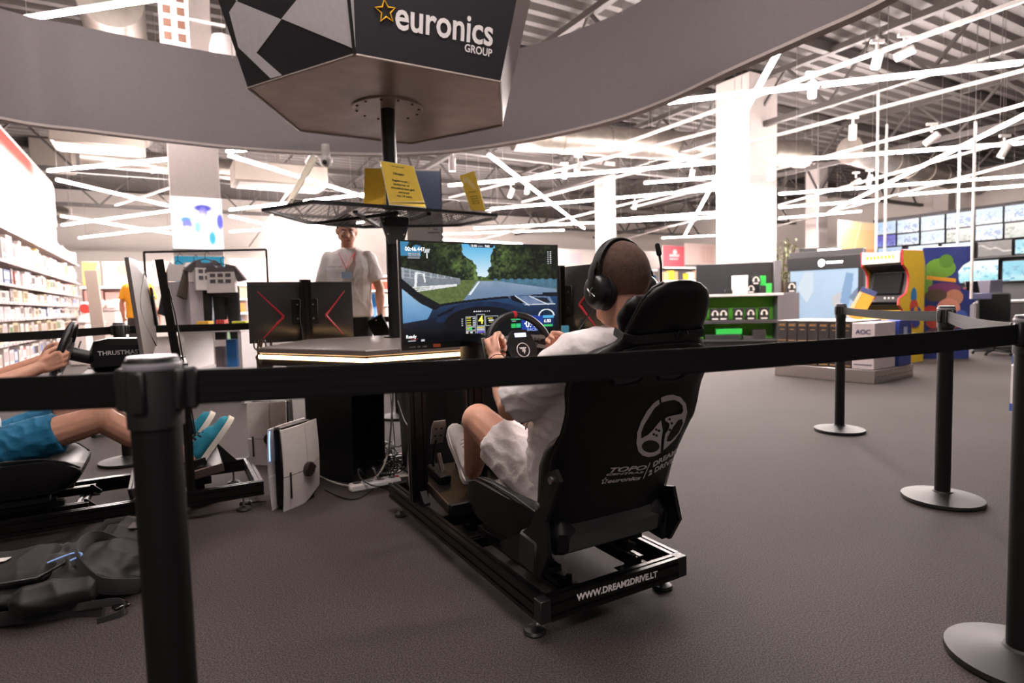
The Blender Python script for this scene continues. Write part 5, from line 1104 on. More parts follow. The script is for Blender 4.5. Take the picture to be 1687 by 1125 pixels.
def polyon(par, nm, pts, p0, n, m, lift=.0015, th=.001):
    q = [onplane(x, y, p0, n)+n*lift for x, y in pts]; return P(nm, MB().loft([q, [v+n*th for v in q]]), m, par, world=True, sharp=20)
pn, p0, n = PN[5]
WV = mat('white vinyl', 'dedadd', .45)
for pts in (((390, 2), (464, 32), (423, 87), (465, 124), (446, 129), (393, 78), (378, 20)), ((489, 0), (464, 31), (586, 81.5), (581, -60), (540, -62)), ((390, 2), (372, -20), (395, -75), (440, -40))): polyon(pn, 'white_check', pts, p0, n, WV)
pn, p0, n = PN[0]; op = lambda x, y: onplane(x, y, p0, n)
fit_text('shop_lettering', 'euronics', op(651, 26), op(812, 57), n, .155, mat('white lettering', 'efeaea', .4), pn, bold=.004, lift=.003)
fit_text('group_lettering', 'GROUP', op(765, 79), op(810, 88.5), n, .045, mat('white lettering', 'efeaea', .4), pn, bold=.0012, lift=.003)
# open five-pointed star
sc_ = op(635, 19); xs, ys = (op(645, 21)-sc_).normalized(), None; ys = n.cross(xs)
star = [sc_+(xs*cos(pi/2+.15+i*pi/5)+ys*sin(pi/2+.15+i*pi/5))*(.062 if i % 2 == 0 else .027)+n*.003 for i in range(10)]
P('star_emblem', MB().path(star, .0055, 6, True), mat('golden yellow', 'f2bb2e', .4), pn, world=True)
P('corner_post', MB().path([hb[0], ht[0]], .012, 8), BLK, tower, world=True)
# yellow notices on the mesh shelf
def notice(lb, q, ds, m=YELP, back=None):
    c = [D(x, y, d) for (x, y), d in zip(q, ds)]      # TL TR BR BL
    n = (c[1]-c[0]).cross(c[3]-c[0]).normalized(); n = -n if n.dot(CP-c[0]) < 0 else n
    base = (c[2]+c[3])/2; t = T('notice', lb, 'sign', base); P('sheet', MB().loft([c, [v-n*.003 for v in c]]), m, t, world=True, sharp=20)
    hc2 = [v-n*.004+(v-sum(c, Vector())/4)*.03 for v in c]; P('holder', MB().loft([hc2, [v-n*.003 for v in hc2]]), mat('clear holder edge', 'efeadf', .2), t, world=True, sharp=20)
    ft = [c[3], c[2], c[2]-n*.09-(c[0]-c[3]).normalized()*.0, c[3]-n*.09]; zf = ZS+.024
    P('foot', MB().loft([[Vector((v.x, v.y, zf)) for v in ft], [Vector((v.x, v.y, zf+.003)) for v in ft]]), mat('clear holder edge', 'efeadf', .2), t, world=True, sharp=20)
    return t, c, n
t, c, n = notice('foremost yellow notice with dark text on the mesh shelf', ((627, 265), (681, 274), (701, 341), (642, 336)), (4.06, 4.10, 3.99, 3.95))
TL, TR, BR, BL = c
def onsheet(u, v): return TL.lerp(TR, u).lerp(BL.lerp(BR, u), v)
for s, u0, u1, v, h_ in (('TOPO centras euronics', .30, .68, .085, .006), ('Dėmesio!', .30, .63, .26, .016), ('Registruotis į', .22, .72, .43, .0145), ('lenktynes su', .24, .70, .52, .0145), ('simuliatoriais gali', .14, .82, .61, .0145), ('asmenys', .33, .64, .70, .0145), ('nuo 18 metų.', .26, .70, .79, .0145)):
    fit_text('notice_text', s, onsheet(u0, v), onsheet(u1, v), n, h_, INK, t, bold=.0006, ext=.0003, lift=.0008)
t, c, n = notice('yellow notice behind the foremost one, seen from its back', ((601, 277), (634, 278), (635, 337), (599, 336)), (4.36, 4.36, 4.30, 4.30), mat('deep yellow paper', 'eec23a', .7))
t, c, n = notice('yellow notice standing at the right end of the mesh shelf', ((757, 290), (781, 282), (799, 347), (776, 346)), (4.42, 4.30, 4.25, 4.36))
TL, TR, BR, BL = c; wv = [TL.lerp(TR, u).lerp(BL.lerp(BR, u), v)+n*.001 for u, v in ((.15, .05), (.5, .1), (.75, .3), (.9, .45), (.6, .42), (.4, .25), (.1, .2))]; P('wave_print', MB().loft([wv, [v_+n*.0006 for v_ in wv]]), mat('pale yellow print', 'f5de92', .7), t, world=True, sharp=20)
for v in (.50, .62, .68, .74, .80): fit_text('notice_text', 'registruotis' if v > .5 else 'Dėmesio', onsheet(.25, v), onsheet(.78, v), n, .012, mat('faded ink', 'b08f35', .7), t, bold=.0004, ext=.0003, lift=.0008)
notice('cream notice seen almost edge-on at the left end of the mesh shelf', ((514, 254), (521, 262), (480, 333), (471, 333)), (4.0, 3.8, 3.75, 3.95), mat('cream paper', 'e6dcc4', .7))

# ================================================================ simulators
def prof_poly(w_, h_, sl=.009, dp=.007, nx=1, ny=1):
    """extrusion outline with T-slot grooves"""
    def side(L, n):
        o = []
        for i in range(n): c = -L/2+L*(i+.5)/n; o += [(c-sl/2, 0), (c-sl/2, -dp), (c+sl/2, -dp), (c+sl/2, 0)]
        return o
    pts = [(-w_/2, -h_/2)]
    pts += [(x, -h_/2-y) for x, y in side(w_, nx)]+[(w_/2, -h_/2)]
    pts += [(w_/2+y, x) for x, y in side(h_, ny)]+[(w_/2, h_/2)]
    pts += [(-x, h_/2+y) for x, y in side(w_, nx)]+[(-w_/2, h_/2)]
    pts += [(-w_/2-y, -x) for x, y in side(h_, ny)]
    return pts
def bar(mb, p0, p1, w_, h_, nx=1, ny=2, up=(0, 0, 1)):
    p0, p1 = Vector(p0), Vector(p1); z = (p1-p0); L = z.length; z.normalize(); y = Vector(up); y = (y-z*y.dot(z)).normalized(); x = y.cross(z)
    return mb.prism(prof_poly(w_, h_, nx=nx, ny=ny), L, p0, Matrix((x, y, z)).transposed())
def make_rig(fr, lb):
    t = T('simulator_rig', lb, 'simulator', *fr); zc = .110; hh = .073
    for s in (-1, 1):
        P('side_rail', bar(MB(), (s*.29, .042, zc), (s*.29, 1.46, zc), .04, hh), ALU, t, sharp=20)
        P('end_cap', MB().box((s*.29, 0.021, zc), (.040, .042, hh), b=.002), BLK, t)
        for y in (.09, 1.36):
            f = P('foot', MB().lathe([(.001, 0), (.036, 0), (.038, .006), (.033, .014), (.014, .020), (.010, .024)], (s*.278, y, 0), n=20), BLK, t); P('stud', MB().tube((s*.278, y, .022), (s*.278, y, .075), .006, n=8), STEEL, f)
        P('seat_rail', bar(MB(), (s*.165, .09, .125), (s*.165, .68, .125), .04, .04, ny=1), ALU, t, sharp=20)
        P('slider', MB().box((s*.165, .36, .163), (.05, .46, .024), b=.003).box((s*.165, .36, .180), (.03, .40, .016), b=.002), BLKM, t)
        P('upright', bar(MB(), (s*.27, 1.12, .147), (s*.27, 1.12, .80), .08, .04, nx=2, ny=1, up=(0, 1, 0)), ALU, t, sharp=20)
        P('deck_arm', bar(MB(), (s*.15, 1.10, .735), (s*.15, .70, .735), .04, .04, ny=1), ALU, t, sharp=20)
        for y, sy in ((.09, -1), (.66, 1)):
            br = P('bracket', MB().box((s*.165-s*.05, y+.02, .105), (.05, .05, .004)).prism([(0, 0), (.05, 0), (.05, .012), (.012, .05), (0, .05)], .012, (s*.165-s*.026, y, .105), Matrix(((0, 0, 1), (1, 0, 0), (0, 1, 0)))), BLKM, t, sharp=20); P('screw', MB().tube((s*.165-s*.06, y+.02, .107), (s*.165-s*.06, y+.02, .115), .008, n=10), STEEL, br)
        P('corner_bracket', MB().prism([(0, 0), (.055, 0), (.055, .01), (.01, .055), (0, .055)], .03, (s*.27-.015, 1.075, .147), Matrix(((0, 0, 1), (-1, 0, 0), (0, 1, 0)))), BLKM, t, sharp=20)
        P('corner_screw', MB().tube((s*.27, 1.045, .152), (s*.27, 1.035, .165), .009, n=10), STEEL, t)
    P('rear_beam', bar(MB(), (-.27, .02, zc), (.27, .02, zc), .04, hh), ALU, t, sharp=20)
    P('front_beam', bar(MB(), (-.27, 1.44, zc), (.27, 1.44, zc), .04, hh), ALU, t, sharp=20)
    for y in (.64, .92): P('cross_beam', bar(MB(), (-.27, y, .094), (.27, y, .094), .04, .04, ny=1), ALU, t, sharp=20)
    P('top_beam', bar(MB(), (-.23, 1.12, .775), (.23, 1.12, .775), .04, .04, ny=1), ALU, t, sharp=20)
    P('wheel_deck', MB().box((0, .83, .761), (.34, .30, .010), b=.003), BLKM, t)
    P('gusset', MB().prism([(0, 0), (.22, 0), (0, .26)], .006, (-.243, 1.165, .147), Matrix(((0, 0, 1), (1, 0, 0), (0, 1, 0)))), BLKM, t, sharp=20)
    return t
rig = make_rig(SIM1, 'black aluminium simulator frame under the seat of the driver with web address print')
rm = rmat(rig); fwd1 = rm.to_3x3()@Vector((0, 1, 0)); rear0 = rm@Vector((0, -.0005, .11))
fit_text('web_address', 'WWW.DREAM2DRIVE.LT', onplane(950, 985.5, rear0, fwd1), onplane(1083, 945.5, rear0, fwd1), -fwd1, .0215, PRINTW, rig, bold=.0009, lift=.0005)
rig2 = make_rig(SIM2, 'black aluminium simulator frame on the left under the person in blue shorts')
# ---- racing seat
AX = Vector((0, -.255-.06, 1.12-.273)).normalized(); NB = Vector((0, AX.z, -AX.y)); A0 = Vector((0, .06, .273))
def interp(x, tb):
    for (a, b), (c, d) in zip(tb, tb[1:]):
        if x <= c: return b+(d-b)*max(0, (x-a)/(c-a))
    return tb[-1][1]
WT = [(-.02, .235), (.05, .252), (.12, .262), (.24, .264), (.33, .274), (.42, .275), (.50, .270), (.58, .278), (.63, .270), (.66, .250), (.68, .222), (.705, .175), (.74, .146), (.80, .138), (.85, .126), (.885, .100), (.903, .066), (.912, .02)]
FT = [(-.02, -.02), (.08, .015), (.25, .055), (.33, .03), (.42, -.040), (.48, -.040), (.56, -.005), (.63, 0), (.75, 0), (.912, 0)]
OT = [(-.02, 0), (.56, 0), (.70, -.028), (.80, -.048), (.912, -.060)]
def bpt(s, h, n): return A0+Vector((s, 0, 0))+AX*h+NB*(n+interp(h, OT))
def make_seat(fr, lb):
    t = T('racing_seat', lb, 'seat', *fr); rings = []; hs_ = list(np.linspace(-.02, .885, 44))+[.895, .903, .909, .912]
    for h in hs_:
        w_, f_ = interp(h, WT), interp(h, FT); e = .5 if h > .9 else 1
        half = [(.0, 0), (.45*w_, 0), (.80*w_, .004), (.95*w_, .018+.2*f_), (w_, .04+.55*f_), (w_*.985, .055+.9*f_), (w_-.03*min(1, w_/.1), .075+f_), (max(.3*w_, w_-.075), .075+.55*f_), (max(.2*w_, w_-.12), .072+.12*f_), (.1*w_, .070)]
        th = 1 if h < .88 else max(.25, (.915-h)/.035)
        k_ = 1 if h < .66 else max(.5, 1-(h-.66)*7); half = [(a, (.035*k_+(b-.035)*th*k_)) for a, b in half]
        rings.append([bpt(a, h, b) for a, b in half]+[bpt(-a, h, b) for a, b in reversed(half[1:])])
    sh = P('backrest', MB().loft(rings), LEATH, t, sharp=50)
    for s in (-1, 1):
        P('piping', MB().path([bpt(s*interp(h, WT)*.97, h, .03+.35*interp(h, FT)) for h in np.linspace(.0, .90, 60)], .0045, 6), BLK, sh)
        hp = [bpt(s*(.095+dx), h, -.003) for dx, h in ((-.055, .585), (-.06, .63), (-.04, .675), (.02, .685), (.055, .66), (.05, .60), (.02, .575))]
        sl_ = P('harness_slot', MB().path(catmull(hp, 5), .0055, 6, True), LEATH2, sh)
        P('slot_liner', MB().loft([hp, [v-NB*-.002 for v in hp]]), BLKG, sl_)
    P('head_seam', MB().path([bpt(s*.12, h, -.001) for s, h in ((-1.28, .70), (-.9, .712), (0, .715), (.9, .712), (1.28, .70))], .003, 6), BLK, sh)
    P('headrest_strap', MB().path([bpt(-.142, .735, .07), bpt(-.150, .735, .02), bpt(-.13, .738, -.006), bpt(0, .742, -.007), bpt(.13, .748, -.006), bpt(.150, .748, .02), bpt(.142, .748, .07)], (.014, .003), 6, up=AX), FABB, t)
    P('buckle', MB().box(bpt(.03, .747, -.012), (.03, .008, .022), RX(.36)@RY(.4), b=.003).path([bpt(.02, .75, -.016), bpt(.035, .768, -.022), bpt(.05, .755, -.018)], .004, 6), BLKG, t)
    pl = MB(); pl.box(bpt(0, .765, .085), (.235, .065, .15), RX(.36), b=.028); pl.cap(bpt(-.08, .765, .095), bpt(.08, .765, .095), .042, .042, sq=(NB, .75))
    P('head_pillow', blob(pl, .008, 5, LEATH2, name='head_pillow'), None, t)
    P('lumbar_pad', MB().box(bpt(0, .03, .0), (.44, .07, .11), RX(.2), b=.03), FABB, t)
    for s in (-1, 1): P('corner_pad', MB().box(bpt(s*.20, .04, .002), (.09, .075, .12), RX(.2)@RZ(s*.4), b=.03), LEATH, t)
    # cushion
    cr = []
    for y, w_, zb, zt, bo in ((.10, .20, .235, .30, .07), (.16, .235, .215, .305, .085), (.30, .255, .205, .305, .09), (.45, .262, .205, .315, .085), (.54, .262, .21, .33, .065), (.60, .258, .225, .335, .035), (.64, .245, .25, .33, .012), (.665, .225, .285, .315, .0)):
        half = [(0, zb), (.7*w_, zb), (.94*w_, zb+.02), (w_, (zb+zt)/2+bo*.4), (.985*w_, zt+bo*.8), (w_-.035, zt+bo), (w_-.075, zt+bo*.7), (w_-.13, zt+.006), (.2*w_, zt)]
        cr.append([Vector((a, y, b)) for a, b in half]+[Vector((-a, y, b)) for a, b in reversed(half[1:-1])]+[])
    cu_ = P('cushion', MB().loft(cr), LEATH, t, sharp=55)
    for s in (-1, 1):
        P('piping', MB().path([(s*.24, .12, .375), (s*.25, .25, .397), (s*.25, .40, .402), (s*.245, .53, .393), (s*.235, .61, .365), (s*.20, .66, .325)], .0045, 6), BLK, cu_)
        P('hinge_bracket', MB().prism([(.02, .215), (.26, .215), (.27, .245), (.16, .30), (.07, .36)]+([(-.035, .555), (-.075, .575), (-.10, .545), (-.02, .40)] if s < 0 else [(.05, .40), (0, .41)])+[(-.03, .30)], .014, ((-.299 if s < 0 else .243), 0, 0), Matrix(((0, 0, 1), (1, 0, 0), (0, 1, 0)))), BLKM, t, sharp=20)
        P('hinge_cover', MB().box(((-.285 if s < 0 else .245), .085, .27), (.04, .11, .12), RX(.1), b=.012), BLK, t); 
        for by, bz in (((.02, .44), (-.06, .54)) if s < 0 else ((.03, .37),)): P('bracket_bolt', MB().tube(((-.298 if s < 0 else .256), by, bz), ((-.306 if s < 0 else .264), by, bz), .011, n=10), STEEL, t)
        P('seat_mount', MB().box((s*.20, .34, .200), (.06, .40, .03), b=.003), BLKM, t)
    P('recliner_lever', MB().box((.272, .12, .33), (.012, .03, .12), RX(.3), b=.005), BLK, t)
    return t, sh
seat1, sh1 = make_seat(SIM1, 'black leatherette racing seat with white wheel emblem on its back')
seat2, sh2 = make_seat(SIM2, 'black racing seat of the left simulator under the person in blue shorts')
# prints on the seat back
sm_ = rmat(seat1); bn = sm_.to_3x3()@(-NB); b0 = sm_@A0
def zz(pts, ox=980, oy=620, k=5.625): return [(ox+x/k, oy+y/k) for x, y in pts]
def decal(nm, pts, m, lift=.0012): q = [onplane(x, y, b0, bn)+bn*lift for x, y in pts]; P(nm, MB().loft([q, [v+bn*.0006 for v in q]]), m, sh1, world=True, sharp=20)
decal('wheel_emblem', zz([(590, 213), (540, 248), (480, 320), (425, 420), (390, 520), (383, 620), (400, 690), (440, 730), (490, 745), (550, 735), (605, 705), (612, 590), (625, 500), (610, 405), (580, 440), (540, 490), (490, 540), (425, 575), (425, 520), (450, 450), (500, 370), (550, 290), (598, 253)]), PRINTW)
decal('wheel_emblem', zz([(610, 195), (660, 175), (720, 168), (790, 190), (840, 250), (853, 330), (830, 420), (790, 510), (740, 580), (680, 640), (633, 680), (640, 600), (650, 530), (680, 490), (690, 440), (670, 420), (650, 410), (650, 385), (680, 370), (750, 355), (800, 345), (815, 320), (810, 270), (780, 235), (735, 215), (680, 222), (615, 240)]), PRINTW)
EMB = mat('black emblem gap', '0e0d0e', .45)
decal('emblem_gap', zz([(513+82*cos(a), 645+57*sin(a)) for a in np.linspace(0, 2*pi, 18, endpoint=False)]), EMB, .002)
decal('emblem_gap', zz([(805, 392), (812, 430), (770, 520), (700, 595), (662, 600), (668, 560), (720, 470), (770, 400)]), EMB, .002)
for x, y in ((565, 490), (590, 500), (542, 533), (567, 545), (688, 393), (708, 432), (692, 493)): decal('emblem_dot', zz([(x+12*cos(a), y+12*sin(a)) for a in np.linspace(0, 2*pi, 8, endpoint=False)]), EMB, .002)
ob = lambda x, y: onplane(x, y, b0, bn); zp = lambda x, y: ob(980+x/5.625, 620+y/5.625)
fit_text('seat_print', 'TOPO', zp(125, 872), zp(465, 845), bn, .0175, PRINTW, sh1, shear=.25, bold=.0004)
fit_text('seat_print', 'CENTRAS', zp(95, 912), zp(440, 888), bn, .0068, PRINTW, sh1, shear=.25, bold=.0001)
fit_text('seat_print', 'euronics', zp(112, 972), zp(415, 940), bn, .0150, PRINTW, sh1, shear=.25, bold=.0002)
fit_text('seat_print', 'DREAM', zp(530, 825), zp(755, 693), bn, .020, PRINTW, sh1, shear=.2, bold=.0008)
fit_text('seat_print', '2 DRIVE', zp(488, 905), zp(728, 776), bn, .020, PRINTW, sh1, shear=.2, bold=.0006)
decal('print_slash', zz([(506, 797), (513, 797), (450, 944), (443, 944)]), PRINTW)
ss_ = zp(88, 966); xs = (zp(110, 964)-ss_).normalized(); ys = bn.cross(xs); P('star_print', MB().path([ss_+(xs*cos(pi/2+i*pi/5)+ys*sin(pi/2+i*pi/5))*(.013 if i % 2 == 0 else .006)+bn*.0015 for i in range(10)], .0012, 5, True), PRINTW, sh1, world=True)
# ---- steering wheel
WC = Vector((0, .607, .874)); WU = Vector((0, .33, .944)).normalized(); WN = Vector((0, -.944, .33)).normalized(); WX = Vector((1, 0, 0))
def wp(x, y, z=0): return WC+WX*x+WU*y+WN*z
WR = Matrix((WX, WU, WN)).transposed()
def make_wheel(fr, lb):
    t = T('steering_wheel', lb, 'steering wheel', *fr); n = 56; R_ = .146
    pts = [wp(cos(2*pi*i/n)*R_, sin(2*pi*i/n)*R_*1.0) for i in range(n)]; pts = [p if (p-WC).dot(WU) > -.125 else p+WU*(-.125-(p-WC).dot(WU)) for p in pts]
    rim = P('rim', MB().path(pts, (.0165, .0145), 12, True, up=WN), mat('black grip leather', '19181a', .4, bump=.15, bs=500), t)
    P('top_marker', MB().path([wp(cos(a)*R_, sin(a)*R_) for a in np.linspace(pi/2-.055, pi/2+.055, 5)], (.0178, .0158), 12, up=WN), RED, rim, label='red centre marker')
    hubm = MB(); outl = [(-.055, .045), (-.03, .075), (.03, .075), (.055, .045), (.07, -.01), (.05, -.07), (.02, -.095), (-.02, -.095), (-.05, -.07), (-.07, -.01)]
    hubm.prism(outl, .03, wp(0, 0, -.012), WR); hub = P('hub', hubm, mat('dark grey hub', '151416', .45), t, sharp=20)
    P('display', MB().box(wp(0, .052, .020), (.055, .018, .004), WR, b=.002), mat('lit wheel display', 'cfd9f4', .3, emit=.9), hub)
    P('emblem_ring', MB().path([wp(cos(a)*.029, sin(a)*.029-.012, .0195) for a in np.linspace(0, 2*pi, 28, endpoint=False)], .0022, 6, True), mat('white ring', 'e8e4e4', .3), hub)
    P('emblem', MB().prism([(-.017, .012), (.017, .012), (.013, .004), (.006, .004), (.012, -.002), (.002, -.018), (.0, -.006), (-.006, -.008), (-.003, .004), (-.012, .004)], .002, wp(0, -.012, .0185), WR), mat('white ring', 'e8e4e4', .3), hub, sharp=20)
    SP = mat('satin grey spoke', '8d8784', .35, .5)
    for s in (-1, 1):
        for pts_ in (((.045, .055), (.12, .05), (.135, .035), (.06, .028)), ((.055, .02), (.13, .002), (.135, -.015), (.065, -.0)), ((.05, -.045), (.10, -.06), (.11, -.10), (.095, -.105), (.085, -.075), (.045, -.06))):
            q = [(s*x, y) for x, y in pts_]; P('spoke', MB().prism(q, .014, wp(0, 0, -.006), WR), SP, t, sharp=20)
        P('grip_pod', MB().prism([(s*.05, .05), (s*.125, .045), (s*.132, -.02), (s*.11, -.075), (s*.05, -.06)], .016, wp(0, 0, -.014), WR), mat('black pod', '141315', .35), t, sharp=20)
        bm = MB()
        for x, y in ((.075, .035), (.092, .032), (.075, .012), (.088, -.03), (.07, -.038)): bm.tube(wp(s*x, y, 0), wp(s*x, y, .012), .0065, n=10)
        P('button', bm, mat('grey button', '4a494c', .3), t)
        P('paddle', MB().box(wp(s*.125, .015, -.04), (.05, .10, .004), WR, b=.002), STEEL, t)
    P('column', MB().tube(wp(0, 0, -.01), (0, .74, .83), .034, n=18), BLK, t)
    bs2 = P('motor_housing', MB().loft([[Vector((x*w_, y, zc+z*h_)) for x, z in ((-.8, -1), (.8, -1), (1, -.7), (1, .6), (.75, 1), (-.75, 1), (-1, .6), (-1, -.7))] for y, w_, zc, h_ in ((.715, .05, .83, .045), (.735, .10, .845, .075), (.80, .118, .852, .082), (.95, .115, .85, .078), (.99, .09, .85, .06))]), BLKG, t, sharp=30)
    text('maker_print', 'THRUSTMASTER', .030, PRINTW, bs2, UP((1, 0, 0)), (.1185, .865, .862), .0006, .0006)
    P('clamp', MB().box((0, .85, .7695), (.10, .16, .006), b=.002), BLKM, t)
    return t
wheel1 = make_wheel(SIM1, 'black racing steering wheel with red top marker held by the driver')
wheel2 = make_wheel(SIM2, 'black steering wheel and motor base seen from the side on the left simulator')
# ---- pedals
def make_pedals(fr, lb):
    t = T('pedal_set', lb, 'pedals', *fr); Rp = RX(.16)
    ctr = Vector((0, 1.07, .21)); g = lambda x, y, z: ctr+Rp@Vector((x, y, z))
    P('base_plate', MB().box(g(0, 0, 0), (.46, .42, .022), Rp, b=.004), mat('dark reflective plate', '120e0d', .4), t)
    fl = P('front_lip', MB().box(g(0, -.215, -.012), (.46, .02, .055), Rp, b=.004), BLK, t); [P('edge', MB().box(g(sx*.232, 0, -.008), (.008, .42, .045), Rp, b=.002), ALUL, t) for sx in (-1, 1)]
    text('maker_print', 'THRUSTMASTER', .032, PRINTW, fl, UP(Rp@Vector((0, -1, 0))), g(.06, -.2257, -.012), .0005, .0008)
    P('support', MB().box((-.15, 1.07, .160), (.03, .30, .04)).box((.15, 1.07, .160), (.03, .30, .04)), BLKM, t)
    for x, hgt in ((-.165, .235), (-.015, .225), (.13, .21)):
        am = P('pedal_arm', MB().path([g(x-.012, .02, .012), g(x-.012, .10, .02), g(x-.008, .12, .10), g(x-.006, .10, hgt-.04)], (.007, .011), 8, up=(1, 0, 0)).box(g(x, .06, .035), (.06, .16, .04), Rp, b=.005), BLKM, t)
        fr_ = Rp@RX(.22); c = g(x, .085, hgt)
        pd = P('pedal_face', MB().prism([(-.032, -.062), (.032, -.062), (.036, .03), (.030, .062), (-.030, .062), (-.036, .03)], .006, c, fr_@Matrix(((1, 0, 0), (0, 0, 1), (0, 1, 0)))), mat('brushed pedal steel', 'c9c0ba', .35, .6), am, sharp=20)
        hm = MB()
        for dx in (-.014, .014):
            for dz in (-.018, .02): hm.tube(c+fr_@Vector((dx, -.002, dz)), c+fr_@Vector((dx, .003, dz)), .0055, n=8)
        P('hole', hm, BLK, pd); P('spring', MB().tube(g(x+.01, .03, .03), g(x+.01, .10, .12), .012, n=10), ALUL, am)
    return t
make_pedals(SIM1, 'black pedal set with brushed steel pedals in front of the driver'); make_pedals(SIM2, 'pedal set of the left simulator under the blue running shoes')
# ---- monitors
def colx(u, W, h0, y0, th, cv): return None
def make_monitor(fr_loc, yaw, lb, tilt=0., screen=None, W=.81, Hm=.468, chev=True):
    """monitor in its own frame: screen towards -y, centre at the origin"""
    t = T('monitor', lb, 'monitor', fr_loc, rot=RZ(yaw)@RX(tilt)); cv = .03
    us = np.linspace(-1, 1, 25); yo = lambda u: -cv*u*u
    rings = [[Vector((u*W/2, yo(u), -Hm/2)), Vector((u*W/2, yo(u), Hm/2)), Vector((u*W/2, yo(u)+.016, Hm/2)), Vector((u*W/2, yo(u)+.016+.022*(1-u*u), Hm*.3)), Vector((u*W/2, yo(u)+.016+.03*(1-u*u), -Hm*.1)), Vector((u*W/2, yo(u)+.016+.022*(1-u*u), -Hm*.4)), Vector((u*W/2, yo(u)+.016, -Hm/2))] for u in us]
    body = P('housing', MB().loft(rings), mat('charcoal monitor plastic', '2c2a2b', .28), t, sharp=30)
    P('chin', MB().loft([[Vector((u*W/2*.998, yo(u)-.003, -Hm/2+z)) for z in (.001, .022)]+[Vector((u*W/2*.998, yo(u)+.001, -Hm/2+z)) for z in (.022, .001)] for u in us]), BLK, body, sharp=30)
    if screen is None: scr = P('screen', MB().loft([[Vector((u*W/2*.985, yo(u)-.001, z)) for z in (-Hm/2+.024, Hm/2-.006)] for u in us], caps=False, closed=False), BLKG, body)
    CH = mat('red chevron', 'b5303c', .4)
    for s in (-1, 1):
        if not chev:
            P('curved_line', MB().path([Vector((s*(.10+.25*sin(k*pi)), yo(2*(.10+.25*sin(k*pi))/W)+.042-.02*sin(k*pi), .20-.42*k)) for k in np.linspace(0.05, .95, 14)], .003, 5), BLK, body); continue
        yb = lambda x, z: yo(2*x/W)+.016+.03*(1-(2*x/W)**2)*(1-abs(z+.05)/.35)+.003
        for z0, z1 in ((.16, -.035), (-.035, -.20)):
            a = (s*W*.415, z0) if z0 > 0 else (s*W*.20, z0); b = (s*W*.20, z1) if z0 > 0 else (s*W*.385, z1)
            P('chevron', MB().path([Vector((lerp(a[0], b[0], k), yb(lerp(a[0], b[0], k), lerp(a[1], b[1], k)), lerp(a[1], b[1], k))) for k in np.linspace(0, 1, 8)], [.004+.0065*(k if z0 > 0 else 1-k) for k in np.linspace(0, 1, 8)], 6), CH, body)
        P('seam', MB().path([Vector((s*x, yb(s*x, z)+.0, z)) for x, z in ((.05, .08), (.12, .10), (.3, .145))], .002, 5), BLK, body)
    P('vesa_plate', MB().box((0, .050, 0), (.20, .012, .20), b=.004), BLKM, t)
    for x in (-.06, .06):
        for z in (-.055, .055): P('screw', MB().tube((x, .055, z), (x, .060, z), .006, n=8), STEEL, t)
    return t, body
def make_post(loc, yaw, lb, z0, z1, lean=0.):
    t = T('monitor_post', lb, 'post', loc, rot=RZ(yaw)@RX(lean)); P('profile', bar(MB(), (0, 0, z0), (0, 0, z1), .08, .04, nx=2, ny=1, up=(0, 1, 0)), ALU, t, sharp=20); P('cap', MB().box((0, 0, z1+.002), (.08, .04, .004)), BLK, t); P('foot_plate', MB().box((0, 0, z0+.004), (.14, .12, .008), b=.002), BLKM, t)
    P('cable', MB().path([(.05, .022, z1-.15), (.06, .03, z1-.3), (.045, .03, z1-.42), (.045, .022, z0+.05)], .004, 6), BLK, t)
    return t
fl = lambda fr, x, y, z=0: Matrix.Translation(fr[0])@Matrix.Rotation(fr[1], 4, 'Z')@Vector((x, y, z))
MW, MH = .81, .468
mon1, mb1 = make_monitor(fl(SIM1, .005, .95, 1.105), SIM1[1], 'large curved monitor in front of the driver showing a racing game', screen=1)
make_post(fl(SIM1, 0, 1.035), SIM1[1], 'monitor post behind the racing screen', .0, 1.30)
mon2, _ = make_monitor(fl(SIM2, 0, .955, 1.085), SIM2[1], 'curved monitor of the left simulator seen edge-on with pale grey back', tilt=.08, chev=False)
mon2.children[0].data.materials.clear(); mon2.children[0].data.materials.append(mat('grey brown monitor back', '6c6460', .4))
make_post(fl(SIM2, 0, 1.175), SIM2[1], 'black monitor post leaning behind the edge-on left monitor', .0, 1.34, .10)
c3 = D(500, 513, 4.72); make_monitor(c3, radians(214), 'monitor with two red chevrons on its back, on the far left side of the desk'); make_post((c3.x+sin(radians(214))*-.085, c3.y+cos(radians(214))*.085, 0), radians(214), 'monitor post in front of the back with two red chevrons', 0, c3.z+.245)
c4 = D(938, 494, 4.2); make_monitor(c4, radians(122), 'monitor with red chevron back half hidden behind the racing screen and the driver'); post4 = make_post((c4.x-sin(radians(122))*.085, c4.y+cos(radians(122))*.085, 0), radians(122), 'monitor post between the racing screen and the head of the driver', 0, c4.z+.235)
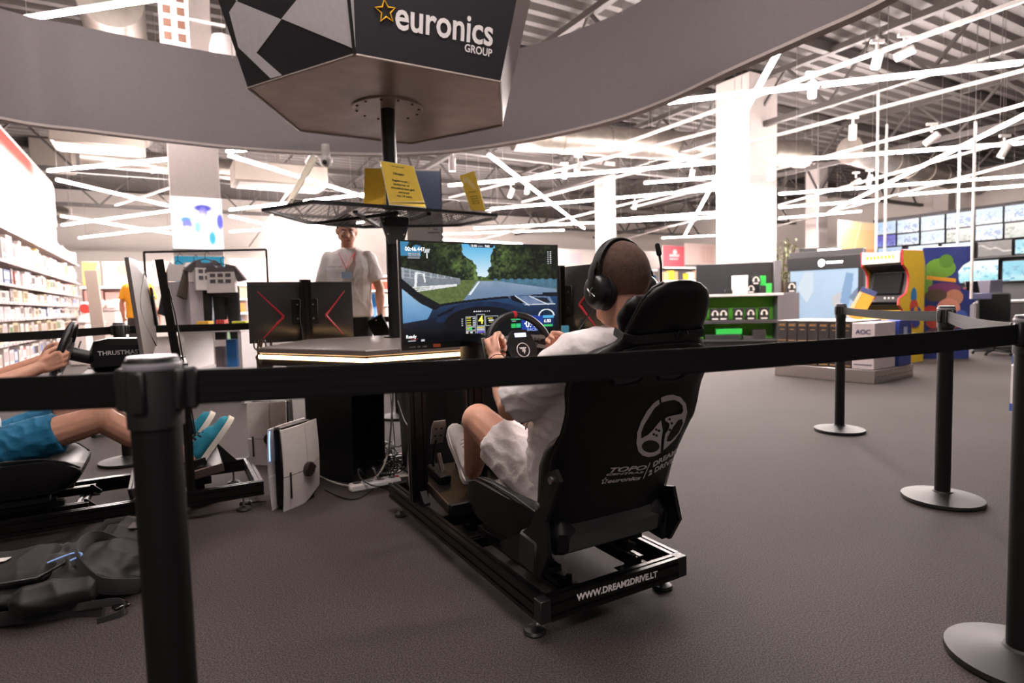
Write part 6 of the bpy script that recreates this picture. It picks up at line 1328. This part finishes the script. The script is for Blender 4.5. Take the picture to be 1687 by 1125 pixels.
# racing picture
def race(U, V):
    y = 1-V; n1 = fbm(U, V, 9, 3, 1.7); n2 = fbm(U, V, 40, 9, 1.7); C = np.ones(U.shape+(3,))*hexc('8cc8ea')
    C = lerp(np.ones_like(C)*hexc('58b4e4'), np.ones_like(C)*hexc('d8ebf8'), np.clip(y*3.2, 0, 1)[..., None])
    # trees either side of the gap
    edge = .18*np.clip((y-.02)/.36, 0, 1); tl = U < .395+edge*.35+(n1-.5)*.13; tr = U > .60-edge*.35+(n1-.5)*.13
    low = (y > .22+.10*np.abs(np.sin(U*9))+(n1-.5)*.14)
    tree = (tl | tr | low) & (y < .40)
    tc = lerp(np.ones_like(C)*hexc('131a12'), np.ones_like(C)*hexc('6a8242'), np.clip((n2*1.2+n1*.8-.72), 0, 1)[..., None]); tc *= (.55+.9*np.exp(-((U-.5)/.22)**2))[..., None]; C[tree] = tc[tree]
    m_ = (tl & (U < .12) & (y < .14) & (n1 > .5)); C[m_] = hexc('3f86b0')
    # ground, wall, road
    g = y >= .375; C[g] = lerp(hexc('6f7f4a'), hexc('4c5a30'), n2[g][..., None])
    w_ = (y > .25+.30*U) & (y < .46-.12*U) & (U < .36); C[w_] = lerp(hexc('8d949c'), hexc('6c737c'), n2[w_][..., None]); st_ = w_ & ((np.sin(U*150) > .75) | (np.sin((y-.2*U)*170) > .8)) & (y < .36); C[st_] = hexc('a8b0b6')
    for k in range(3): r_ = (np.abs(y-(.455+.025*k)+(.10+.06*k)*U) < .006) & (U < .34); C[r_] = hexc('e6e6ea')
    rr = (y > .37) & (U > .62) & (y < .47); C[rr] = lerp(hexc('3f6076'), hexc('567f96'), n2[rr][..., None])
    bl = (y > .36) & (y < .41) & (U > .56) & (np.sin(U*120) > .2); C[bl] = hexc('4c7a92')
    road = poly_in(U, y, [(.47, .385), (.60, .385), (1.0, .48), (1.0, .62), (.36, .62)]); C[road] = lerp(hexc('6f87a4'), hexc('a6b4c8'), (np.clip((.52-y)*8, 0, 1)*(n1))[road][..., None])
    ln_ = poly_in(U, y, [(.478, .39), (.487, .39), (.425, .53), (.408, .53)]); C[ln_] = hexc('eef0f4'); cr_ = poly_in(U, y, [(.08, .30), (.095, .30), (.09, .44), (.075, .44)]) | poly_in(U, y, [(.09, .295), (.135, .31), (.14, .32), (.09, .31)]) | poly_in(U, y, [(.128, .31), (.14, .31), (.145, .40), (.137, .40)]); C[cr_] = hexc('f2f2f4')
    # car body and dashboard
    dash = y > .66-.125*np.sin(np.clip((U-.12)/1.05, 0, 1)*pi*.62)**.7-.02*(U > .9); dc = lerp(np.ones_like(C)*hexc('24456e'), np.ones_like(C)*hexc('0a1322'), np.clip((y-.56)*3.4+.18*(n1-.5), 0, 1)[..., None]); C[dash] = dc[dash]
    ed = dash & (y < .685-.125*np.sin(np.clip((U-.12)/1.05, 0, 1)*pi*.62)**.7); C[ed] = hexc('0d141e')
    pil = poly_in(U, y, [(0, .36), (.10, .50), (.24, .63), (.20, .68), (.12, .62), (.0, .46)]); C[pil] = hexc('0b0f16')
    dr = poly_in(U, y, [(0, .46), (.10, .60), (.18, .67), (.145, .78), (.0, .84)]); C[dr] = lerp(hexc('9dc4e4'), hexc('4d7fae'), np.clip((y-.46)*2.6+.2*(n1-.5), 0, 1)[dr][..., None])
    dk = poly_in(U, y, [(0, .80), (.14, .77), (.34, .72), (.50, .66), (.66, .74), (1, .80), (1, 1), (0, 1)]); C[dk] = lerp(hexc('12203a'), hexc('05070c'), np.clip((y-.72)*4.5, 0, 1)[dk][..., None])
    ht_ = dash & (np.abs((U-.5)/.30)**2+((y-.80)/.20)**2 < 1) & (y < .80); C[ht_] = lerp(hexc('1b3356'), hexc('0c1830'), n1[ht_][..., None]); ht2 = dash & ((U-.5)**2/.062+((y-.83)/.175)**2 < 1); C[ht2] = hexc('070a11')
    vt = poly_in(U, y, [(.66, .535), (.95, .56), (.975, .64), (.78, .645), (.68, .57)]); C[vt] = lerp(hexc('8f9cb4'), hexc('46618c'), n1[vt][..., None]); v1 = poly_in(U, y, [(.675, .55), (.71, .545), (.79, .635), (.755, .63), (.70, .60)]); C[v1] = hexc('0b1018'); v2 = poly_in(U, y, [(.84, .565), (.93, .575), (.955, .63), (.91, .63)]); C[v2] = hexc('1a2230')
    for a, b in (((.715, .545), (.80, .645)), ((.81, .55), (.93, .645)), ((.78, .648), (.975, .645))):
        d = np.abs((b[0]-a[0])*(a[1]-y)-(a[0]-U)*(b[1]-a[1]))/hypot(b[0]-a[0], b[1]-a[1]); C[(d < .004) & (U > a[0]) & (U < b[0]+.01) & (y > .53) & (y < .66)] = hexc('dfe6ee')
    v3 = poly_in(U, y, [(.20, .74), (.33, .645), (.30, .69), (.22, .745)]); C[v3] = hexc('060a10')
    # instruments
    def R(x0, y0, x1, y1, c): C[(U > x0) & (U < x1) & (y > y0) & (y < y1)] = hexc(c)
    for i in range(8): C[((U-.445-.014*i)**2*1.8+(y-.705)**2) < (.0048 if i < 4 else .003)**2*2] = hexc('f2f4f6')
    R(.385, .755, .60, .945, '05070a')
    for x0, y0, x1, y1 in ((.387, .758, .452, .862), (.457, .735, .512, .862), (.387, .866, .452, .90), (.457, .866, .512, .90), (.387, .905, .452, .94), (.457, .905, .512, .94), (.515, .758, .60, .862)):
        bx = (U > x0) & (U < x1) & (y > y0) & (y < y1); inn = (U > x0+.003) & (U < x1-.003) & (y > y0+.005) & (y < y1-.005); C[bx & ~inn] = hexc('c9ced4')
    for i in range(4): R(.395, .768+.024*i, .42, .778+.024*i, 'd8d04a'); R(.432, .770+.024*i, .448, .782+.024*i, 'd8dade')
    R(.41, .872, .428, .896, '3fd06a'); R(.395, .875, .408, .892, 'd8d04a'); R(.462, .872, .507, .88, 'e2c840'); R(.462, .885, .507, .895, 'd8dade'); R(.462, .912, .508, .93, '6a5ac4'); R(.392, .912, .404, .935, 'd8c0b0'); R(.415, .915, .43, .93, 'e6e8ec')
    R(.53, .775, .565, .785, 'd8d04a'); R(.535, .795, .57, .81, 'e6e8ec'); R(.54, .82, .56, .828, 'd8d04a')
    for i in range(4): C[((U-.365)**2*1.8+(y-.78-.022*i)**2) < .004**2*2] = hexc('cfd4da')
    for x0, y0 in ((.685, .765), (.719, .765), (.685, .85), (.719, .85)): R(x0, y0, x0+.031, y0+.045, '2fc45c' if x0 < .7 else '35c48c')
    R(.68, .75, .745, .756, 'e6e8ec'); R(.69, .822, .72, .828, 'e6e8ec')
    sc2 = poly_in(U, y, [(.755, .755), (.90, .775), (.90, .945), (.755, .925)]); C[sc2] = hexc('1c3f9c'); R(.775, .80, .785, .818, 'f2f4f6'); R(.775, .845, .785, .863, 'f2f4f6')
    pt = poly_in(U, y, [(.80, .80), (.845, .81), (.86, .89), (.81, .87)]); 
    R(.90, .77, .975, .80, '5ab0e0'); R(.90, .80, .975, .90, '0e2a5c'); R(.905, .87, .965, .895, '3cc060'); dd_ = np.abs(np.sqrt(((U-.925)/.05)**2+((y-.775)/.07)**2)-1) < .09; C[dd_ & (y < .775)] = hexc('eef2f6')
    # overlays
    R(.045, .108, .115, .122, 'b6bcc4'); R(.048, .130, .115, .145, '9aa2ac'); R(.04, .15, .113, .165, '8a929c'); q = poly_in(U, y, [(.148, .065), (.178, .065), (.168, .105), (.138, .105)]); C[q] = hexc('c9cdd2')
    q = poly_in(U, y, [(.42, .0), (.59, .0), (.575, .035), (.435, .035)]); C[q] = hexc('26303c')
    for i in range(7):
        R(.94, .06+.021*i, .948, .071+.021*i, 'd0d4d8'); R(.956, .058+.021*i, .964, .069+.021*i, 'd8dade')
    R(.045, .958, .085, .962, 'c0303a'); R(.025, .972, .07, .984, 'b8bcc2'); R(.105, .968, .125, .985, 'c9cdd2'); R(.02, .0, .05, .02, '3f86b0')
    return C
sg = grid_mesh('screen', MW*.975, MH-.036, 330, 200, race, picmat('screen_emit', 1.0, .25), curve=.0285)
so_ = P('screen', sg, None, mb1); so_.location = (0, -.0025, .011)
def scr_text(s, u, v, size, c, bold=0., emit=1.1): return text('screen_text', s, size, mat('screen text '+c, c, .5, emit=emit), so_, UP((-2*.0285/(MW*.4875)*2*(u-.5), -1, 0)), ((u-.5)*MW*.975, -.0012-.0285*(2*abs(u-.5))**2, (.5-v)*(MH-.036)), .0001, bold)
scr_text('00:46.447', .085, .072, .024, 'f2f4f6', .0004); scr_text('00:04.887', .083, .115, .010, '3c4148'); scr_text('00:05.802', .083, .137, .010, '3c4148'); scr_text('12:10', .452, .017, .014, 'f2f4f6', .0003); scr_text('9:02', .54, .017, .014, 'f2f4f6', .0003); scr_text('session', .495, .017, .009, 'c9cdd2'); scr_text('1', .157, .135, .03, 'f2f4f6', .0006)
scr_text('4', .485, .80, .052, 'f4f060', .0008); scr_text('Ready', .045, .935, .020, 'f2f4f6', .0004); scr_text('0:4', .815, .865, .045, 'f2f4f6', .0006); scr_text('RACER', .83, .925, .020, '9ab0e0'); scr_text('6.80', .93, .835, .022, 'f2f4f6', .0003)
cht = text('port_print', 'HDMI   DP   USB', .011, mat('grey chin print', 'a8a6a6', .5), mb1, UP((0, -1, 0)), (-.33, -.0285, -MH/2+.012), .0003)
P('chin_sticker', MB().box((-.24, -.0205, -MH/2+.013), (.035, .002, .014)), mat('orange sticker', 'b8582f', .5), mb1)
# ================================================================ consoles, cables, floor things
def make_console(loc, yaw, lb):
    t = T('game_console', lb, 'console', loc, yaw); hh, dp, th = .44, .285, .115
    P('core', MB().box((0, dp/2+.006, hh/2+.004), (th*.52, dp-.02, hh-.016), b=.012), BLKG, t)
    P('grille', MB().box((0, dp*.5, hh-.004), (th*.44, dp*.8, .006)), mat('dark grille', '3a3434', .6), t)
    for s in (-1, 1):
        def q(y, z, o=0.): # gently bowed side panel
            return Vector((s*(th*.29+.020*sin(pi*min(1, max(0, z/hh)))*.6+.012*sin(pi*min(1, max(0, y/dp)))+o+.004*(z/hh)), y, z))
        qs = [((0, .60), (0, .42)), ((.60, 1), (0, .42)), ((0, .60), (.42, 1)), ((.60, 1), (.42, 1))]
        for (ya, yb_), (za, zb) in qs:
            n = 7; g0 = .0022
            def sh(z, y): # outline: slanted back bottom corner and top
                zz_ = z*hh; lo = max(0, (y-.55)*.14); hi = hh*(1-.02*(1-y)); return lo+(hi-lo)*z
            vs = []; fs = []
            for o in (0, .006):
                for i in range(n):
                    for j in range(n):
                        y = ya+(yb_-ya)*i/(n-1); z = za+(zb-za)*j/(n-1); v = q(y*dp, sh(z, y), o); v.y += g0 if i == 0 and ya > 0 else (-g0 if i == n-1 and yb_ < 1 else 0); v.z += g0 if j == 0 and za > 0 else (-g0 if j == n-1 and zb < 1 else 0); vs.append(v)
            N = n*n
            for k in (0, N):
                for i in range(n-1):
                    for j in range(n-1): a = k+i*n+j; fs.append((a, a+1, a+n+1, a+n))
            bd = [i*n for i in range(n)]+[(n-1)*n+j for j in range(1, n)]+[i*n+n-1 for i in range(n-2, -1, -1)]+[j for j in range(n-2, 0, -1)]
            for a, b in zip(bd, bd[1:]+bd[:1]): fs.append((a, b, b+N, a+N))
            P('side_panel', MB().add(vs, fs), mat('white console shell', 'ddd6d4', .35), t)
    P('disc_slot', MB().box((th*.29+.0265, .04, .13), (.004, .010, .14)), BLK, t)
    d_ = P('stand_disc', MB().lathe([(.001, 0), (.036, 0), (.040, .006), (.040, .022), (.034, .028), (.001, .028)], (th*.29+.026, dp*.60, hh*.42), frameR((1, 0, 0)), n=24), mat('dark brown disc', '2a1e1c', .3), t); P('disc_tab', MB().box((th*.29+.036, dp*.60+.048, hh*.42), (.014, .02, .02), b=.004), mat('dark brown disc', '2a1e1c', .3), d_)
    P('status_light', MB().path([(-th*.29, .006, hh*.96), (-th*.30, .000, hh*.85), (-th*.31, -.001, hh*.6)], .003, 6), mat('blue console light', '8fb4ff', .4, emit=2.2), t)
    P('foot', MB().box((0, .06, .003), (.05, .06, .006)).box((0, dp-.05, .012), (.05, .05, .024)), BLK, t)
    return t
v = Z(458, 842, 0); make_console((v.x, v.y, 0), radians(-20), 'white game console with black core and dark disc standing nearest, beside the desk pedestal')
v = D(455, 742, 4.05); make_console((v.x-.16, v.y, 0), radians(-98), 'second white game console behind the nearer one, left of the desk pedestal')
def cable(lb, pts, r, c, n=6): S('cable', MB().path(catmull([Vector(p) for p in pts], n, False), r, 7), mat('cable '+c, c, .5), lb, 'cable')
def zf(x, y, z=.006): return Z(x, y, z)
cable('pale grey cable from the console across the floor up to the desk', [D(520, 781, 3.3), zf(545, 793, .02), zf(575, 800), zf(605, 796), D(628, 775, 3.5), D(640, 740, 3.55), D(645, 690, 3.6), D(648, 640, 3.6)], .0055, 'bdb6b2')
cable('thin grey cable hanging from the desk beside the pole', [D(611, 655, 3.7), D(617, 690, 3.7), D(607, 735, 3.7), zf(600, 775)], .003, '8f8a88')
cable('thin black cable hanging under the desk, right one', [D(640, 620, 3.7), D(646, 680, 3.7), D(650, 740, 3.7), zf(640, 790)], .003, '1a191b')
cable('black cable on the floor between console and pedestal', [zf(535, 806), zf(560, 818), zf(585, 822), zf(605, 812), zf(620, 802), zf(640, 806)], .004, '1a191b')
cable('thin grey cable beside the left upright of the frame', [D(655, 660, 2.95), D(665, 690, 2.95), D(675, 712, 2.9), D(672, 760, 2.95), D(676, 812, 2.9)], .003, '9a9492')
rc_ = random.Random(4); hm = MB()
for i in range(26):
    c = Vector(zf(rc_.uniform(612, 650), rc_.uniform(742, 800), .0)); a = rc_.uniform(0, 6.28); k = rc_.uniform(.05, .13)
    pts = [c+Vector((cos(a+j*1.05)*k*rc_.uniform(.5, 1.2), sin(a+j*1.05)*k*rc_.uniform(.5, 1.2), rc_.uniform(.006, .10))) for j in range(6)]; hm.path(catmull(pts, 5, True), .0045, 6, True)
tag(P('cable_heap', hm, BLK), 'heap of tangled black cables on the floor under the desk', 'cables', kind='stuff')
for i, (x, y, a, lb) in enumerate(((618, 803, .5, 'white power strip at the foot of the cable heap'), (628, 762, .3, 'white power strip farther back in the cable heap'))):
    t = T('power_strip', lb, 'power strip', zf(x, y, 0), a); P('body', MB().box((0, 0, .022), (.30, .07, .044), b=.01), WHTP, t); sk = MB()
    for j in range(4): sk.lathe([(.001, .0445), (.021, .0445), (.023, .046), (.025, .0445)], (-.105+j*.07, 0, 0), n=14)
    P('socket', sk, mat('socket grey', 'b9b3b0', .5), t); P('switch', MB().box((.135, 0, .046), (.02, .03, .008), b=.003), RED, t)
S('paper_sheet', MB().box((0, 0, .002), (.30, .21, .003)), WHT, 'white sheet lying under the cable heap', 'paper', zf(632, 782, 0), .4)
dm = MB(); rr_ = random.Random(9)
for i in range(16):
    x0 = D(rr_.uniform(612, 640), 588, 3.75); a = [x0+Vector((rr_.uniform(-.05, .05), rr_.uniform(-.05, .05), -.03*j+rr_.uniform(-.02, .02))) for j in range(5)]; dm.path(catmull(a, 4, False), .004, 6)
tag(P('hanging_cables', dm, BLK), 'bundle of black cables hanging under the desk corner', 'cables', kind='stuff')
lc = MB()
for i in range(7):
    a = [D(428+rr_.uniform(-6, 8), 560+14*j, 3.75)+Vector((rr_.uniform(-.02, .02), 0, 0)) for j in range(6)]; lc.path(catmull(a, 4, False), .005, 6)
tag(P('hanging_cables', lc, mat('brown black cable', '241d1b', .5)), 'bundle of cables hanging at the left end of the desk', 'cables', kind='stuff')
S('junction_box', MB().box((0, 0, 0), (.09, .07, .13), b=.01).box((0, -.037, .02), (.05, .006, .05)), BLK, 'small black junction box hanging at the left end of the desk', 'box', D(436, 600, 3.8), .3)
P('card_reader', MB().box(D(931, 543, 4.05), (.05, .05, .055), b=.003), mat('card reader blue', '4aa6c8', .4), post4, world=True, label='small blue card reader on the post')  # card reader drawn as a small blue box joined to the post
# ================================================================ barrier posts and belts
PH = .99
def make_post_b(loc, lb, head=.90):
    t = T('barrier_post', lb, 'post', loc); P('base', MB().lathe([(.001, .0), (.176, .0), (.180, .008), (.178, .022), (.10, .034), (.045, .046), (.040, .052), (.001, .052)], n=44), mat('satin black base', '1b1a1b', .5, spec=.35), t, sharp=25)
    P('tube', MB().tube((0, 0, .05), (0, 0, PH-.10), .0345, n=28), BLKM, t)
    hd = P('head', MB().lathe([(.001, PH-.104), (.0385, PH-.104), (.0385, PH-.008), (.036, PH), (.001, PH)], n=28), mat('satin black head', '121113', .5), t, sharp=30)
    P('rim', MB().lathe([(.0388, PH-.016), (.0396, PH-.013), (.0396, PH-.008), (.0388, PH-.006)], n=28, caps=False), mat('pale ring', '8f8b92', .3), hd)
    P('cap', MB().lathe([(.001, PH), (.033, PH), (.0345, PH+.002), (.033, PH+.004), (.001, PH+.005)], n=28), mat('cap painted as ceiling reflection', 'a9a6ab', .35, .6), hd)  # pale disc standing for the ceiling reflected in the black head top
    for a in (0, pi/2, pi, 3*pi/2): P('belt_slot', MB().box((cos(a)*.038, sin(a)*.038, PH-.048), (.016, .022, .062), RZ(a), b=.003), BLK, hd)
    return t
ptL = D(254, 640, .90); ptR = Z(1681, 1092, 0); ptM = Z(1552, 824, 0); ptF = Z(1383, 710, 0)
posts = {}
posts['L'] = make_post_b((ptL.x, ptL.y, 0), 'large black barrier post nearest to the viewer on the left')
posts['R'] = dup(posts['L'], (ptR.x, ptR.y, 0), .4, 'black barrier post at the right edge, its base in the lower right corner')
posts['M'] = dup(posts['L'], (ptM.x, ptM.y, 0), .2, 'black barrier post right of the middle one, its whole round base visible')
posts['F'] = dup(posts['L'], (ptF.x, ptF.y, 0), .1, 'smaller black barrier post in front of the dark monitor cartons')
bl = D(197, 548, 4.15); posts['B'] = dup(posts['L'], (bl.x, bl.y, 0), .3, 'distant black barrier post left of the edge-on monitor')
bb = D(652, 530, 5.6); posts['C'] = dup(posts['L'], (bb.x, bb.y, 0), .3, 'distant black barrier post hidden behind the pole')
po = Vector((-2.35, 1.05, 0)); posts['O'] = dup(posts['L'], po, .3, 'black barrier post just outside the left edge holding the near belt')
pq = Vector((-3.6, 2.55, 0)); posts['Q'] = dup(posts['L'], pq, .3, 'black barrier post outside the left edge holding the far belt')
BELTM = mat('black belt webbing', '0a090a', .65, bump=.2, bs=900, spec=.15)
def belt(a, b, lb, z=PH-.048, sag=.012, twist=0.):
    a, b = Vector((a.x, a.y, 0)), Vector((b.x, b.y, 0)); d = (b-a).normalized(); n = Vector((-d.y, d.x, 0)); a = a+d*.046; b = b-d*.046; L = (b-a).length
    prof = []
    for i in range(13): prof.append((-.027+.0045*i, .0018 if i % 3 == 0 else .0022))
    ring2 = [(z_, o) for z_, o in prof]+[(z_, -o) for z_, o in reversed(prof)]
    rings = []
    for k in range(25):
        t_ = k/24; p = a.lerp(b, t_); zz_ = z-sag*4*t_*(1-t_); tw = twist*sin(pi*t_); rings.append([p+n*(o+z_*sin(tw))+Vector((0, 0, zz_+z_*cos(tw))) for z_, o in ring2])
    t = T('barrier_belt', lb, 'belt', a); P('webbing', MB().loft(rings), BELTM, t, world=True, sharp=20)
    for e, s in ((a, 1), (b, -1)): P('belt_clip', MB().box(e+d*s*.003+Vector((0, 0, z)), (.022, .018, .066), RZ(atan2(d.y, d.x)), b=.004), BLK, t, world=True)
belt(ptL, ptR, 'long black belt across the whole foreground from the left post to the right edge'); belt(po, ptL, 'near black belt running off the left edge from the large post')
belt(ptF, ptM, 'belt between the smaller right post and the middle right post'); belt(ptM, ptR, 'ribbed belt from the middle right post to the post at the right edge', twist=.25)
belt(bl, bb, 'distant belt behind the monitors and the clothes rail'); belt(pq, bl, 'distant belt in front of the product wall at the left')
# end cassette sticking out on the left of the near post
# ================================================================ backpack
bpL = Vector((-1.74, 2.16, 0)); yb = radians(24)
t = T('backpack', 'black backpack lying on the carpet beside the left simulator frame', 'backpack', bpL, yb)
bm = MB(); bm.cap((-.36, 0, .085), (.20, .02, .095), .20, .17, 18, ((0, 0, 1), .44)); bm.box((-.12, 0, .08), (.62, .36, .13), RZ(.04), b=.05); bm.cap((.14, -.10, .085), (.34, -.04, .06), .10, .07, 14, ((0, 0, 1), .6)); bm.cap((.14, .10, .10), (.32, .10, .11), .10, .075, 14, ((0, 0, 1), .65)); bm.box((.30, .06, .10), (.16, .24, .09), RZ(-.3)@RX(.25), b=.035)
def bw(c):
    q = Vector((c.x*9+3, c.y*9, c.z*12)); return .014*(1-2*abs(noise.noise(q))**.5)+.006*noise.noise(q*2.3)
P('main_bag', blob(bm, .008, 4, mat('black ripstop fabric', '0d0b0b', .6, bump=.15, bs=500, sheen=.05), bw, 'main_bag'), None, t, label='main bag of dull black fabric')
fp = MB(); fp.box((-.20, -.05, .155), (.46, .25, .05), RZ(.05)@RX(.12), b=.022); P('front_pocket', blob(fp, .007, 5, mat('dark grey fabric', '151112', .65, bump=.15, bs=500), wrinkle(.006, (8, 8, 8), 2), 'front_pocket'), None, t)
P('pocket_seam', MB().path([(-.42, -.19, .13), (-.2, -.185, .155), (.0, -.175, .15), (.06, -.1, .16), (.04, .06, .17)], .005, 6), BLK, t)
P('side_pocket', blob(MB().box((.06, -.19, .085), (.26, .10, .10), RZ(.1), b=.035), .007, 4, mat('black ripstop fabric', '0d0b0b', .6), wrinkle(.008, (12, 12, 12), 5), 'side_pocket'), None, t)
P('flap', blob(MB().box((.28, .10, .165), (.22, .20, .05), RZ(-.25)@RX(.2)@RY(.15), b=.02), .007, 4, mat('dark grey fabric', '151112', .65), wrinkle(.006, (10, 10, 10), 8), 'flap'), None, t)
P('flap_emblem', MB().prism([(-.05, -.02), (.0, -.03), (.05, .0), (.03, .03), (-.02, .025)], .003, (.27, .10, .197), RZ(.4)@RX(.2)@RY(.15)), mat('grey rubber emblem', '4d4648', .5), t, sharp=20)
P('handle', MB().path([(.10, .16, .15), (.14, .20, .20), (.22, .20, .20), (.26, .17, .16)], (.014, .005), 8), FABB, t)
P('shoulder_strap', MB().path(catmull([Vector(p) for p in ((.30, -.02, .10), (.14, .05, .185), (.10, -.10, .19), (.18, -.20, .10), (.30, -.16, .05))], 6, False), (.030, .006), 8, up=(0, 0, 1)), FABB, t); P('shoulder_strap', MB().path(catmull([Vector(p) for p in ((-.40, -.16, .05), (-.1, -.19, .035), (.10, -.20, .02), (.2, -.25, .012))], 6, False), (.026, .006), 8, up=(0, 0, 1)), FABB, t)
P('loose_strap', MB().path(catmull([Vector(p) for p in ((.10, -.20, .03), (.17, -.25, .05), (.25, -.25, .04), (.26, -.28, .012), (.19, -.30, .006))], 6, False), (.015, .003), 6, up=(0, .2, 1)), FABB, t); P('buckle', MB().box((.255, -.26, .03), (.05, .035, .014), RZ(.5), b=.004), BLKG, t)
P('blue_cord', MB().path(catmull([Vector(p) for p in ((.02, -.13, .182), (.09, -.10, .192), (.12, -.12, .188), (.09, -.145, .182))], 6, False), .0035, 6), mat('light blue cord', '8fb8ff', .5), t, label='light blue zip pull cord')
P('maker_patch', MB().prism([(0, 0), (.05, 0), (.065, .022), (.02, .035), (-.01, .012)], .002, (-.17, -.06, .186), RZ(.2)@RX(.1)), PRINTW, t, sharp=20, label='small white three-striped patch')
# small black thing and foot pads beside the left frame
S('floor_plug', MB().box((0, 0, .014), (.06, .04, .028), b=.008).tube((.03, 0, .014), (.10, .02, .008), .005), BLK, 'small black plug on the carpet between the left frame and the console', 'plug', zf(405, 833, 0), .3)
